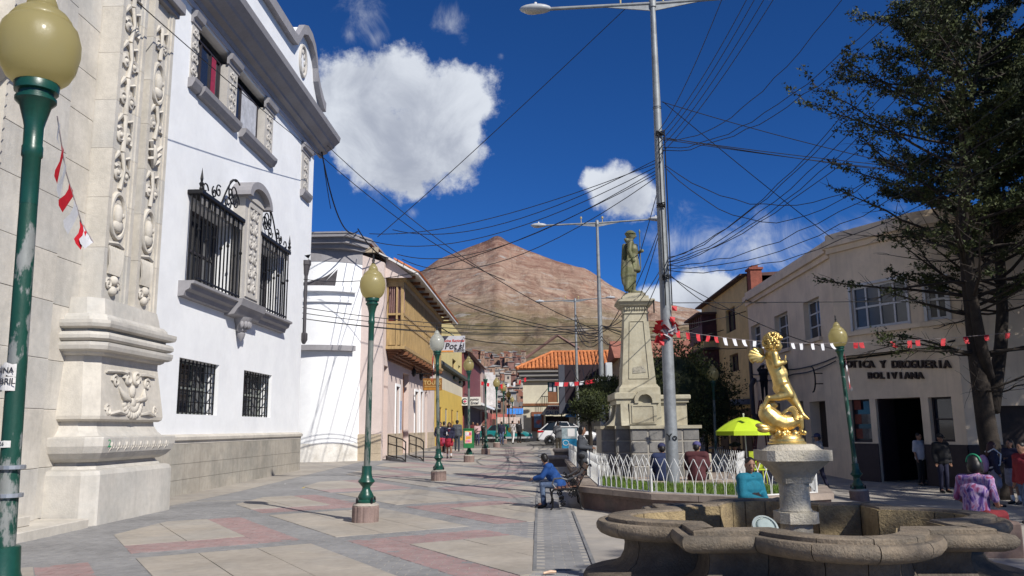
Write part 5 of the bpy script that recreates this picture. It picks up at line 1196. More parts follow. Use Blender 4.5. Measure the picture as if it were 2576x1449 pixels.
# inner kerb that carries the inner fence
q=MB();q.prism([(1.35,21.2),(1.5,19.45),(4.7,19.25),(5.35,21.2),(5.1,24),(1.4,24)],-.1,.355);K_=obj('monument_kerb',q,M_CAPS);tag(K_,'low stone kerb around the monument base under the inner fence','kerb')
def grass():
    r=random.Random(4);P=[(1.3,20.1),(1.28,16.9),(2.08,15.3),(3.36,14.2),(4.7,14.95),(4.9,16.4),(4.2,17.2),(2.3,17.7),(1.85,20)]
    def ins(x,y):
        c=False;n=len(P)
        for i in range(n):
            a,b=P[i],P[i-1]
            if (a[1]>y)!=(b[1]>y) and x<(b[0]-a[0])*(y-a[1])/(b[1]-a[1])+a[0]: c=not c
        return c
    vs=[];fs=[]
    for k in range(26000):
        x,y=r.uniform(1.2,5),r.uniform(14.1,20.2)
        if not ins(x,y): continue
        h=r.uniform(.03,.085)*(1.25 if NZ.noise(V((x*2,y*2,0)))>.1 else 1);a=r.uniform(0,6.28);w=.006;dx,dy=r.uniform(-.03,.03),r.uniform(-.03,.03);i=len(vs)
        vs+=[(x-w*math.cos(a),y-w*math.sin(a),.40),(x+w*math.cos(a),y+w*math.sin(a),.40),(x+dx,y+dy,.405+h)];fs.append((i,i+1,i+2))
    o=obj('grass',MB().add(vs,fs),mat('lawn_grass',(.10,.17,.02),.7,.35,2.5));struct(o,'stuff');o['label']='short bright green grass inside the white hoop fence'
grass()
def monument():
    T=thing('monument','cream stone monument with tapering pedestal on a grey block base','monument',(2.7,22,0))
    M_B=mat('grey_blocks',(.215,.205,.19),.88,.16,1.6,.3,30,col2=(.17,.165,.155),c2s=2.5);M_MO=mat('pale_mortar',(.36,.33,.28),.9,.15,4);M_M=mat('cream_monument',(.42,.385,.285),.85,.14,1.2,.2,28,col2=(.33,.29,.205),c2s=1.5,streak=.35)
    steps=[(1.64,2.0,21.55),(1.97,2.35,21.2),(2.32,4.05,20.85)]
    q=MB()
    for (a,b,f) in steps: q.bx(a+.02,4.03,f+.02,24,-.1,1.55)
    obj('base_core',q,M_MO,T)
    for si,(a,b,f) in enumerate(steps):
        n=1 if si<2 else 4
        for j in range(5):
            z0=.0+j*.31
            for k in range(n):
                q=MB();q.bx(a+(b-a)*k/n+.02,a+(b-a)*(k+1)/n-.02,f,f+.35,z0+.02,z0+.295,.012);obj('stone_block',q,M_B,T)
            if si<3:
                q=MB();q.bx(a-.0,a+.018,f+.02,f+.33,z0+.02,z0+.295);obj('stone_block',q,M_B,T)
    q=MB();q.prism([(1.6,21.5),(1.95,21.5),(1.95,21.15),(2.3,21.15),(2.3,20.8),(4.1,20.8),(4.1,24),(1.6,24)],1.55,1.63);obj('base_cap',q,M_M,T)
    # plinth with scrolls, small arch, side walls
    q=MB();q.bx(2.2,3.15,21.15,23.2,1.63,2.42);obj('die',q,M_M,T)
    q=MB();q.bx(3.0,3.88,21.55,23.,1.63,2.30);obj('side_wall',q,M_M,T)
    q=MB();q.bx(2.95,3.97,21.4,23.1,2.30,2.42,.02);q.bx(2.9,3.92,21.47,23.05,2.22,2.299);obj('side_cornice',q,M_M,T)
    q=MB();q.bx(1.94,2.5,21.05,23.1,2.30,2.48,.02);q.bx(2.0,2.45,21.1,23.0,2.18,2.2995);obj('side_cornice',q,M_M,T)
    prof=[(2.2,1.63),(1.74,1.63),(1.80,1.66),(1.93,1.8),(2.0,2.0),(2.02,2.19),(2.2,2.19)]
    q=MB();q.prism(prof,21.2,21.5,lambda a,b,c:(a,c,b));q.prism(prof,22.4,22.7,lambda a,b,c:(a,c,b));obj('scroll_buttress',q,M_M,T)
    q=MB();q.prism([(21.2,1.63),(20.92,1.63),(21.0,1.75),(21.05,2.0),(21.06,2.2),(21.2,2.2)],2.1,2.3,lambda a,b,c:(c,a,b));obj('scroll_buttress',q,M_M,T)
    q=MB();q.prism([(2.32,1.66),(3.02,1.66),(3.02,2.2),(2.32,2.2)],21.02,21.15,lambda a,b,c:(a,c,b));P_=obj('tablet',q,M_M,T)
    for (a,b,c,d) in ((2.38,2.96,1.7,1.73),(2.38,2.96,2.12,2.15),(2.38,2.41,1.73,2.12),(2.93,2.96,1.73,2.12)): q=MB();q.bx(a,b,21.0,21.02,c,d);obj('tablet_frame',q,M_M,P_)
    # arched hood over the tablet
    q=MB();cx,cz=2.73,2.26
    for k in range(10):
        a0,a1=PI*k/10,PI*(k+1)/10
        q.prism([(cx+.28*math.cos(a0),cz+.28*math.sin(a0)),(cx+.28*math.cos(a1),cz+.28*math.sin(a1)),(cx+.18*math.cos(a1),cz+.17*math.sin(a1)),(cx+.18*math.cos(a0),cz+.17*math.sin(a0))],20.98,21.2,lambda a,b,c:(a,c,b))
    q.bx(2.46,2.56,20.98,21.2,2.2,2.259);q.bx(2.91,3.1,20.98,21.2,2.2,2.259);obj('arched_hood',q,M_M,T)
    # tapering pedestal
    def frus(name,secs,m_=M_M):
        q=MB();rows=[[(2.66-h,22-h,z),(2.66+h,22-h,z),(2.66+h,22+h,z),(2.66-h,22+h,z)] for z,h in secs];q.v=[V(p) for r in rows for p in r]
        for i in range(len(rows)-1):
            for k in range(4): q.f.append((i*4+k,i*4+(k+1)%4,(i+1)*4+(k+1)%4,(i+1)*4+k))
        q.f+= [(3,2,1,0),tuple((len(rows)-1)*4+k for k in range(4))];return obj(name,q,m_,T)
    frus('pedestal_foot',[(2.42,.54),(2.62,.53),(2.66,.49),(2.7,.47)])
    sh=frus('pedestal_shaft',[(2.701,.45),(4.55,.315),(4.6,.315)])
    frus('pedestal_moulding',[(4.601,.33),(4.63,.35),(4.66,.33)])
    frus('pedestal_capital',[(4.661,.31),(4.78,.33),(4.84,.42),(4.9,.46),(4.93,.50),(4.98,.50),(5.0,.46)])
    for k in range(9): q=MB();q.bx(2.66-.3+k*.068,2.66-.3+k*.068+.04,21.64,21.7,4.72,4.79);obj('dentil',q,M_M,T)
    frus('statue_plinth',[(5.001,.36),(5.1,.35),(5.101,.29),(5.19,.28)])
    # raised panel on the front face of the shaft
    def sp(x,z): h=.45-(z-2.7)*.0729;return V((x,22-h-.012,z))
    for (x0,z0,x1,z1) in ((2.40,2.86,2.93,2.86),(2.93,2.86,2.85,4.4),(2.85,4.4,2.48,4.4),(2.48,4.4,2.40,2.86)):
        q=MB();q.tube([sp(x0,z0),sp(x1,z1)],.014,4);obj('panel_frame',q,M_M,sh)
    q=MB();q.add([sp(2.5,3.0)+V((0,-.002,0)),sp(2.86,3.02)+V((0,-.002,0)),sp(2.8,3.2)+V((0,-.002,0)),sp(2.52,3.16)+V((0,-.002,0))],[(0,1,2,3)]);obj('painted_over_patch',q,mat('scratched_patch',(.36,.33,.26),.9,.3,9,col2=(.2,.19,.17),c2s=14,c2t=(.55,.6)),sh)
    q=MB();q.tube([(3.12,21.5,4.95),(3.12,21.5,4.6)],.02,5);obj('hook_bracket',q,M_IRON,T)
monument()
def bronze_statue():
    T=thing('statue','patinated statue of an armoured man with a spear on the tall pedestal','statue',(2.62,22,5.19));Mt=mat('patina',(.13,.135,.065),.6,.25,2.5,.2,40,col2=(.19,.18,.115),c2s=4.,metal=.25)
    m=MB();g=lambda f,s,z:(f,s,z)   # f = forward (+x), s = side, z
    c=lambda p,r,q,s:m.cap(p,r,q,s)
    # feet, legs (facing +x); near leg (s<0) slightly forward
    c((.0,-.1,.05),.05,(.2,-.1,.035),.038);c((-.05,.1,.05),.05,(.14,.12,.035),.038)
    c((.02,-.1,.07),.045,(.03,-.1,.5),.07);c((.03,-.1,.5),.075,(.0,-.09,.9),.1);c((-.04,.1,.07),.045,(.0,.1,.5),.07);c((.0,.1,.5),.075,(-.01,.09,.9),.1)
    m.lathe([(.2,.62),(.21,.66),(.19,.8),(.17,.98),(.15,1.0)],14,(0,0,0),rmod=lambda k,z:1+.06*((k%2)*(1 if z<.8 else 0)))
    c((0,0,.98),.16,(-.01,0,1.22),.17);m.ball((.02,0,1.25),(.15,.2,.2));c((-.02,-.17,1.42),.08,(-.02,.17,1.42),.08);c((0,0,1.45),.06,(.01,0,1.58),.055)
    m.ball((.025,0,1.66),(.105,.085,.125));m.ball((.0,0,1.70),(.125,.105,.115));m.ball((.125,0,1.64),(.03,.02,.03));m.lathe([(.135,1.70),(.14,1.715),(.12,1.73)],14,(.0,0,0))
    c((-.06,0,1.5),.07,(-.1,0,1.55),.05)
    # near arm hanging, hand on shield; far arm forward holding the spear
    c((-.03,-.22,1.42),.075,(-.07,-.27,1.15),.06);c((-.07,-.27,1.15),.06,(.0,-.26,.92),.045);m.ball((.02,-.26,.88),(.05,.045,.06))
    c((.0,.22,1.42),.07,(.1,.26,1.2),.055);c((.1,.26,1.2),.055,(.26,.2,1.26),.042);m.ball((.28,.19,1.27),(.05,.045,.055))
    # shield / cloak hanging behind the near hand
    m.ball((-.12,-.27,.48),(.17,.05,.44));c((-.1,-.28,.9),.05,(-.14,-.26,.1),.08);c((-.15,-.1,1.35),.06,(-.2,-.15,.5),.07)
    m.xf(Matrix.Diagonal((1.22,1.22,1.,1)));me=remesh(m,.02,1);o=link('figure',me,T,Mt)
    obj('spear',MB().tube([(.28,.19,.75),(.285,.19,1.75)],.014,6).lathe([(.0,1.9),(.03,1.82),(.014,1.74)],6,(.285,.19,0)),Mt,T,world=False)
    q=MB()
    for k in range(7): q.tube([(.06+.13*math.cos(a),.16*math.sin(a),1.08+k*.05) for a in [-2.2+4.4*i/8 for i in range(9)]],.012,4)
    obj('armour_bands',q,Mt,T,world=False)
    q=MB()
    for k in range(9): zz=.15+k*.085;q.tube([(-.28+.02*abs(4-k),-.325,zz),(-.12,-.335,zz+.02),(.03-.02*abs(4-k),-.325,zz)],.014,4)
    obj('shield_bands',q,Mt,T,world=False)
    obj('eyes',MB().ball((.12,-.035,1.67),.012,6,4).ball((.12,.035,1.67),.012,6,4),M_IRON,T,world=False)
bronze_statue()
# stone seat for the two men, seats and steps further left
q=MB();q.bx(2.1,4.4,18.25,18.7,-.1,.42,.02);tag(obj('stone_bench',q,M_CAPS),'long low stone bench under the two seated men','bench')
for (x0,x1,y0,y1,z,l) in ((.55,1.35,33.2,34.6,.62,'square stone seat with a brown cap far left of the monument'),(.3,1.1,31.9,33.1,.40,'lower stone step beside the far square seat')):
    g=gz(x0,y0);T=thing('plaza_bench',l,'bench',((x0+x1)/2,y0,g),group='stone seats by the far planter');q=MB();q.bx(x0+.06,x1-.06,y0+.06,y1-.06,g-.1,g+z-.12);obj('body',q,M_SAND,T);q=MB();q.bx(x0,x1,y0,y1,g+z-.12,g+z,.03);obj('cap',q,M_CAPS,T)
# ================================================================ iron bench
def bench():
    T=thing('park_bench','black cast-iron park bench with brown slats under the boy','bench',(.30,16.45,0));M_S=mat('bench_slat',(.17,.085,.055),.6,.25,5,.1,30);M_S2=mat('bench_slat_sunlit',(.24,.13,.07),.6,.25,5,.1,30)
    for k in range(6): a=-.02+k*.075;obj('seat_slat',MB().bx(a,a+.06,-.02,1.22,.40+.008*k,.425+.008*k,.005),M_S,T,world=False)
    for k in range(4):
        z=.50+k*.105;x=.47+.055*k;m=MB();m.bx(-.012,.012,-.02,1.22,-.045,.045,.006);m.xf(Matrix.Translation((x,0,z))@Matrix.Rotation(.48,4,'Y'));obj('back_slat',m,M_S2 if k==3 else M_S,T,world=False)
    for y in (0,1.2):
        F=obj('side_frame',MB().tube([(-.04,y,.38),(-.09,y,.30),(-.05,y,.2),(-.06,y,.05),(-.1,y,0)],.02,6),M_IRON,T,world=False,smooth=60)
        obj('rear_leg',MB().tube([(.42,y,.4),(.48,y,.22),(.5,y,.05),(.55,y,0)],.02,6),M_IRON,F,world=False)
        obj('seat_rail',MB().tube([(-.05,y,.385),(.42,y,.40)],.018,5),M_IRON,F,world=False)
        obj('back_rail',MB().tube([(.42,y,.39),(.5,y,.55),(.6,y,.75),(.66,y,.86),(.71,y,.87),(.72,y,.83)],.022,6),M_IRON,F,world=False)
        obj('arm_rest',MB().tube([(.0,y,.42),(-.06,y,.5),(-.02,y,.6),(.12,y,.61),(.24,y,.58),(.36,y,.62),(.5,y,.7),(.56,y,.78)],.02,6),mat('arm_iron',(.12,.12,.125),.35,.2,6,metal=.5),F,world=False)
        for k in range(14):
            r=random.Random(k);cx,cz=r.uniform(.02,.46),r.uniform(.08,.36) if k<8 else r.uniform(.44,.62);cx+= (.12 if cz>.5 else 0)
            obj('iron_scroll',MB().tube([(cx+.055*(1-i/12)*math.cos(i*.8+k),y,cz+.055*(1-i/12)*math.sin(i*.8+k)) for i in range(11)],.011,4),M_IRON,F,world=False)
    return T
BENCH=bench()
# ================================================================ trimmed trees and dark shrub mass
M_LEAF=[mat('leaf_dark',(.024,.032,.010),.75,.3,3),mat('leaf_mid',(.040,.054,.014),.75,.3,3),mat('leaf_light',(.062,.075,.02),.7,.3,3)]
M_BARK=mat('bark',(.035,.027,.021),.9,.3,5,.6,18)
def leaf_tri(mb,p,d,s,r):
    d=d.normalized();a=d.cross(V((r.uniform(-1,1),r.uniform(-1,1),r.uniform(-1,1))));a=a.normalized() if a.length>1e-4 else V((1,0,0));i=len(mb.v)
    mb.v+=[p-a*s*.32,p+d*s*.5+a*s*.1,p+d*s,p+a*s*.32];mb.f.append((i,i+1,i+2,i+3))
def topiary(label,c,rad,base,n,seed,s=.1,cat='tree'):
    r=random.Random(seed);T=thing('topiary_tree',label,'tree',(c[0],c[1],base),group='trimmed trees around the monument');c=V(c)
    m=MB();m.tube([(c.x,c.y,base-.1),(c.x+.05,c.y,(base+c.z)/2),(c.x,c.y,c.z)],[.09,.07,.04],7);TR=obj('trunk',m,M_BARK,T,smooth=60)
    for k in range(5):
        a=k*1.25;m=MB();m.tube([(c.x,c.y,c.z-rad[2]*.7),(c.x+rad[0]*.6*math.cos(a),c.y+rad[1]*.6*math.sin(a),c.z+rad[2]*.2)],[.035,.012],5);obj('limb',m,M_BARK,TR)
    L=[MB(),MB(),MB()]
    clumps=[]
    for k in range(70):
        u=V((r.gauss(0,1),r.gauss(0,1),r.gauss(0,1))).normalized();q=r.uniform(.62,1.02);clumps.append((c+V((u.x*rad[0]*q,u.y*rad[1]*q,u.z*rad[2]*q)),u))
    for k in range(n):
        p,u=r.choice(clumps);w=V((r.gauss(0,.17)*rad[0],r.gauss(0,.17)*rad[1],r.gauss(0,.12)*rad[2]))
        leaf_tri(L[min(2,int(r.random()*3))],p+w,u+V((r.uniform(-.7,.7),r.uniform(-.7,.7),r.uniform(-.2,.9))),r.uniform(.6,1.3)*s,r)
    core=MB();core.ball(c,(rad[0]*.72,rad[1]*.72,rad[2]*.72),14,10);CR_=obj('crown',core,M_LEAF[0],T,smooth=180)
    for k in range(3): o=obj('foliage',L[k],M_LEAF[k],CR_);struct(o,'stuff')
topiary('small rounded topiary tree left of the monument, in front of the taxi',(Yp(1480,1024,26).x,26,2.25),(.62,.6,.50),.12,3000,1)
topiary('second rounded topiary tree, higher and behind the first',(Yp(1523,975,30).x,30,2.95),(.72,.7,.5),.15,3000,2)
topiary('large dark tree mass just right of the monument',(Yp(1700,985,34).x,34,3.0),(1.7,1.5,2.1),-.2,7000,3,.16)
topiary('dark tree behind the pole, in front of the yellow house',(Yp(1770,1010,38).x,38,2.6),(1.7,1.4,1.9),-.3,7000,4,.16)
# ================================================================ fountain
FC=(2.25,7.4)
def fountain():
    T=thing('fountain','four-lobed brown stone fountain basin in the right foreground','fountain',(FC[0],FC[1],0))
    M_R=mat('rim_stone',(.225,.18,.13),.88,.25,2.2,.7,55,col2=(.155,.13,.10),c2s=3.5);M_Y=mat('lining_stone',(.36,.275,.15),.9,.22,1.6,.9,38,col2=(.25,.19,.11),c2s=4.5);M_D=mat('basin_wall',(.15,.12,.09),.88,.25,2.,.6,45,col2=(.10,.082,.066),c2s=3.)
    a,b,d=1.22,.69,.54;t0=math.radians(24);pts=[]
    for s in range(4):
        loc=[(-a,-a),(-a*.78,-a)]
        for k in range(17):
            t=PI-t0-(PI-2*t0)*k/16;loc.append((b*math.cos(t)/math.cos(t0),-a-d*(math.sin(t)-math.sin(t0))/(1-math.sin(t0))))
        loc.append((a*.78,-a))
        for x,y in loc:
            for _ in range(s): x,y=-y,x
            pts.append(V((FC[0]+x,FC[1]+y,0)))
    n=len(pts);nor=[]
    for i in range(n):
        p,q,r=pts[i-1],pts[i],pts[(i+1)%n];n1=V(((q-p).y,-(q-p).x,0)).normalized();n2=V(((r-q).y,-(r-q).x,0)).normalized();k=n1+n2;nor.append(k/max(.5,k.dot(n1)))
    def seg(name,i0,i1,prof,mt,gap=.004):
        q=MB();m=len(prof);rows=[]
        for i in range(i0,i1+1):
            p,nn=pts[i%n].copy(),nor[i%n]
            if i==i0: p=p.lerp(pts[(i+1)%n],gap/max(.02,(pts[(i+1)%n]-p).length))
            if i==i1: p=p.lerp(pts[(i-1)%n],gap/max(.02,(pts[(i-1)%n]-p).length))
            rows.append([p+nn*o+V((0,0,z)) for o,z in prof])
        q.v=[v for r_ in rows for v in r_]
        for i in range(len(rows)-1):
            for k in range(m): k2=(k+1)%m;q.f.append((i*m+k,(i+1)*m+k,(i+1)*m+k2,i*m+k2))
        q.f.append(tuple(range(m)));q.f.append(tuple((len(rows)-1)*m+k for k in range(m-1,-1,-1)))
        return obj(name,q,mt,T,smooth=45)
    rim=[(-.31,.66),(-.31,.82),(-.30,.832),(-.115,.832),(-.105,.825),(-.105,.795),(-.09,.79),(-.06,.802),(-.02,.795),(.0,.765),(-.003,.73),(-.03,.695),(-.08,.672),(-.24,.66)]
    body=[(-.30,-.15),(-.30,.655),(-.235,.655),(-.245,.60),(-.235,.53),(-.2,.465),(-.11,.415),(.02,.388),(.10,.368),(.125,.33),(.13,.2),(.13,-.15)]
    cuts=[]
    for s in range(4): o=s*20;cuts+=[o,o+2,o+6,o+10,o+14,o+18]
    cuts.append(80)
    for i0,i1 in zip(cuts,cuts[1:]): seg('rim_stone',i0,i1,rim,M_R);seg('wall_stone',i0,i1,body,M_D)
    lin=[(-.302,.30),(-.302,.65),(-.304,.70),(-.306,.815),(-.33,.815),(-.33,.30)]
    lc=[]
    for s in range(4): o=s*20;lc+=[o,o+1,o+2,o+5,o+8,o+12,o+15,o+18,o+19]
    lc.append(80)
    for i0,i1 in zip(lc,lc[1:]): seg('lining_stone',i0,i1,lin,M_Y,.006)
    q=MB();q.prism([(p.x-nn.x*.25,p.y-nn.y*.25) for p,nn in zip(pts,nor)],-.1,.34);obj('basin_floor',q,mat('basin_floor',(.15,.125,.095),.8,.25,2.,.2,20),T)
fountain()
M_TRAV=mat('pale_travertine',(.50,.455,.37),.85,.14,2.5,.7,45,col2=(.41,.37,.29),c2s=4.)
def pedestal():
    T=thing('fountain_pedestal','pale rough stone pedestal in the middle of the fountain','pedestal',(2.24,7.4,.34));c=(2.24,7.4,0)
    q=MB();q.lathe([(.155,.34),(.155,.40),(.138,.42),(.135,.74),(.138,.76)],22,c);obj('foot_drum',q,M_TRAV,T,smooth=40)
    q=MB();q.prism([(2.24+.168*x,7.4+.168*y) for x,y in ((-1,-.6),(-.6,-1),(.6,-1),(1,-.6),(1,.6),(.6,1),(-.6,1),(-1,.6))],.761,.855);obj('collar',q,M_TRAV,T)
    q=MB();q.lathe([(.138,.856),(.14,.87),(.13,.885),(.127,1.05),(.132,1.10)],22,c);obj('shaft',q,M_TRAV,T,smooth=40)
    q=MB();rows=[]
    for z,h in ((1.101,.13),(1.14,.14),(1.20,.17),(1.25,.22),(1.295,.265)):
        rows.append([(2.24+h*x,7.4+h*y,z) for x,y in ((-1,-.8),(-.8,-1),(.8,-1),(1,-.8),(1,.8),(.8,1),(-.8,1),(-1,.8))])
    q.v=[V(p) for r in rows for p in r]
    for i in range(4):
        for k in range(8): q.f.append((i*8+k,i*8+(k+1)%8,(i+1)*8+(k+1)%8,(i+1)*8+k))
    obj('flare',q,M_TRAV,T,smooth=40)
    q=MB();q.prism([(2.24+.28*x,7.4+.28*y) for x,y in ((-1,-.8),(-.8,-1),(.8,-1),(1,-.8),(1,.8),(.8,1),(-.8,1),(-1,.8))],1.2955,1.385);obj('plate',q,M_TRAV,T)
    q=MB();q.lathe([(.26,1.3855),(.24,1.40),(.2,1.43),(.18,1.435)],24,c);obj('mound',q,M_TRAV,T,smooth=50)
pedestal()
def cherub():
    T=thing('cherub_statue','gilded winged child riding a dolphin on the fountain pedestal','statue',(2.24,7.4,1.435))
    M_G=mat('gilding',(.74,.54,.20),.40,.1,7,.08,60,metal=.88,col2=(.58,.41,.14),c2s=6,rs=.06,spec=.5)
    def c(x,y,d=0):
        p=Yp((2850+x/1.61)/1.5404,(1250+y/1.61)/1.5404,7.4);return V((p.x,7.4+d,p.z))
    k=.00147;m=MB()
    def cap(p,r,q,s): m.cap(p,r*k*1.16,q,s*k*1.16,12)
    # torso
    cap(c(222,205),34,c(238,255),40);cap(c(238,255),40,c(272,330),44);m.ball(c(285,320,-.01),(.06,.055,.075));cap(c(270,330),42,c(298,415),46);m.ball(c(282,405,.02),(.07,.065,.075))
    cap(c(218,200,-.05),26,c(225,200,.06),26);cap(c(222,190),22,c(228,165),20)
    # head
    m.ball(c(236,135),(.072,.07,.085));m.ball(c(262,150),(.04,.05,.05));m.ball(c(284,148),(.018,.015,.015));m.ball(c(272,168),(.022,.03,.015))
    # near arm (bent, hand raised), far arm
    cap(c(226,205,-.085),24,c(234,268,-.10),19);cap(c(234,268,-.10),19,c(285,252,-.11),13);
    cap(c(222,210,.085),22,c(262,255,.12),17);cap(c(262,255,.12),17,c(290,222,.10),12)
    # legs: bent one behind, straight one in front
    cap(c(298,415,-.045),40,c(322,452,-.07),27);cap(c(320,450,-.07),26,c(258,466,-.06),22);cap(c(258,466,-.06),21,c(196,474,-.05),12);cap(c(194,470,-.05),14,c(180,500,-.045),11);cap(c(180,500,-.045),11,c(166,528,-.045),7)
    cap(c(318,412,.04),40,c(360,468,.04),28);cap(c(360,468,.04),27,c(390,515,.03),20);cap(c(390,515,.03),21,c(422,578,.0),11);cap(c(422,578,.0),13,c(452,600,-.01),7)
    # dolphin
    path=[(396,600,26),(370,606,38),(335,622,47),(290,628,56),(240,608,62),(204,572,54),(193,537,38),(206,512,27),(232,506,20),(254,516,13)]
    for (x0,y0,r0),(x1,y1,r1) in zip(path,path[1:]): m.cap(c(x0,y0,.01),r0*k*1.08,c(x1,y1,.01),r1*k*1.08,12)
    cap(c(402,608,.0),20,c(412,655,.0),13);cap(c(412,655),12,c(402,690),9);cap(c(235,660,.0),30,c(195,655,-.02),20)
    hand=MB()
    for j,(dx,dy,l) in enumerate(((-4,-2,22),(0,-3,30),(4,-3,33),(8,-2,30),(11,0,24))): hand.cap(c(286+dx*.6,246,-.13+j*.012),5*k,c(289+dx*.7,246-l,-.13+j*.014),3.5*k,6)
    for j in range(5): hand.cap(c(286+j,232,.09+j*.012),5*k,c(292+j*1.5,205-abs(2-j)*-3,.09+j*.014),3.5*k,6)
    for j in range(5): hand.cap(c(448,598,.02-j*.01),5*k,c(458-j,603,.022-j*.011),3.5*k,6)
    # hair curls
    r=random.Random(5)
    for j in range(300):
        u=V((r.gauss(0,1),r.gauss(0,1),r.gauss(0,1))).normalized()
        if (u.x>.35 and u.z<.35): continue
        hand.ball(c(233,122)+V((u.x*.083,u.y*.078,u.z*.085)),r.uniform(.010,.017),6,5)
    blob('figure',m,.0075,M_G,None,3,hand).parent=T
    o=[x for x in bpy.data.objects if x.parent is T][-1];o.data.transform(Matrix.Translation(-T.location))
    # wing of layered feathers
    W_=None
    for j in range(9):
        q=MB();a=math.radians(100+j*17);p0=c(180,215,.02-.004*j);L_=(46+26*math.sin(j*.45))*k;p1=p0+V((math.cos(a)*L_*1.2,.03,math.sin(a)*L_));q.cap(p0,10*k,p1,(13 if j<6 else 9)*k,8)
        q.xf(Matrix.Translation(p0)@Matrix.Diagonal((1,.45,1,1))@Matrix.Translation(-p0));obj('wing_feather',q,M_G,T,smooth=180)
    q=MB();q.tube([c(100+42-42*math.cos(t),215-38*math.sin(t),.05) for t in [PI*(-.35)+PI*1.35*i/14 for i in range(15)]],8*k,6);obj('wing_edge',q,M_G,T,smooth=180)
    # dolphin mane, flukes, eye, rocks, base disc
    for j in range(16):
        q=MB();a=math.radians(150-j*11);p=c(320+38*math.cos(a),590-45*math.sin(a),-.05);q.cap(p,9*k,p+V((.035,-.01,.03*math.sin(a))),3*k,6);obj('mane_lock',q,M_G,T,smooth=180)
    for (x0,y0,x1,y1,dd) in ((205,660,120,640,-.03),(205,668,128,668,-.05),(210,655,205,630,.05)):
        q=MB();p0,p1=c(x0,y0,dd),c(x1,y1,dd-.02);q.ball((p0+p1)/2,((p1-p0).length*.55,.03,.028),10,8,Matrix.Rotation(-math.atan2((p1-p0).z,(p1-p0).x),3,'Y'));obj('tail_fluke',q,M_G,T,smooth=180)
    for j in range(44):
        x=232+r.uniform(0,180);q=MB();q.ball(c(x,702+r.uniform(-20,6),r.uniform(-.11,.11)),(r.uniform(.014,.034),r.uniform(.014,.03),r.uniform(.015,.032)),6,5);obj('rock',q,M_G,T,smooth=60)
    p=c(318,715);q=MB();q.lathe([(.165,1.436),(.165,1.45),(.15,1.46),(.148,1.48),(.135,1.485),(.125,1.51),(.10,1.525)],28,(p.x,7.4,0));obj('base_disc',q,M_G,T,smooth=40)
    q=MB();q.ball(c(395,597,-.055),.011,8,6);obj('dolphin_eye',q,M_G,T,smooth=180)
    q=MB();q.ball(c(272,140,-.03),.007,6,5).ball(c(275,140,.02),.007,6,5);obj('eyes',q,mat('dark_gilding',(.25,.17,.05),.4,metal=1.),T)
cherub()
def spot():
    p=Yp(1924,1328,6.72);T=thing('underwater_spotlight','round glass spotlight lying in the fountain basin','spotlight',(p.x,6.72,.36));M_=mat('spot_rim',(.42,.47,.45),.4,.1,9,metal=.3)
    Rm=Matrix.Translation((p.x,6.72,p.z))@Matrix.Rotation(.85,4,'X')@Matrix.Rotation(.12,4,'Y')
    q=MB();q.lathe([(.06,-.06),(.1,-.03),(.105,0),(.105,.02),(.085,.028),(.082,.018),(.0,.016)],28);q.xf(Rm);obj('housing',q,M_,T,smooth=40)
    q=MB();q.lathe([(.08,.019),(.06,.034),(.03,.04),(0,.041)],24);q.xf(Rm);obj('lens',q,mat('spot_lens',(.34,.40,.38),.08,.1,9,spec=.7),T,smooth=180)
    q=MB();q.tube([Rm@V((.1,0,0)),Rm@V((.12,.0,-.05)),(p.x+.08,6.76,.36)],.008,5);obj('bracket',q,M_IRON,T)
    q=MB();q.bx(p.x-.06,p.x+.06,6.68,6.82,.335,.40,.01);obj('foot',q,M_IRON,T)
spot()
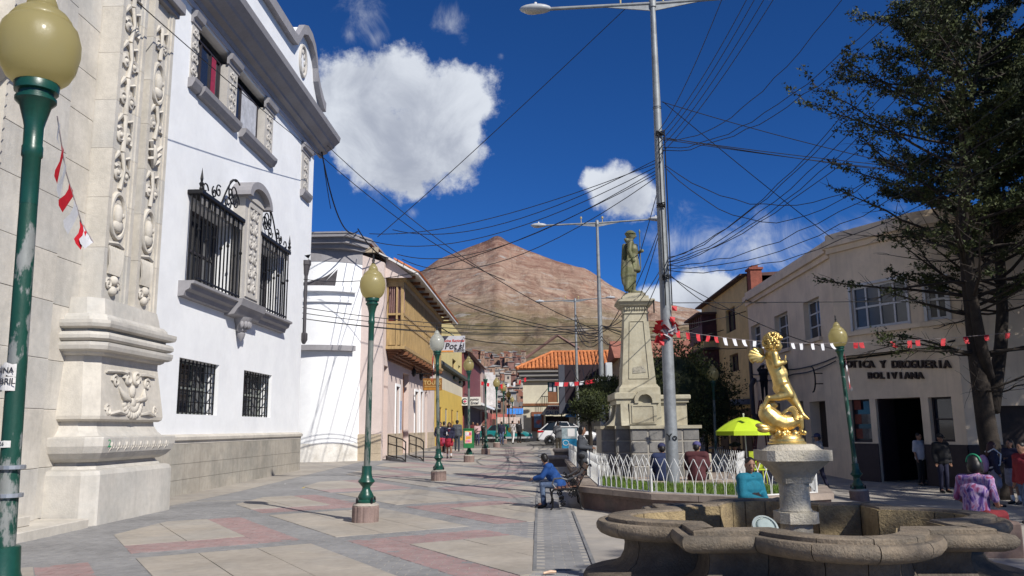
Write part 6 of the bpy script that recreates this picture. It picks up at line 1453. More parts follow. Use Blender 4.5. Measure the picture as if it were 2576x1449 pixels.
# ================================================================ umbrella stall
def stall():
    Y=22.6;t=Yp(1870,1047,Y);z=gz(t.x,Y);T=thing('sun_umbrella','lime green sun umbrella beyond the gilded statue','umbrella',(t.x,Y,z));M_U=mat('lime_cloth',(.50,.66,.03),.6,.05,2);M_Ud=MATS['lime_cloth']
    R_=.80;h=.38;n=8
    for k in range(n):
        a0,a1=2*PI*k/n+.2,2*PI*(k+1)/n+.2;q=MB();vs=[];rows=6
        for i in range(rows+1):
            f=i/rows;zz=t.z-.02-h*f**1.7
            for j in range(4):
                a=a0+(a1-a0)*j/3;rr=R_*f*(1-.05*math.sin(PI*j/3));vs.append((t.x+rr*math.cos(a),Y+rr*math.sin(a),zz))
        for j in range(4): a=a0+(a1-a0)*j/3;rr=R_*(1-.05*math.sin(PI*j/3));vs.append((t.x+rr*math.cos(a),Y+rr*math.sin(a),t.z-h-.13))
        for i in range(rows+1):
            for j in range(3): q.f.append((i*4+j,i*4+j+1,(i+1)*4+j+1,(i+1)*4+j))
        q.v=[V(p) for p in vs];obj('canopy_panel',q,M_U,T,smooth=40)
    q=MB();q.tube([(t.x+.05,Y,z),(t.x,Y,t.z+.05)],.02,6);obj('pole',q,mat('cream_pole',(.55,.55,.45),.5),T)
    q=MB();q.ball((t.x,Y,t.z+.05),.03);obj('tip',q,mat('cream_pole'),T)
    for k in range(n):
        a=2*PI*k/n+.2;q=MB();q.tube([(t.x,Y,t.z-.25),(t.x+R_*.97*math.cos(a),Y+R_*.97*math.sin(a),t.z-h-.03)],.008,4);obj('rib',q,M_IRON,T)
    q=MB();q.bx(t.x+.2,t.x+1.2,Y-.3,Y+.3,z+.7,z+.74);T2=thing('vendor_table','small dark vendor table in the shade under the umbrella','table',(t.x+.7,Y,z));obj('top',q,M_WOODD,T2)
    for sx in (.25,1.15):
        for sy in (-.25,.25): q=MB();q.bx(t.x+sx-.02,t.x+sx+.02,Y+sy-.02,Y+sy+.02,z,z+.7);obj('leg',q,M_WOODD,T2)
    c=Yp(1765,1190,19.);T3=thing('white_crate','stack of pale crates beside the seated man in the maroon jacket','crate',(c.x,19,.36))
    for j in range(3): q=MB();q.bx(c.x-.22,c.x+.22,18.9,19.25,.06+j*.21-.0+.3,.06+j*.21+.2+.3,.015);obj('crate',q,mat('pale_crate',(.46,.42,.33),.7,.15,4),T3);q=MB();q.bx(c.x-.15,c.x+.15,18.895,18.9,.5+j*.21,.53+j*.21);obj('slot',q,M_IRON,T3)
    c=Yp(1905,1130,24.);z=gz(c.x,24);T4=thing('lime_chair','upright lime green plastic chair in the shade under the umbrella','chair',(c.x,24,z));M_L=mat('lime_plastic',(.42,.5,.03),.5)
    q=MB();q.bx(c.x-.2,c.x+.2,23.8,24.2,z+.42,z+.46,.01);obj('seat',q,M_L,T4);q=MB();q.bx(c.x-.2,c.x+.2,24.2,24.24,z+.46,z+.95,.01);obj('backrest',q,M_L,T4)
    for sx in (-1,1):
        for yy in (23.83,24.18): q=MB();q.tube([(c.x+sx*.19,yy,z),(c.x+sx*.17,yy,z+.43)],.018,5);obj('leg',q,M_L,T4)
stall()
# ================================================================ cream corner shop (right)
def Pp(px,py,p0,n):
    d=ray(px,py);n=V(n);return CO+d*((V(p0)-CO).dot(n)/d.dot(n))
def c6(x,y): return ((3100+x/1.609)/1.5404,(950+y/1.609)/1.5404)
def c5(x,y): return ((2600+x/1.811)/1.5404,(950+y/1.811)/1.5404)
def shop():
    M_C=mat('shop_render',(.74,.605,.455),.88,.08,.8,.1,20,col2=(.66,.54,.41),c2s=.9,streak=.3);M_D=mat('shop_dado',(.035,.025,.03),.6,.2,1.)
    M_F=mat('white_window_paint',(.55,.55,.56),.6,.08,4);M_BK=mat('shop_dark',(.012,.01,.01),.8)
    T=thing('corner_shop','cream two-storey corner shop with curved upper bay and raised letters','shop',(13,28,-.3))
    P0,P1,P2=V((11,29.4,0)),V((13.1,25.6,0)),V((24,24.2,0))
    B0,B1,B2=V((10.72,29.3,0)),V((12.38,26.2,0)),V((13.35,25.35,0))
    def pl(a,b): d=b-a;return PF(a,d,V((d.y,-d.x,0))),d.length
    def hole(pf,fn,l,t,r,b,dep):
        mid=(t+b)/2;A=pf.st(Pp(*fn(l,mid),pf.o,pf.n))[0];Bv=pf.st(Pp(*fn(r,mid),pf.o,pf.n))[0];c=(l+r)/2
        return (A,Bv,Pp(*fn(c,b),pf.o,pf.n).z,Pp(*fn(c,t),pf.o,pf.n).z,dep)
    # side wall along the street: s runs away from the corner
    ps=PF((11,42.2,0),(0,-1,0),(-1,0,0))
    ws=[hole(ps,c5,565,555,632,752,.3),hole(ps,c5,730,478,826,735,.3),hole(ps,c5,934,378,1048,660,.3)];dr=hole(ps,c6,72,972,172,1390,.4);dr=(dr[0],dr[1],-.3,dr[3],.4)
    dr2=(3.2,4.6,-.2,2.6,.4);dr3=(6.6,7.9,-.2,2.6,.4)
    m=wall_holes(ps,0,12.8,-.5,8.0,ws+[dr,dr2,dr3])
    pa,La=pl(P0,P1);ha=[hole(pa,c6,312,962,442,1228,.25)];d1=hole(pa,c6,486,952,770,1390,.9);d1=(d1[0],d1[1],-.35,d1[3],.9);d2=hole(pa,c6,810,946,955,1225,.25)
    wall_holes(pa,0,La,-.5,4.0,ha+[d1,d2],mb=m)
    pb,Lb=pl(P1,P2);db=hole(pb,c6,1262,1000,1400,1390,.3);db=(db[0],db[0]+2.,-.4,db[3],.3);wall_holes(pb,0,Lb,-.5,8.0,[db,(5.2,6.6,4.9,6.6,.25),(8,9.4,4.9,6.6,.25)],mb=m)
    obj('wall',m,M_C,T)
    # upper bay
    pu,Lu=pl(B0,B1);pv,Lv=pl(B1,B2);hu=hole(pu,c6,322,232,668,508,.16);hv=hole(pv,c6,785,205,915,462,.16)
    m=wall_holes(pu,0,Lu,4.0,8.0,[hu]);wall_holes(pv,0,Lv,4.0,8.0,[hv],mb=m);pw,Lw=pl(V((10.98,29.75,0)),B0);wall_holes(pw,0,Lw,4.0,8.0,[],mb=m);px_,Lx=pl(B2,V((13.5,25.62,0)));wall_holes(px_,0,Lx,4.,8.,[],mb=m)
    m.add([(11,29.75,4.0),B0+V((0,0,4)),B1+V((0,0,4)),B2+V((0,0,4)),(13.5,25.6,4.),(14,29,4.)],[(0,1,2,3,4,5),(5,4,3,2,1,0)]);obj('upper_bay',m,M_C,T)
    def strip(name,pts,z0,z1,e,mt):
        q=MB()
        for a,b in zip(pts,pts[1:]): pf,L=pl(V((*a,0)),V((*b,0)));pf.bx(q,-.02,L+.02,z0,z1,-.1,e)
        return obj(name,q,mt,T)
    zl=hu[2];strip('sill_band',[(10.98,29.75),B0.xy,B1.xy,B2.xy,(13.5,25.62)],zl-.2,zl-.05,.12,M_C)
    # cornice all round
    strip('cornice',[(11,42.2),(11,29.75),B0.xy,B1.xy,B2.xy,(13.5,25.55),(24,24.2)],7.75,7.95,.12,M_C);strip('cornice',[(11,42.2),(11,29.75),B0.xy,B1.xy,B2.xy,(13.5,25.55),(24,24.2)],7.951,8.2,.25,M_C);strip('parapet',[(11,42.2),(11,29.75),B0.xy,B1.xy,B2.xy,(13.5,25.55),(24,24.2)],8.201,8.45,.1,M_C)
    q=MB();q.add([(11,42.2,8.2),B0+V((0,0,8.2)),B1+V((0,0,8.2)),B2+V((0,0,8.2)),(24,24.2,8.2),(24,42.2,8.2)],[(0,1,2,3,4,5)]);obj('roof_deck',q,mat('old_roof'),T)
    strip('dado',[(11,42.2),P0.xy],-.45,.75,.03,M_C)
    # dado on the front between openings
    for pf,segs in ((pa,[(0,ha[0][0]-.02),(ha[0][0]-.02,d1[0]-.01),(d1[1]+.01,La)]),(pb,[(0,db[0]-.01),(db[1]+.01,Lb)])):
        for a,b in segs: q=MB();pf.bx(q,a,b,-.5,.95,.001,.035);obj('dado',q,M_D,T)
    # windows
    M_CUR=mat('net_curtain',(.16,.155,.15),.5,.5,5,stretch=(3,3,.4))
    for h in ws: w=window(T,ps,h[0],h[1],h[2],h[3],.24,2,3,M_F,M_DGLASS,.07);q=MB();ps.bx(q,h[0]-.1,h[1]+.1,h[2]-.15,h[2]-.005,-.1,.12);obj('sill',q,M_C,T)
    for pf,h,nx in ((pu,hu,4),(pv,hv,2)):
        w=window(T,pf,h[0],h[1],h[2],h[3],.1,nx,2,M_F,glass('grey_glass',(.05,.055,.06),.12),.08);q=MB();pf.bx(q,h[0]+.05,h[1]-.05,h[2]+.05,h[3]-.2,-.155,-.145);obj('curtain',q,M_CUR,w)
        q=MB();pf.bx(q,h[0]-.09,h[0]-.002,h[2]-.04,h[3]+.09,0,.04);obj('window_casing',q,M_F,w);q=MB();pf.bx(q,h[1]+.002,h[1]+.09,h[2]-.04,h[3]+.09,0,.04);obj('window_casing',q,M_F,w);q=MB();pf.bx(q,h[0],h[1],h[3]+.002,h[3]+.09,0,.04);obj('window_casing',q,M_F,w)
    nw=hole(ps,c6,200,280,240,528,.1)
    for h in ((5.2,6.6,4.9,6.6),(8,9.4,4.9,6.6)): window(T,pb,*h,.15,2,2,M_F,M_DGLASS,.07)
    # openings
    for pf,h in ((ps,dr),(ps,dr2),(ps,dr3),(pb,db)): q=MB();pf.bx(q,h[0],h[1],h[2],h[3],-h[4]-.03,-h[4]);obj('door',q,mat('shop_door',(.03,.02,.018),.6,.3,2),T)
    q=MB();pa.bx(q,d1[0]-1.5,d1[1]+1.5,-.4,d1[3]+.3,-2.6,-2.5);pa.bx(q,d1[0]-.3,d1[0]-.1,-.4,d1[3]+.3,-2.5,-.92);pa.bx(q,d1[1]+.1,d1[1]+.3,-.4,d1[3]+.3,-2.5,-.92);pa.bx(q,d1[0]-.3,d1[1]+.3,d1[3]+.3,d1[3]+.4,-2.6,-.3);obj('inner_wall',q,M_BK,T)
    q=MB();pa.bx(q,d1[0]+.002,d1[0]+.05,-.3,d1[3],-.88,-.1);obj('door_leaf',q,M_D,T);q=MB();pa.bx(q,d1[1]-.05,d1[1]-.002,-.3,d1[3],-.88,-.1);obj('door_leaf',q,M_D,T)
    for h in (ha[0],d2):
        w=window(T,pa,h[0],h[1],h[2],h[3],.2,1,2,M_D,M_DGLASS,.06)
    h=ha[0]
    for k in range(7):
        q=MB();x=h[0]+.1+(k%3)*(h[1]-h[0])*.3;z=h[2]+.12+(k//3)*.5;pa.bx(q,x,x+.28,z,z+.34,-.17,-.15);obj('display_card',q,mat('card_%d'%(k%3),[(.15,.03,.02),(.10,.10,.10),(.2,.19,.18)][k%3],.6,.3,8),T)
    # raised letters
    M_L=mat('raised_letter',(.05,.035,.03),.7,.15,3)
    def line(body,l,r,y,size):
        a=Pp(*c6(l,y),P0,pa.n);b=Pp(*c6(r,y),P0,pa.n);n_=len(body);w=(b-a)
        u0=pa.st(a)[0];u1=pa.st(b)[0];zz=(a.z+b.z)/2
        for k,ch in enumerate(body):
            if ch==' ': continue
            t=(k+.5)/n_;text('raised_letter',ch,size,pa.p(u0+(u1-u0)*t,a.z+(b.z-a.z)*t,.05),pa.s,(0,0,1),M_L,T,.05,True)
    line('BOTICA Y DROGUERIA',262,945,745,.35);line('BOLIVIANA',425,778,815,.31)
    # semicircular sign bracket, hanging board, cables along the wall
    c=Pp(*c5(1040,940),ps.o,ps.n);q=MB();q.tube([(10.62+.1,c.y-.42*math.cos(t)*.9,c.z+.5*math.sin(t)) for t in [-PI/2+PI*k/10 for k in range(11)]],.03,5);q.tube([(11,c.y-.42,c.z+.2),(10.72,c.y-.36,c.z+.2)],.02,4);q.tube([(11,c.y-.42,c.z-.2),(10.72,c.y-.36,c.z-.2)],.02,4);obj('sign_bracket',q,M_IRON,T)
    a=Pp(*c5(800,812),ps.o,ps.n);b=Pp(*c5(868,940),ps.o,ps.n);q=MB();q.bx(10.3,10.95,a.y-.55,a.y-.5,b.z,a.z);S_=obj('hanging_board',q,mat('dark_board',(.05,.035,.025),.7),T)
    for k,tx in enumerate(('ALT','KNS','T')): text('lettering',tx,.28,(10.62,a.y-.56,a.z-.25-.38*k),(1,0,0),(0,0,1),mat('board_letter',(.25,.2,.13),.6),S_,.003,True)
    q=MB();q.tube([(10.93,42,5.0),(10.93,42,-.3)],.09,7);q.tube([(10.93,41.4,3.9),(10.7,41.2,3.6),(10.7,41.2,2.2),(10.9,41.,1.9)],.12,8);obj('drainpipe',q,mat('dark_pipe'),T,smooth=50)
    for (pts) in ([(10.93,42,4.2),(10.93,36,4.0),(10.93,30,4.05)],[(10.9,41,3.8),(10.9,35,3.75),(10.9,30,3.9)]): q=MB();q.tube(catenary(pts[0],pts[1],.1,6)+catenary(pts[1],pts[2],.1,6)[1:],.025,5);obj('wall_cable',q,M_IRON,T)
    q=MB();q.tube([pa.p(0,3.9,.06),pa.p(La*.5,3.95,.06),pa.p(La,4.15,.1)],.03,5);obj('wall_cable',q,M_IRON,T)
    # brick chimney
    q=MB();y=41.3;q.bx(11.02,11.6,y,y+.7,8.2,9.55);obj('chimney',q,mat('red_brick',(.24,.075,.05),.85,.25,5,.3,20),T);q=MB();q.bx(10.95,11.67,y-.07,y+.77,9.551,9.66);q.bx(11.15,11.47,y+.15,y+.5,9.661,9.8);obj('chimney_cap',q,mat('red_brick'),T)
shop()
def yellow_corner():
    X=11.05;T=thing('yellow_balcony_house','shaded yellow house with two dark closed timber balconies','house',(13,48,-.2));pf=PF((X,54.2,0),(0,-1,0),(-1,0,0));M_Y=mat('ochre_render',(.60,.44,.21),.88,.12,1.,.1,20,streak=.4);M_B=mat('oxblood_timber',(.06,.018,.02),.6,.3,2.)
    def R(l,t,r,b): 
        a=Xp(l,(t+b)/2,X).y;c=Xp(r,(t+b)/2,X).y;return (54.2-a,54.2-c,Xp((l+r)/2,b,X).z,Xp((l+r)/2,t,X).z,.25)
    w=[R(1826,775,1850,835),R(1836,890,1858,935)]
    m=wall_holes(pf,0,11.95,-.4,9.4,w);m.add([(X,54.2,-.4),(X,54.2,9.4),(20,54.2,9.4),(20,54.2,-.4)],[(0,1,2,3)]);m.add([(X,42.25,8),(X,42.25,9.4),(16,42.25,9.4),(16,42.25,8)],[(3,2,1,0),(0,1,2,3)]);obj('wall',m,M_Y,T)
    for h in w: window(T,pf,*h[:4],.2,2,1,M_B,M_DGLASS,.08)
    q=MB();q.prism([(X-.35,9.4),(X-.35,9.5),(16,9.75),(20,9.4)],42.2,54.6,lambda a,b,c:(a,c,b));obj('roof',q,mat('dark_roof',(.09,.05,.045),.85,.3,1.),T)
    for (l,t,r,b,l2) in ((1752,778,1814,858,1790),(1757,872,1817,942,1792)):
        y1=Xp(r,820,X).y+1.2;y0=y1+4.2;x0=X-.9;z1=Xp(r,t,X).z-.1;z0=Xp(r,b,X).z+.15
        q=MB();q.bx(x0,X,y1,y0,z0,z0+1.0);q.bx(x0+.04,X,y1+.04,y0,z0+1.0,z1);B=obj('closed_balcony',q,M_B,T)
        for k in range(7): y=y1+.1+(y0-y1-.2)*k/6;q=MB();q.bx(x0-.03,x0+.05,y-.05,y+.05,z0+1.,z1);obj('mullion',q,mat('mullion',(.12,.05,.045),.6),B)
        q=MB();q.bx(x0-.3,X,y1-.2,y0+.2,z1,z1+.12);obj('balcony_roof',q,mat('dark_roof'),B)
        q=MB();q.bx(x0+.1,X,y1+.1,y0-.1,z0-.4,z0-.002);obj('balcony_base',q,M_Y,B)
    q=MB();pf.bx(q,1,11.9,2.7,2.95,.0,1.1);obj('shop_awning',q,mat('grey_awning',(.2,.21,.24),.8,.2,2),T)
    for k in range(4): q=MB();pf.bx(q,1.2+2.7*k,3.2+2.7*k,-.3,2.5,.001,.05);obj('shop_shutter',q,mat('brown_shutter',(.09,.06,.045),.7,.3,2),T)
    q=MB();pf.bx(q,0,11.95,3.0,3.15,0,.12);obj('string_course',q,M_Y,T)
yellow_corner()
def small_red_roof():
    T=thing('low_roof_house','low house with a reddish roof showing between pole and yellow house','house',(9,60,.2));q=MB();q.bx(6.,14,60,66,-.2,6.6);obj('wall',q,mat('dim_wall',(.3,.25,.2),.9,.2,1.),T);q=MB();q.prism([(59.4,6.6),(66.5,6.6),(63,8.2)],5.6,14.4,lambda a,b,c:(c,a,b));obj('roof',q,mat('dusty_tile',(.32,.13,.09),.85,.3,1.),T)
small_red_roof()
# ladder
def ladder():
    Y=37.6;b=Yp(1893,1185,Y);t=Yp(1918,1008,Y);zb=gz(b.x,Y);T=thing('step_ladder','dark red step ladder with the electrician against the cream side wall','ladder',(b.x,Y,zb));M_=mat('ladder_red',(.16,.025,.03),.5)
    for (dx,y0,nm) in ((-.0,Y-.25,'front'),(.95,Y+.3,'rear')):
        for yy in (0,.45): q=MB();q.tube([(b.x+dx,y0+yy*0,zb),(t.x-.05+(.1 if dx else 0),Y,t.z+.02)] if yy==0 else [(b.x+dx,y0+.45,zb),(t.x-.05+(.1 if dx else 0),Y+.3,t.z+.02)],.035,5);obj('stile',q,M_,T)
    for k in range(9):
        f=(k+1)/10;q=MB();x=b.x+(t.x-.05-b.x)*f;z=zb+(t.z-zb)*f;q.bx(x-.03,x+.03,Y-.25+.25*f,Y+.2+.1*f,z-.015,z+.015);obj('rung',q,M_,T)
    return t
LT=ladder()
# ================================================================ trees on the right
def big_tree(label,base,seed,h=12.,spread=4.8,leaves=58000,group='plaza trees at the right'):
    r=random.Random(seed);T=thing('plaza_tree',label,'tree',base,0,group);Lf=[MB(),MB(),MB()];tr=MB()
    def curve(p,d,L,n,jit,up):
        pts=[V(p)];d=V(d).normalized()
        for i in range(n): d=(d+V((r.uniform(-jit,jit),r.uniform(-jit,jit),r.uniform(-jit,jit)+up))).normalized();pts.append(pts[-1]+d*(L/n))
        return pts
    leaders=[curve((0,0,-.3),(-.06,0,1),h*.92,14,.07,.10),curve((.05,.1,2.3),(.35,.2,1),h*.75,12,.07,.10),curve((-.05,-.1,3.2),(-.28,-.3,1),h*.62,11,.08,.08)]
    rads=[.29,.2,.16]
    TR=None
    for k,(pts,R0) in enumerate(zip(leaders,rads)):
        m=MB();m.tube(pts,[R0*(1-.86*i/(len(pts)-1))*(1.25 if (i==0 and k==0) else 1) for i in range(len(pts))],9);o=obj('trunk' if k==0 else 'limb',m,M_BARK,T if TR is None else TR,smooth=180,world=False);TR=TR or o
    br=MB();tw=MB();sprays=[]
    nb=165
    for b in range(nb):
        ld=leaders[r.choice((0,0,1,1,2))];f=r.uniform(.27,.99);i=min(len(ld)-2,int(f*(len(ld)-1)));p=ld[i].lerp(ld[i+1],f*(len(ld)-1)-i);hz=p.z/h
        a=r.uniform(0,2*PI);L=spread*(1.05-.5*hz)*r.uniform(.5,1.15)*(0.6+.4*min(1,hz*2.2));d=V((math.cos(a),math.sin(a),r.uniform(-.02,.55)*(.4+hz)))
        pts=curve(p,d,L,9,.13,.035);br.tube(pts,[.055*(1-.85*j/9)*(1.2-.6*hz) for j in range(10)],5,caps=False)
        for t in range(13):
            fj=.22+.78*(t+r.random())/13;j=min(8,int(fj*9));q=pts[j].lerp(pts[j+1],fj*9-j);dd=(pts[j+1]-pts[j]).normalized();sd=dd.cross(V((0,0,1))).normalized()*(1 if t%2 else -1)
            d2=(dd*.8+sd*r.uniform(.5,1.)+V((0,0,r.uniform(-.25,.35)))).normalized();l2=L*.24*r.uniform(.5,1.15)*(1.15-.5*fj);tp=curve(q,d2,l2,4,.2,.0);tw.tube(tp,[.014,.011,.008,.006,.004],3,caps=False)
            bare=(hz<.45 and r.random()<.72) or r.random()<.14
            if not bare: sprays.append((tp,r.random()))
        sprays.append((pts[-4:],r.random()))
    for k in range(26):   # bare drooping lower twigs
        ld=leaders[r.randrange(3)];i=r.randint(3,6);p=ld[min(i,len(ld)-2)];a=r.uniform(0,2*PI);pts=curve(p,(math.cos(a),math.sin(a),.15),spread*r.uniform(.5,.9),9,.22,-.01);br.tube(pts,[.035*(1-.85*j/9) for j in range(10)],4,caps=False)
        for t in range(9): j=r.randint(2,8);tp=curve(pts[j],(pts[j]-pts[j-1]).normalized()+V((r.uniform(-.8,.8),r.uniform(-.8,.8),r.uniform(-.5,.4))),.7,4,.3,0);tw.tube(tp,[.011,.009,.007,.005,.003],3,caps=False)
    per=max(4,leaves//len(sprays))
    for tp,w in sprays:
        for k in range(int(per*(.55 if tp[0].x<-1.2 else 1.25))):
            f=r.random()**.7;j=min(len(tp)-2,int(f*(len(tp)-1)));p=tp[j].lerp(tp[j+1],f*(len(tp)-1)-j);d=(tp[j+1]-tp[j]).normalized()
            leaf_tri(Lf[0 if w<.42 else (1 if w<.8 else 2)],p+V((r.gauss(0,.085),r.gauss(0,.085),r.gauss(0,.06))),d*.7+V((r.uniform(-.8,.8),r.uniform(-.8,.8),r.uniform(-.4,.7))),r.uniform(.07,.17),r)
    o=obj('branches',br,M_BARK,T,smooth=180,world=False);struct(o,'stuff');o=obj('twigs',tw,M_BARK,T,world=False);struct(o,'stuff')
    C=obj('crown',Lf[0],M_LEAF[0],T,world=False);struct(C,'stuff')
    for k in (1,2): o=obj('foliage',Lf[k],M_LEAF[k],C,world=False);struct(o,'stuff')
    return T
x=Yp(2492,1000,22.6).x
TREE=big_tree('big dark evergreen tree spreading over the right side, in front of the shop',(x,22.6,-.38),21,16.0,5.2,118000)
t2=copy_tree(TREE);t2.scale=(.7,.7,.7);t2.location=(16.9,13.0,-.4);t2.rotation_euler=(0,0,2.1);t2['label']='second evergreen of the plaza row, just outside the right edge'
t3=copy_tree(TREE);t3.location=(13.1,-1.5,-.2);t3.rotation_euler=(0,0,4.0);t3['label']='third evergreen of the plaza row, behind the photographer';t3.scale=(.8,.8,.8)
t4=copy_tree(TREE);t4.location=(17.6,20.4,-.4);t4.rotation_euler=(0,0,1.1);t4['label']='evergreen at the far right edge, its branches merging with the big tree'
# ================================================================ overhead cables
M_CAB=mat('black_cable',(.012,.012,.014),.6)
def cable(label,a,b,sag,r=None,wob=0.,group='overhead cables'):
    """a,b = (px,py,depth) survey points on the real supports"""
    A=a if isinstance(a,V) else Yp(*a);B=b if isinstance(b,V) else Yp(*b);P=catenary(A,B,sag,18)
    if wob: P=[p+V((0,0,RN.uniform(-wob,wob))) for p in P]
    rr=[(r or .00052*max(3,p.y)) for p in P];o=obj('overhead_cable',MB().tube(P,rr,5),M_CAB);tag(o,label,'cable',group);return o
Yq=PY
def _ordinals():
    # cables of one bundle: name each by its place in the bundle
    from collections import defaultdict
    D=defaultdict(list);W_=('first','second','third','fourth','fifth','sixth','seventh','eighth')
    for o in COL.objects:
        if o.name.startswith('overhead_cable'): D[o['label']].append(o)
    for l,os_ in D.items():
        if len(os_)>1:
            for k,o in enumerate(os_): o['label']=W_[k]+' '+l+('')
for k,x in enumerate((1820,1884,1904,1928,1952)): cable('cable from the left, fanning steeply up from the near pole',(1660,325+16*k,Yq),(x,-12,9.),.15,group='cables fanning up from the near pole')
for (x,y) in ((2125,-10),(2262,-10),(2312,-10)): cable('sagging cable from high on the near pole to the top edge',(1668,352+ (x-2125)*.15,Yq),(x,y,10.),.55,wob=.03,group='cables from the pole toward the top right')
for (y0,x,y) in ((655,2360,-15),(650,2385,-15),(662,2440,-15),(668,2500,-15),(662,2570,-15),(670,2620,190),(675,2630,255),(680,2640,330)): cable('long sagging cable from midway up the near pole into the tree crown',(1678,y0,Yq),(x,y,9.),.55,wob=.03,group='cables from the near pole into the tree')
for k,(y0,x,y) in enumerate(((346,2620,446),(350,2620,458),(345,2640,470),(256,2640,478))): cable('nearly level cable, counted downward, running right from the near pole',(1664,y0,Yq),(x,y,24.),.12 if k<3 else .25,group='level cables to the right')
cable('loop cable sagging below the near pole toward the tree',(1672,415,Yq),(2400,300,14.),1.25,wob=.03);cable('loop cable sagging low beside the near pole',(1672,418,Yq),(2360,250,14.),1.75,wob=.03)
cable('cable from low on the pole to the yellow balcony house eaves',(1684,690,Yq),(1880,750,42.2),.7);cable('heavy cable from the yellow house eaves along to the shop corner bay',(1868,752,42.2),(2140,620,29.6),.9,wob=.03)
cable('straight level cable crossing in front of the shop at balcony height',(1690,762,Yq),(2620,752,23.),.02);cable('thin diagonal cable from the near pole to the shop roof corner',(1668,256,Yq),(2110,612,29.4),.05);cable('thin cable from the near pole to the yellow house wall',(1684,695,Yq),(2110,880,30.),.25)
for k,(x,y,d,s) in enumerate(((988,578,36.6,.8),(930,588,37.,.5),(905,598,36.7,1.),(1000,640,38.6,.9),(760,702,31.5,.9),(1012,652,38.8,1.2))): cable('cable sweeping left from the near pole to the white and pink houses',(1650,402+9*k,Yq),(x,y,d),s,group='cables from the near pole to the left houses')
for k,(y0,y1) in enumerate(((668,1),(675,2),(682,3),(690,4),(700,5))): cable('steep cable dropping from the near pole to the middle pole',(1668-2*k,y0-120*(k%3),Yq),(1513,818+9*k,37.),.5+.15*k,group='cables between near and middle poles')
for k,(x,y,d) in enumerate(((752,772,31.4),(752,786,31.4),(752,800,31.4),(752,640+160,31.4),(1128,742,50.),(1130,752,50.),(1165,850,57.5))): cable('cable stretched from the middle pole to the houses on the left',(1514,818+6*k,37.),(x,y,d),.35,group='cables from the middle pole to the left houses')
for (x,y) in ((1640,840),(1700,820),(1760,830),(1870,870),(1880,760)): cable('cable from the middle pole past the monument to the right houses',(1518,822,37.),(x+60,y,44.),.5,group='cables from the middle pole to the right')
cable('thin wire slanting from the pole arm down to the pink house roof',(1592,4,Yq),(950,596,38.2),.1);cable('thick cable bundle hanging from the cornice tip of the white house',(803,346,32.4),(900,582,37.),1.4,.03);cable('second thin cable hanging from the white house cornice',(806,346,32.4),(832,525,36.),.15)
cable('long cable from the white house cornice to the middle pole',(808,352,32.4),(1514,836,37.),.9);cable('thin wire running across the white facade from the portal',Xp(345,5,-7.9),Xp(800,388,-8.6),.08,.012);cable('cable from the white house corner to the balcony eaves and on to the pole',(800,385,32.),(1270,705,48.),.6)
cable('heavy dark cable draped along the roof edges of the white and pink houses',(900,575,36.6),(985,650,38.5),.35,.03)
for k in range(4): cable('cable strung from the middle pole to the far pole',(1514,826+9*k,37.),(1449,792+12*k,62.),.8,group='cables between middle and far poles')
for k in range(3): cable('cable loop hanging on the dark hoarding from the pole',(1514,850,37.),(1440+25*k,925,65.8),1.6+.3*k,group='cable loops on the hoarding')
_ordinals()
for k in range(3):
    a=[(x,y) for x,y in ((1655,340),(1650,520),(1672,700))][k];q=MB();P=[V((PX+.12*math.cos(i*2.1+k),PY-.13+.05*math.sin(i),0))+V((0,0,Yp(*a,PY).z+.06*math.sin(i*1.7))) for i in range(14)];q.tube(P,.014,5);tag(obj('cable_knot',q,M_CAB),('tangled cable knot high on the near pole','tangled cable knot at mid height of the near pole','tangled cable knot low on the near pole')[k],'cable knot')
for k in range(2):
    q=MB();q.tube([(PX-.02+.14*k,PY-.15+.02*k,z) for z in (8.2,7,6,5,4.2)],.014,5);tag(obj('riser_cable',q,M_CAB),('riser cable taped down the left of the near pole','riser cable taped down the right of the near pole')[k],'cable')
# ================================================================ paper bunting
M_FR=mat('red_bunting',(.50,.015,.025),.6,.15,8);M_FW=mat('white_bunting',(.62,.62,.64),.6,.1,8)
def bunting(label,pts,flags,w=.115,h=.165,sag=.12):
    T=thing('paper_bunting',label,'bunting',pts[0],0,'strings of red and white paper bunting');P=[]
    for a,b in zip(pts,pts[1:]): P+=catenary(a,b,sag,14)[(1 if P else 0):]
    q=MB();q.tube(P,.004,4);obj('string',q,mat('bunting_string',(.35,.3,.3),.8),T)
    n=len(P)-1
    for f,colr,sc in flags:
        i=min(n-1,int(f*n));p=P[i].lerp(P[i+1],f*n-i);d=(P[i+1]-P[i]).normalized();ww,hh=w*sc,h*sc*RN.uniform(.8,1.1);tw=RN.uniform(-.06,.06);out=V((RN.uniform(-.04,.04),RN.uniform(-.09,.02),0));q=MB();vs=[]
        for r_ in range(4):
            t=r_/3
            for c in range(3): vs.append(p+d*((c-1)*ww*.5*(1-.12*t)+tw*t)+V((0,0,-hh*t))+out*(t*t)+V((0,.018*math.sin(c*1.7+t*3),.0)))
        q.v=vs
        for r_ in range(3):
            for c in range(2): q.f.append((r_*3+c,r_*3+c+1,(r_+1)*3+c+1,(r_+1)*3+c))
        obj('flag',q,M_FR if colr=='r' else M_FW,T,smooth=60)
A=Yp(1683,828,17.5);B=Yp(2122,862,21.3);C=Yp(2545,836,22.)
bunting('bunting from the near pole to the leaning lamp, red flags then white',[A,B],[((x-1683)/439,c,1.) for x,c in zip((1702,1722,1745,1768,1785,1805,1827,1850,1877,1905,1975,1998,2030,2058,2085),'rrrrrwwwwwwwwww')])
bunting('bunting from the leaning lamp to the big tree, all red flags',[B,C],[((x-2122)/423,'r',1.1) for x in (2152,2165,2240,2285,2305,2370,2425,2480,2535)],sag=.05)
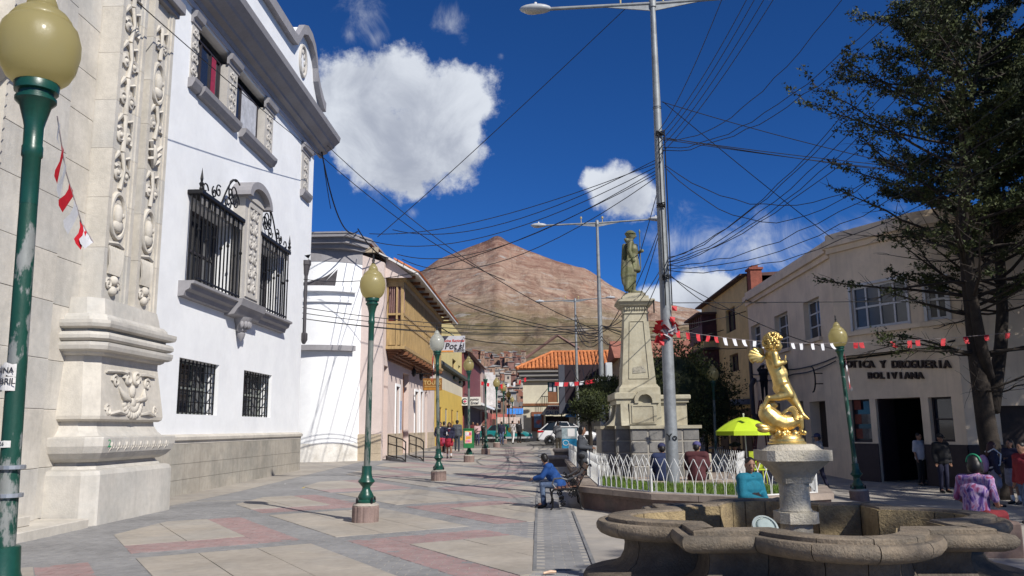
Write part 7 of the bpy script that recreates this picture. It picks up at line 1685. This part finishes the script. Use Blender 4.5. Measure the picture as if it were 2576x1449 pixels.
p0=V((NL.location.x+.09,NL.location.y-.05,Yp(125,300,4.7).z));bunting('crumpled red and white bunting hanging from the near lamp',[p0,Yp(165,430,4.9),Yp(205,560,5.2),Yp(235,610,5.3)],[(.05,'w',.9),(.2,'r',1.),(.3,'w',1.),(.45,'r',1.),(.56,'w',1.15),(.72,'r',.9),(.8,'w',.8),(.93,'w',.6)],.11,.15,.0)
bunting('short bunting tied down the post of the leaning lamp',[Yp(2126,895,21.3),Yp(2135,940,21.3),Yp(2140,985,21.35)],[(.05,'r',1.2),(.2,'w',.8),(.4,'r',1.),(.55,'w',.8),(.7,'r',1.),(.9,'w',.6)],.2,.16,0.)
bunting('bunting strung across the dark hoarding',[Yp(1330,950,60),Yp(1545,938,60)],[(f,c,2.) for f,c in zip((.33,.38,.44,.5,.56,.62,.68,.74,.8,.86,.92),'rwrwrwrrwrw')],.16,.16,.5)
bunting('red and white bunting hanging on the clear-globed lamp',[Yp(1090,885,25.2),Yp(1090,915,25.2),Yp(1088,955,25.2)],[(.1,'r',1.5),(.4,'w',1.2),(.65,'r',1.4),(.9,'r',1.)],.18,.2,0.)
bunting('bunting strung far across the market street by the bare bulb lamp',[Yp(1200,955,60),Yp(1330,945,66)],[(f,c,2.) for f,c in zip((.1,.2,.32,.45,.58,.7,.82,.92),'rrwrwwrr')],.16,.16,.5)
# wreath of paper on the near pole
T=thing('paper_wreath','red and white crumpled paper wreath wrapped round the near pole','wreath',(PX,PY-.1,Yp(1685,830,PY).z))
for k in range(34):
    a=RN.uniform(0,2*PI);r_=RN.uniform(.12,.24);z=wloc(T).z+RN.gauss(0,.09);c=V((PX+r_*math.cos(a),PY+r_*math.sin(a)*.8,z));q=MB();d=V((RN.uniform(-1,1),RN.uniform(-1,1),RN.uniform(-1,1))).normalized();e=d.cross(V((.3,.5,.8))).normalized();s=RN.uniform(.05,.1);q.add([c-d*s-e*s,c+d*s-e*s*.6,c+d*s*.7+e*s+V((0,0,.03)),c-d*s*.8+e*s*.9],[(0,1,2,3)]);obj('paper_flower',q,M_FR if k%3 else M_FW,T)
for (x,y) in ((1697,775),(1692,802),(1668,845),(1665,862)):
    c=Yp(x,y,PY-.15);q=MB();q.add([c+V((-.06,0,.05)),c+V((.06,.02,.04)),c+V((.04,-.02,-.07)),c+V((-.05,.02,-.05))],[(0,1,2,3)]);obj('paper_flower',q,M_FR,T)
# ================================================================ people
M_SKIN=mat('skin',(.26,.14,.09),.55,.08,8);M_HAIR=mat('black_hair',(.012,.01,.009),.45,.2,12)
def cloth(n,c,v=.15,**k): return mat('cloth_'+n,c,.85,v,6,.15,50,**k)
BASE=dict(pelvis=(0,0,.93),chest=(0,.0,1.24),neck=(0,.015,1.43),head=(0,-.01,1.575),
 sL=(.175,.015,1.385),sR=(-.175,.015,1.385),eL=(.225,.03,1.12),eR=(-.225,.03,1.12),wL=(.225,-.04,.88),wR=(-.225,-.04,.88),
 hL=(.085,0,.90),hR=(-.085,0,.90),kL=(.09,-.01,.49),kR=(-.09,-.01,.49),aL=(.09,.025,.085),aR=(-.09,.025,.085),tL=(.105,-.12,.035),tR=(-.105,-.12,.035))
def person(label,loc,rz,H=1.65,pose=None,top=None,bottom=None,shoes=None,hair='short',hairm=None,hat=None,sleeve=1.,socks=None,vox=.02,collar=None,bulk=1.,face=True,skirt_len=.45,extra=None,grip=None,legs='trousers'):
    s=H/1.7;K={k:V(v) for k,v in BASE.items()}
    for k,v in (pose or {}).items(): K[k]=V(v)
    K={k:v*s for k,v in K.items()};T=thing('person',label,'person',loc,rz,'people in the plaza and street');hd=(K['head']-K['neck']).normalized();HC=K['head']
    fwd=V((pose or {}).get('face',(0,-1,0)));fwd=(fwd-hd*fwd.dot(hd)).normalized();side=hd.cross(fwd).normalized()
    RH=Matrix((side,-fwd,hd)).transposed()
    def hp(x,y,z): return HC+RH@V((x*s,y*s,z*s))
    def torso(mb,e):
        c=mb.cap;c(K['hL'],(.095+e)*s,K['hR'],(.095+e)*s);c(K['pelvis'],(.125+e)*s,K['chest'],(.135+e)*s,12)
        m_=(K['sL']+K['sR'])/2;c(K['chest']+(K['sL']-m_)*.45,(.12+e)*s,K['chest']+(K['sR']-m_)*.45,(.12+e)*s,12);c(K['sL'],(.062+e)*s,K['sR'],(.062+e)*s)
        c(K['pelvis']+(K['hL']-K['hR'])*.25,(.11+e)*s,K['chest']+(K['sL']-m_)*.3,(.11+e)*s);c(K['pelvis']-(K['hL']-K['hR'])*.25,(.11+e)*s,K['chest']+(K['sR']-m_)*.3,(.11+e)*s)
    def arm(mb,q,e,f=1.):
        S_,E_,W_=K['s'+q],K['e'+q],K['w'+q];mb.cap(S_,(.054+e)*s,E_,(.042+e)*s)
        if f>.5: mb.cap(E_,(.042+e)*s,E_.lerp(W_,min(1,(f-.5)*2)),(.030+e)*s)
    def leg(mb,q,e,f=1.):
        H_,N_,A_=K['h'+q],K['k'+q],K['a'+q];mb.cap(H_,(.082+e)*s,N_,(.056+e)*s)
        if f>.5: mb.cap(N_,(.056+e)*s,N_.lerp(A_,min(1,(f-.5)*2)),(.038+e)*s)
    b=MB();torso(b,0)
    for q in 'LR': arm(b,q,0);leg(b,q,0);b.cap(K['a'+q],.036*s,K['t'+q],.03*s)
    b.cap(K['neck']-hd*.06*s,.055*s,HC-hd*.04*s,.047*s)
    b.ball(hp(0,0,.01),(.074*s,.092*s,.108*s),14,10,RH);b.ball(hp(0,-.045,-.06),(.046*s,.045*s,.045*s),10,8,RH);b.ball(hp(0,-.096,-.01),(.013*s,.02*s,.022*s),8,6,RH)
    for sx in (-1,1): b.ball(hp(sx*.078,.01,-.005),(.012*s,.022*s,.032*s),8,6,RH)
    fing=MB()
    for q,sg in (('L',1),('R',-1)):
        W_,E_=K['w'+q],K['e'+q];d=(W_-E_).normalized();P_=W_+d*.045*s;b.cap(W_,.028*s,P_+d*.02*s,.03*s)
        a=d.cross(V((0,0,1)) if abs(d.z)<.9 else V((0,1,0))).normalized();n_=d.cross(a);cu=n_*(.5 if (grip or '')==q else .25)
        for k,(o,l) in enumerate(((-.024,.062),(-.008,.074),(.008,.07),(.024,.055))):
            r0=P_+d*.03*s+a*o*s;r1=r0+(d+cu*.4).normalized()*l*.55*s;r2=r1+(d*.7+cu).normalized()*l*.5*s;fing.tube([r0,r1,r2],[.0095*s,.009*s,.007*s],6)
        r0=P_-a*.026*s*sg;fing.tube([r0,r0+(d*.6-a*sg*.8).normalized()*.03*s,r0+(d-a*sg*.35).normalized()*.055*s],[.0105*s,.01*s,.008*s],6)
    bo=blob('body',b,vox*s,M_SKIN,None,2,fing);bo.parent=T
    e0=.018*bulk
    if top:
        m=MB();torso(m,e0)
        for q in 'LR': arm(m,q,e0,sleeve)
        m.cap(K['neck']-hd*.07*s,(.07+e0*.5)*s,K['neck']-hd*.03*s,.068*s);o=blob('top',m,vox*s,top,None,2);o.parent=T
        if collar is not None: q=MB();q.tube([K['neck']+hd*-.02*s+(side*math.cos(t)-fwd*math.sin(t))*.078*s-hd*.02*s*math.sin(t) for t in [2*PI*i/14 for i in range(15)]],.018*s,6);o=obj('collar',q,collar,T,smooth=180,world=False)
    if bottom:
        m=MB()
        if legs=='trousers':
            m.cap(K['hL'],.115*s,K['hR'],.115*s);m.cap(K['pelvis'],.128*s,K['pelvis']+(K['chest']-K['pelvis'])*.2,.13*s)
            for q in 'LR': leg(m,q,.014)
        else:
            dn=((K['kL']+K['kR'])/2-(K['hL']+K['hR'])/2).normalized();m.cap(K['pelvis']+V((0,0,.04*s)),.14*s,K['pelvis']+dn*.1*s,.16*s,14);m.cap(K['hL'],.12*s,K['hL'].lerp(K['kL'],skirt_len/.45*.85),.125*s,12);m.cap(K['hR'],.12*s,K['hR'].lerp(K['kR'],skirt_len/.45*.85),.125*s,12);mid=(K['hL']+K['hR'])/2;mk=(K['kL']+K['kR'])/2;m.cap(mid,.14*s,mid.lerp(mk,skirt_len/.45*.85),.15*s,12)
        o=blob('trousers' if legs=='trousers' else 'skirt',m,vox*s,bottom,None,1);o.parent=T
    if socks:
        for q in 'LR': m=MB();m.cap(K['a'+q].lerp(K['k'+q],.32),.047*s,K['a'+q],.046*s);obj('sock',m,socks,T,smooth=180,world=False)
    if shoes:
        for q in 'LR': m=MB();A_,t_=K['a'+q],K['t'+q];m.cap(A_+V((0,.03*s,-.04*s)),.043*s,t_+(t_-A_)*.12,.038*s,10);m.cap(A_,.046*s,A_+V((0,0,-.03*s)),.046*s);o=blob('shoe',m,.014*s,shoes,None,1);o.parent=T
    hm=hairm or M_HAIR;m=MB();m.ball(hp(0,.02,.045),(.084*s,.092*s,.085*s),14,10,RH);m.ball(hp(0,.05,-.0),(.075*s,.06*s,.09*s),12,8,RH)
    if hair=='long': m.cap(hp(0,.06,.0),.08*s,hp(0,.09,-.26),.055*s);m.cap(hp(.06,.02,.0),.03*s,hp(.075,.02,-.2),.028*s);m.cap(hp(-.06,.02,.0),.03*s,hp(-.075,.02,-.2),.028*s)
    if hair=='bob': m.ball(hp(0,.045,-.03),(.095*s,.075*s,.11*s),12,8,RH);m.cap(hp(.07,-.01,.02),.03*s,hp(.075,.0,-.09),.028*s);m.cap(hp(-.07,-.01,.02),.03*s,hp(-.075,.0,-.09),.028*s)
    if hair=='pony': m.cap(hp(0,.09,.04),.035*s,hp(0,.13,-.2),.03*s)
    o=blob('hair',m,.016*s,hm,None,1);o.parent=T
    if hat:
        hmat,kind=hat;q=MB();q.ball(hp(0,.01,.06),(.095*s,.105*s,.082*s),14,8,RH);o=obj('cap' if kind=='cap' else 'hat',q,hmat,T,smooth=180,world=False)
        q=MB()
        if kind=='cap': q.ball(hp(0,-.12,.045),(.07*s,.075*s,.012*s),12,6,RH)
        else: q.ball(hp(0,.0,.05),(.19*s,.2*s,.02*s),16,6,RH)
        obj('brim',q,hmat,o,smooth=180,world=False)
    if face:
        for sx in (-1,1): obj('eye',MB().ball(hp(sx*.03,-.083,.012),.0095*s,8,6),mat('eye_dark',(.02,.015,.012),.2),T,smooth=180,world=False)
        obj('mouth',MB().ball(hp(0,-.088,-.055),(.022*s,.008*s,.006*s),8,6,RH),mat('lip',(.24,.08,.065),.5),T,smooth=180,world=False)
        for sx in (-1,1): obj('eyebrow',MB().ball(hp(sx*.03,-.086,.035),(.018*s,.006*s,.005*s),8,5,RH),hm,T,smooth=180,world=False)
    return T,K,s
NAVY=cloth('navy',(.016,.017,.04));BLACK=cloth('black',(.014,.014,.016));DENIM=cloth('denim',(.04,.065,.13),.25,col2=(.10,.14,.22),c2s=3.);GREYS=cloth('charcoal',(.055,.06,.07));WHITE=cloth('white',(.6,.6,.6),.06);PLAID=cloth('red_plaid',(.30,.015,.03),.35);SHOE=mat('black_leather',(.012,.012,.013),.4)
WALK=dict(kL=(.09,-.14,.50),aL=(.095,-.10,.12),tL=(.1,-.25,.07),kR=(-.09,.04,.49),aR=(-.09,.17,.10),tR=(-.1,.06,.03))
def at(px,y,dz=0.): x=Yp(px,1120,y).x;return (x,y,gz(x,y)+dz)
TOCAM=lambda px,y:0.
# boy on the bench, bent forward, looking up the street
boy=dict(pelvis=(0,.06,.50),chest=(0,-.17,.80),neck=(0,-.26,.96),head=(-.02,-.30,1.10),face=(-.95,-.35,-.1),sL=(.15,-.22,.93),sR=(-.15,-.22,.93),eL=(.17,-.36,.70),eR=(-.17,-.36,.70),wL=(.05,-.53,.66),wR=(-.05,-.53,.66),hL=(.09,.05,.50),hR=(-.09,.05,.50),kL=(.12,-.36,.52),kR=(-.12,-.36,.52),aL=(.12,-.34,.10),aR=(-.12,-.32,.10),tL=(.13,-.49,.035),tR=(-.13,-.47,.035))
BLUE=mat('cloth_blue_hoodie',(.012,.06,.22),.85,.15,5,.2,50)
T,K,s=person('boy in a blue hoodie sitting hunched on the iron bench',(.36,16.95,.0),-PI/2,1.5,boy,BLUE,DENIM,SHOE,'short',None,None,1.,None,.013,cloth('hood',(.014,.07,.25)),1.25)
q=MB();q.cap(K['neck']+V((0,.09,-.02)),.06,K['neck']+V((0,.12,-.1)),.07);obj('hood',q,BLUE,T,smooth=180,world=False)
# woman in blazer
bl=dict(eL=(.23,.02,1.14),wL=(.10,-.24,1.12),eR=(-.23,.02,1.14),wR=(-.08,-.25,1.10),face=(.0,-1,-.05))
T,K,s=person('woman in a charcoal blazer standing by the white fence, facing right',(1.12,21.6,gz(1.1,21.6)),PI/2-.25,1.64,bl,GREYS,BLACK,SHOE,'bob',None,None,1.,None,.015,WHITE,1.1)
q=MB();q.cap(K['pelvis']+V((0,0,.05)),.155,K['pelvis']+V((0,0,-.12)),.165,14);obj('blazer_skirt',q,GREYS,T,smooth=180,world=False)
q=MB();q.add([K['neck']+V((-.05,-.085,-.03)),K['neck']+V((.05,-.085,-.03)),K['chest']+V((0,-.17,.0))],[(0,1,2),(2,1,0)]);obj('shirt_front',q,WHITE,T,world=False)
q=MB();q.bx(.18,.24,-.12,.1,.78,1.0,.02);obj('handbag',q,mat('olive_bag',(.035,.03,.015),.5),T,world=False)
# two schoolgirls walking up
sg=dict(WALK,wL=(.2,-.18,.95),eL=(.22,.0,1.12),wR=(-.1,-.2,1.12),eR=(-.23,0,1.13))
T,K,s=person('schoolgirl in navy jumper and red skirt walking beside the poster bin',at(1130,39.2),.05,1.72,sg,NAVY,PLAID,SHOE,'bob',None,None,1.,WHITE,.016,WHITE,1.25,skirt_len=.30,legs='skirt')
q=MB();q.cap(K['wR']+V((0,-.05,-.02)),.03,K['wR']+V((0,-.05,.12)),.02);obj('drink_carton',q,WHITE,T,smooth=180,world=False)
q=MB();q.tube([K['neck']+V((-.06,-.09,-.05)),K['chest']+V((0,-.175,.02)),K['neck']+V((.06,-.09,-.05))],.012,5);obj('tie',q,PLAID,T,world=False)
T,K,s=person('schoolgirl with a pink bag half hidden behind the clear-globed lamp',at(1107,40.4),-.1,1.74,dict(WALK,wR=(-.16,-.2,1.02),eR=(-.25,.02,1.12)),NAVY,PLAID,SHOE,'pony',None,None,1.,WHITE,.018,WHITE,1.25,skirt_len=.36,legs='skirt')
q=MB();q.bx(.12,.34,-.2,-.08,.66,.94,.03);obj('bag',q,mat('pink_bag',(.42,.06,.12),.7,.3,8),T,world=False)
PUFF=mat('cloth_puffer',(.06,.068,.085),.7,.2,5,.6,22,stretch=(.3,.3,4))
person('man in a grey quilted jacket walking away past the yellow house',at(1150,48.),PI+.1,1.8,WALK,PUFF,cloth('dark_denim',(.035,.045,.06)),SHOE,'short',None,(BLACK,'cap'),1.,None,.018,None,1.8,face=False)
person('man in an olive shirt walking ahead of the schoolgirls',at(1117,46.),PI-.2,1.75,WALK,cloth('olive',(.12,.10,.06)),BLACK,SHOE,'short',None,None,1.,None,.022,face=False)
person('woman in a pale pink cardigan and jeans near the teal car',at(1201,58.),.1,1.62,dict(WALK,wR=(-.03,-.2,1.25),eR=(-.22,-.05,1.14),wL=(.02,-.22,1.1),eL=(.22,-.03,1.12)),cloth('pink_knit',(.45,.30,.30)),cloth('indigo',(.035,.04,.09)),SHOE,'long',None,None,1.,None,.022)
person('woman in black with striped top beside the pink cardigan',at(1217,58.4),-.1,1.6,dict(wR=(-.03,-.2,1.28),eR=(-.22,-.05,1.14)),BLACK,BLACK,SHOE,'long',None,None,1.,None,.022,WHITE)
person('man in dark red and black standing behind the pink cardigan',at(1190,61.),.3,1.68,None,cloth('dark_red',(.08,.012,.015)),BLACK,SHOE,'short',None,None,1.,None,.024)
T,K,s=person('person in white trousers with a yellow-trimmed bag behind the teal car bonnet',at(1290,61.5),PI-.5,1.72,WALK,cloth('offwhite',(.55,.52,.5),.1),WHITE,SHOE,'short',None,None,1.,None,.022,face=False)
q=MB();q.bx(.14,.34,-.05,.12,.85,1.2,.03);obj('bag',q,mat('ochre_bag',(.25,.18,.04),.6,.3,9),T,world=False)
person('man in a black suit at the mouth of the market street',at(1306,63.5),.4,1.72,None,BLACK,BLACK,SHOE,'short',None,None,1.,None,.024,WHITE)
person('man in dark clothes standing by the lamp beyond the teal car',at(1262,59.),PI,1.68,None,NAVY,DENIM,SHOE,'short',None,None,1.,None,.024,face=False)
person('grey-suited man with his back turned in front of the white taxi',at(1405,43.),PI+.25,1.72,dict(wR=(-.27,-.02,.88),wL=(.10,-.25,1.05),eL=(.24,.0,1.13)),cloth('grey_suit',(.10,.105,.115)),cloth('brown_trousers',(.05,.042,.03)),SHOE,'short',None,None,1.,None,.017,None,1.3,face=False)
# two seated men with their backs to us
sit=dict(pelvis=(0,.04,.50),chest=(0,-.02,.80),neck=(0,-.05,1.0),head=(0,-.09,1.13),sL=(.18,-.03,.96),sR=(-.18,-.03,.96),eL=(.23,-.08,.70),eR=(-.23,-.08,.70),wL=(.1,-.34,.62),wR=(-.1,-.34,.62),hL=(.09,.03,.49),hR=(-.09,.03,.49),kL=(.13,-.40,.50),kR=(-.13,-.40,.50),aL=(.13,-.40,.1),aR=(-.13,-.40,.1),tL=(.14,-.55,.035),tR=(-.14,-.55,.035))
PCAP=cloth('purple_cap',(.075,.07,.18))
person('man in a navy jacket and cap seated behind the near pole, back turned',(Yp(1668,1150,18.45).x,18.45,.0),PI+.1,1.66,sit,cloth('navy_jacket',(.018,.028,.075)),DENIM,SHOE,'short',None,(cloth('navy_cap',(.03,.033,.085)),'cap'),1.,None,.016,None,1.8,face=False)
person('man in a maroon jacket and purple cap seated with his back turned',(Yp(1752,1150,18.45).x,18.45,.0),PI-.35,1.7,sit,cloth('maroon_jacket',(.075,.022,.025)),BLACK,SHOE,'short',None,(PCAP,'cap'),1.,None,.016,None,1.9,face=False)
# man in teal jacket on the planter edge
ts=dict(sit,pelvis=(0,.04,.30),hL=(.09,.03,.28),hR=(-.09,.03,.28),chest=(0,.02,.60),sL=(.18,.0,.76),sR=(-.18,.0,.76),eL=(.23,-.05,.50),eR=(-.23,-.05,.50),neck=(0,.0,.82),head=(-.0,-.03,.96),face=(-.55,-1,-.1),wL=(.03,-.28,.42),wR=(-.03,-.30,.42),kL=(.14,-.42,.42),kR=(-.12,-.42,.40),aL=(.14,-.62,.09),aR=(-.12,-.62,.09),tL=(.15,-.76,.05),tR=(-.13,-.76,.05))
TEAL=cloth('teal',(.008,.13,.19))
p=Yp(1915,1200,13.3)
T,K,s=person('man in a teal and black jacket seated on the planter edge beside the pedestal',(p.x-.16,13.42,-.0),.6,1.72,ts,TEAL,BLACK,SHOE,'short',None,None,1.,None,.013,TEAL,1.7)
q=MB();q.cap(K['pelvis']+V((0,-.03,.05)),.165,K['pelvis'].lerp(K['chest'],.55)+V((0,-.025,0)),.168,14)
for sd in 'LR': q.cap(K['e'+sd],.072,K['w'+sd],.058)
o=blob('lower_jacket',q,.016,BLACK,None,1);o.parent=T
# electrician on the ladder
lad=dict(wL=(.12,-.26,1.62),eL=(.25,-.1,1.42),wR=(-.12,-.28,1.6),eR=(-.25,-.1,1.42))
p=Yp(1925,1000,37.7);person('electrician in black working on top of the step ladder',(p.x,37.75,p.z-.12),PI-.5,1.68,lad,BLACK,BLACK,SHOE,'short',None,(cloth('pale_cap',(.3,.28,.3)),'cap'),1.,None,.02,None,1.5,face=False)
# shop side people
T,K,s=person('person in a pale grey hoodie and blue cap walking past the side door',at(2058,25.5),PI/2+2.6,1.66,WALK,cloth('grey_hoodie',(.30,.28,.27)),NAVY,SHOE,'short',None,(cloth('blue_cap',(.03,.035,.09)),'cap'),1.,None,.018,None,1.5)
T,K,s=person('man in a white shirt standing in the shop doorway',at(2312,27.),.5,1.66,None,cloth('white_shirt',(.42,.42,.46),.1),BLACK,SHOE,'short',None,None,.5,None,.018,None,1.3)
person('man in a dark cap and jacket in front of the shop window',at(2366,24.5),.1,1.68,None,BLACK,NAVY,SHOE,'short',None,(BLACK,'cap'),1.,None,.018,None,1.6)
GSK=cloth('grey_skirt',(.20,.20,.25))
T,K,s=person('schoolgirl in navy with a pink backpack and pale skirt eating',at(2494,20.6),PI/2-.2,1.56,dict(wL=(.06,-.24,1.22),eL=(.22,-.06,1.12),face=(.1,-1,0)),NAVY,GSK,SHOE,'long',mat('auburn_hair',(.045,.015,.014),.5),None,1.,WHITE,.015,None,1.3,skirt_len=.42,legs='skirt')
q=MB();q.ball((0,.22,1.02),(.17,.12,.22),14,10);q.ball((.0,.30,.92),(.13,.07,.11),12,8);obj('backpack',q,mat('pink_backpack',(.42,.24,.36),.6,.2,5),T,smooth=180,world=False)
for sx in (-1,1): q=MB();q.tube([(sx*.11,.13,1.3),(sx*.13,.0,1.38),(sx*.13,-.14,1.25),(sx*.14,-.1,1.0),(sx*.12,.14,.92)],.02,5);obj('backpack_strap',q,WHITE,T,smooth=180,world=False)
T,K,s=person('schoolgirl in navy and grey skirt beside the pink backpack girl',at(2540,21.2),-PI/2+.5,1.6,dict(wR=(-.12,-.22,1.1),eR=(-.23,-.02,1.12)),NAVY,GSK,SHOE,'long',None,None,1.,WHITE,.018,None,1.3,skirt_len=.42,legs='skirt')
person('person in a red sleeved top and jeans at the right picture edge',at(2568,17.),-PI/2+.3,1.62,WALK,cloth('red_sleeves',(.16,.012,.02)),DENIM,SHOE,'short',None,None,1.,None,.018,None,1.3)
# woman in tie-dye seated on the rim of the fountain
def tiedye():
    M=bpy.data.materials.new('cloth_tie_dye');M.use_nodes=True;nt=M.node_tree;N=nt.nodes;L=nt.links;b=N['Principled BSDF'];b.inputs['Roughness'].default_value=.85
    g=N.new('ShaderNodeNewGeometry');v=N.new('ShaderNodeVectorMath');v.operation='MULTIPLY';v.inputs[1].default_value=(9,9,3.2);L.new(g.outputs['Position'],v.inputs[0])
    n=N.new('ShaderNodeTexNoise');n.inputs['Scale'].default_value=.9;n.inputs['Detail'].default_value=5;n.inputs['Distortion'].default_value=2.4;L.new(v.outputs[0],n.inputs['Vector'])
    r=N.new('ShaderNodeValToRGB');L.new(n.outputs['Fac'],r.inputs[0]);e=r.color_ramp.elements;e[0].position=.3;e[0].color=(.035,.018,.13,1);e[1].position=.72;e[1].color=(.27,.02,.06,1)
    for p_,c in ((.42,(.13,.06,.26,1)),(.5,(.38,.28,.42,1)),(.58,(.30,.10,.22,1))): x=e.new(p_);x.color=c
    L.new(r.outputs[0],b.inputs['Base Color']);return M
fs=dict(sit,pelvis=(0,.02,.50),chest=(0,-.03,.80),neck=(.0,-.08,1.02),head=(.02,-.12,1.15),face=(.2,-1,-.25),eL=(.25,-.02,.72),eR=(-.24,-.02,.72),wL=(.2,-.26,.60),wR=(-.1,-.36,.62),kL=(.13,-.42,.50),kR=(-.13,-.42,.48),aL=(.13,-.46,.06),aR=(-.13,-.44,.06),tL=(.14,-.6,.0),tR=(-.14,-.58,.0))
T,K,s=person('woman in a purple tie-dye top seated beyond the fountain rim, back turned',(5.45,10.6,.0),2.21,1.60,fs,tiedye(),cloth('red_shorts',(.16,.015,.02),.3),SHOE,'bob',None,None,.28,None,.011,None,.5,face=False)
q=MB();hc=K['head'];q.tube([hc+V((.086*math.cos(t),.03,.03+.098*math.sin(t))) for t in [PI*i/12 for i in range(13)]],.014,6);obj('headband',q,mat('green_band',(.02,.25,.12),.6),T,smooth=180,world=False)
q=MB();q.bx(5.15,5.85,10.35,10.95,-.1,.41,.03);tag(obj('stone_bench',q,M_SAND),'short dark stone bench under the woman in tie-dye','bench')
# vendor in the shade under the umbrella
person('vendor in dark clothes seated in the shade under the lime umbrella',(Yp(1850,1120,23.2).x,23.2,gz(5.6,23.2)),-.4,1.6,sit,cloth('vendor_brown',(.06,.03,.025)),BLACK,SHOE,'short',None,(BLACK,'hat'),1.,None,.02,None,1.8)
q=MB();q.bx(-.25,.25,-.2,.2,0,.42,.02);o=obj('stool',q,M_WOODD);o.location=(Yp(1850,1120,23.2).x,23.25,gz(5.6,23.2));tag(o,'low wooden box stool under the vendor','stool')
# litter
for (px,py,c,l) in ((762,1228,(.6,.45,.05),'yellow scrap of litter on the paving by the white house'),(714,1219,(.6,.6,.58),'white paper scrap on the grey paving band')):
    p=Zp(px,py,.01);q=MB();q.add([(p.x-.04,p.y,.012),(p.x+.03,p.y-.02,.012),(p.x+.05,p.y+.05,.04),(p.x-.02,p.y+.05,.02)],[(0,1,2,3)]);tag(obj('litter',q,mat('litter_%d'%px,c,.6)),l,'litter')
p=Zp(1385,1443,.01);q=MB();q.tube([(p.x-.08,p.y-.03,.02),(p.x+.0,p.y,.03),(p.x+.06,p.y+.02,.025)],[.012,.02,.014],6);tag(obj('litter',q,mat('orange_wrapper',(.6,.4,.28),.5,.3,20)),'crumpled orange and white wrapper at the end of the grey strip','litter')
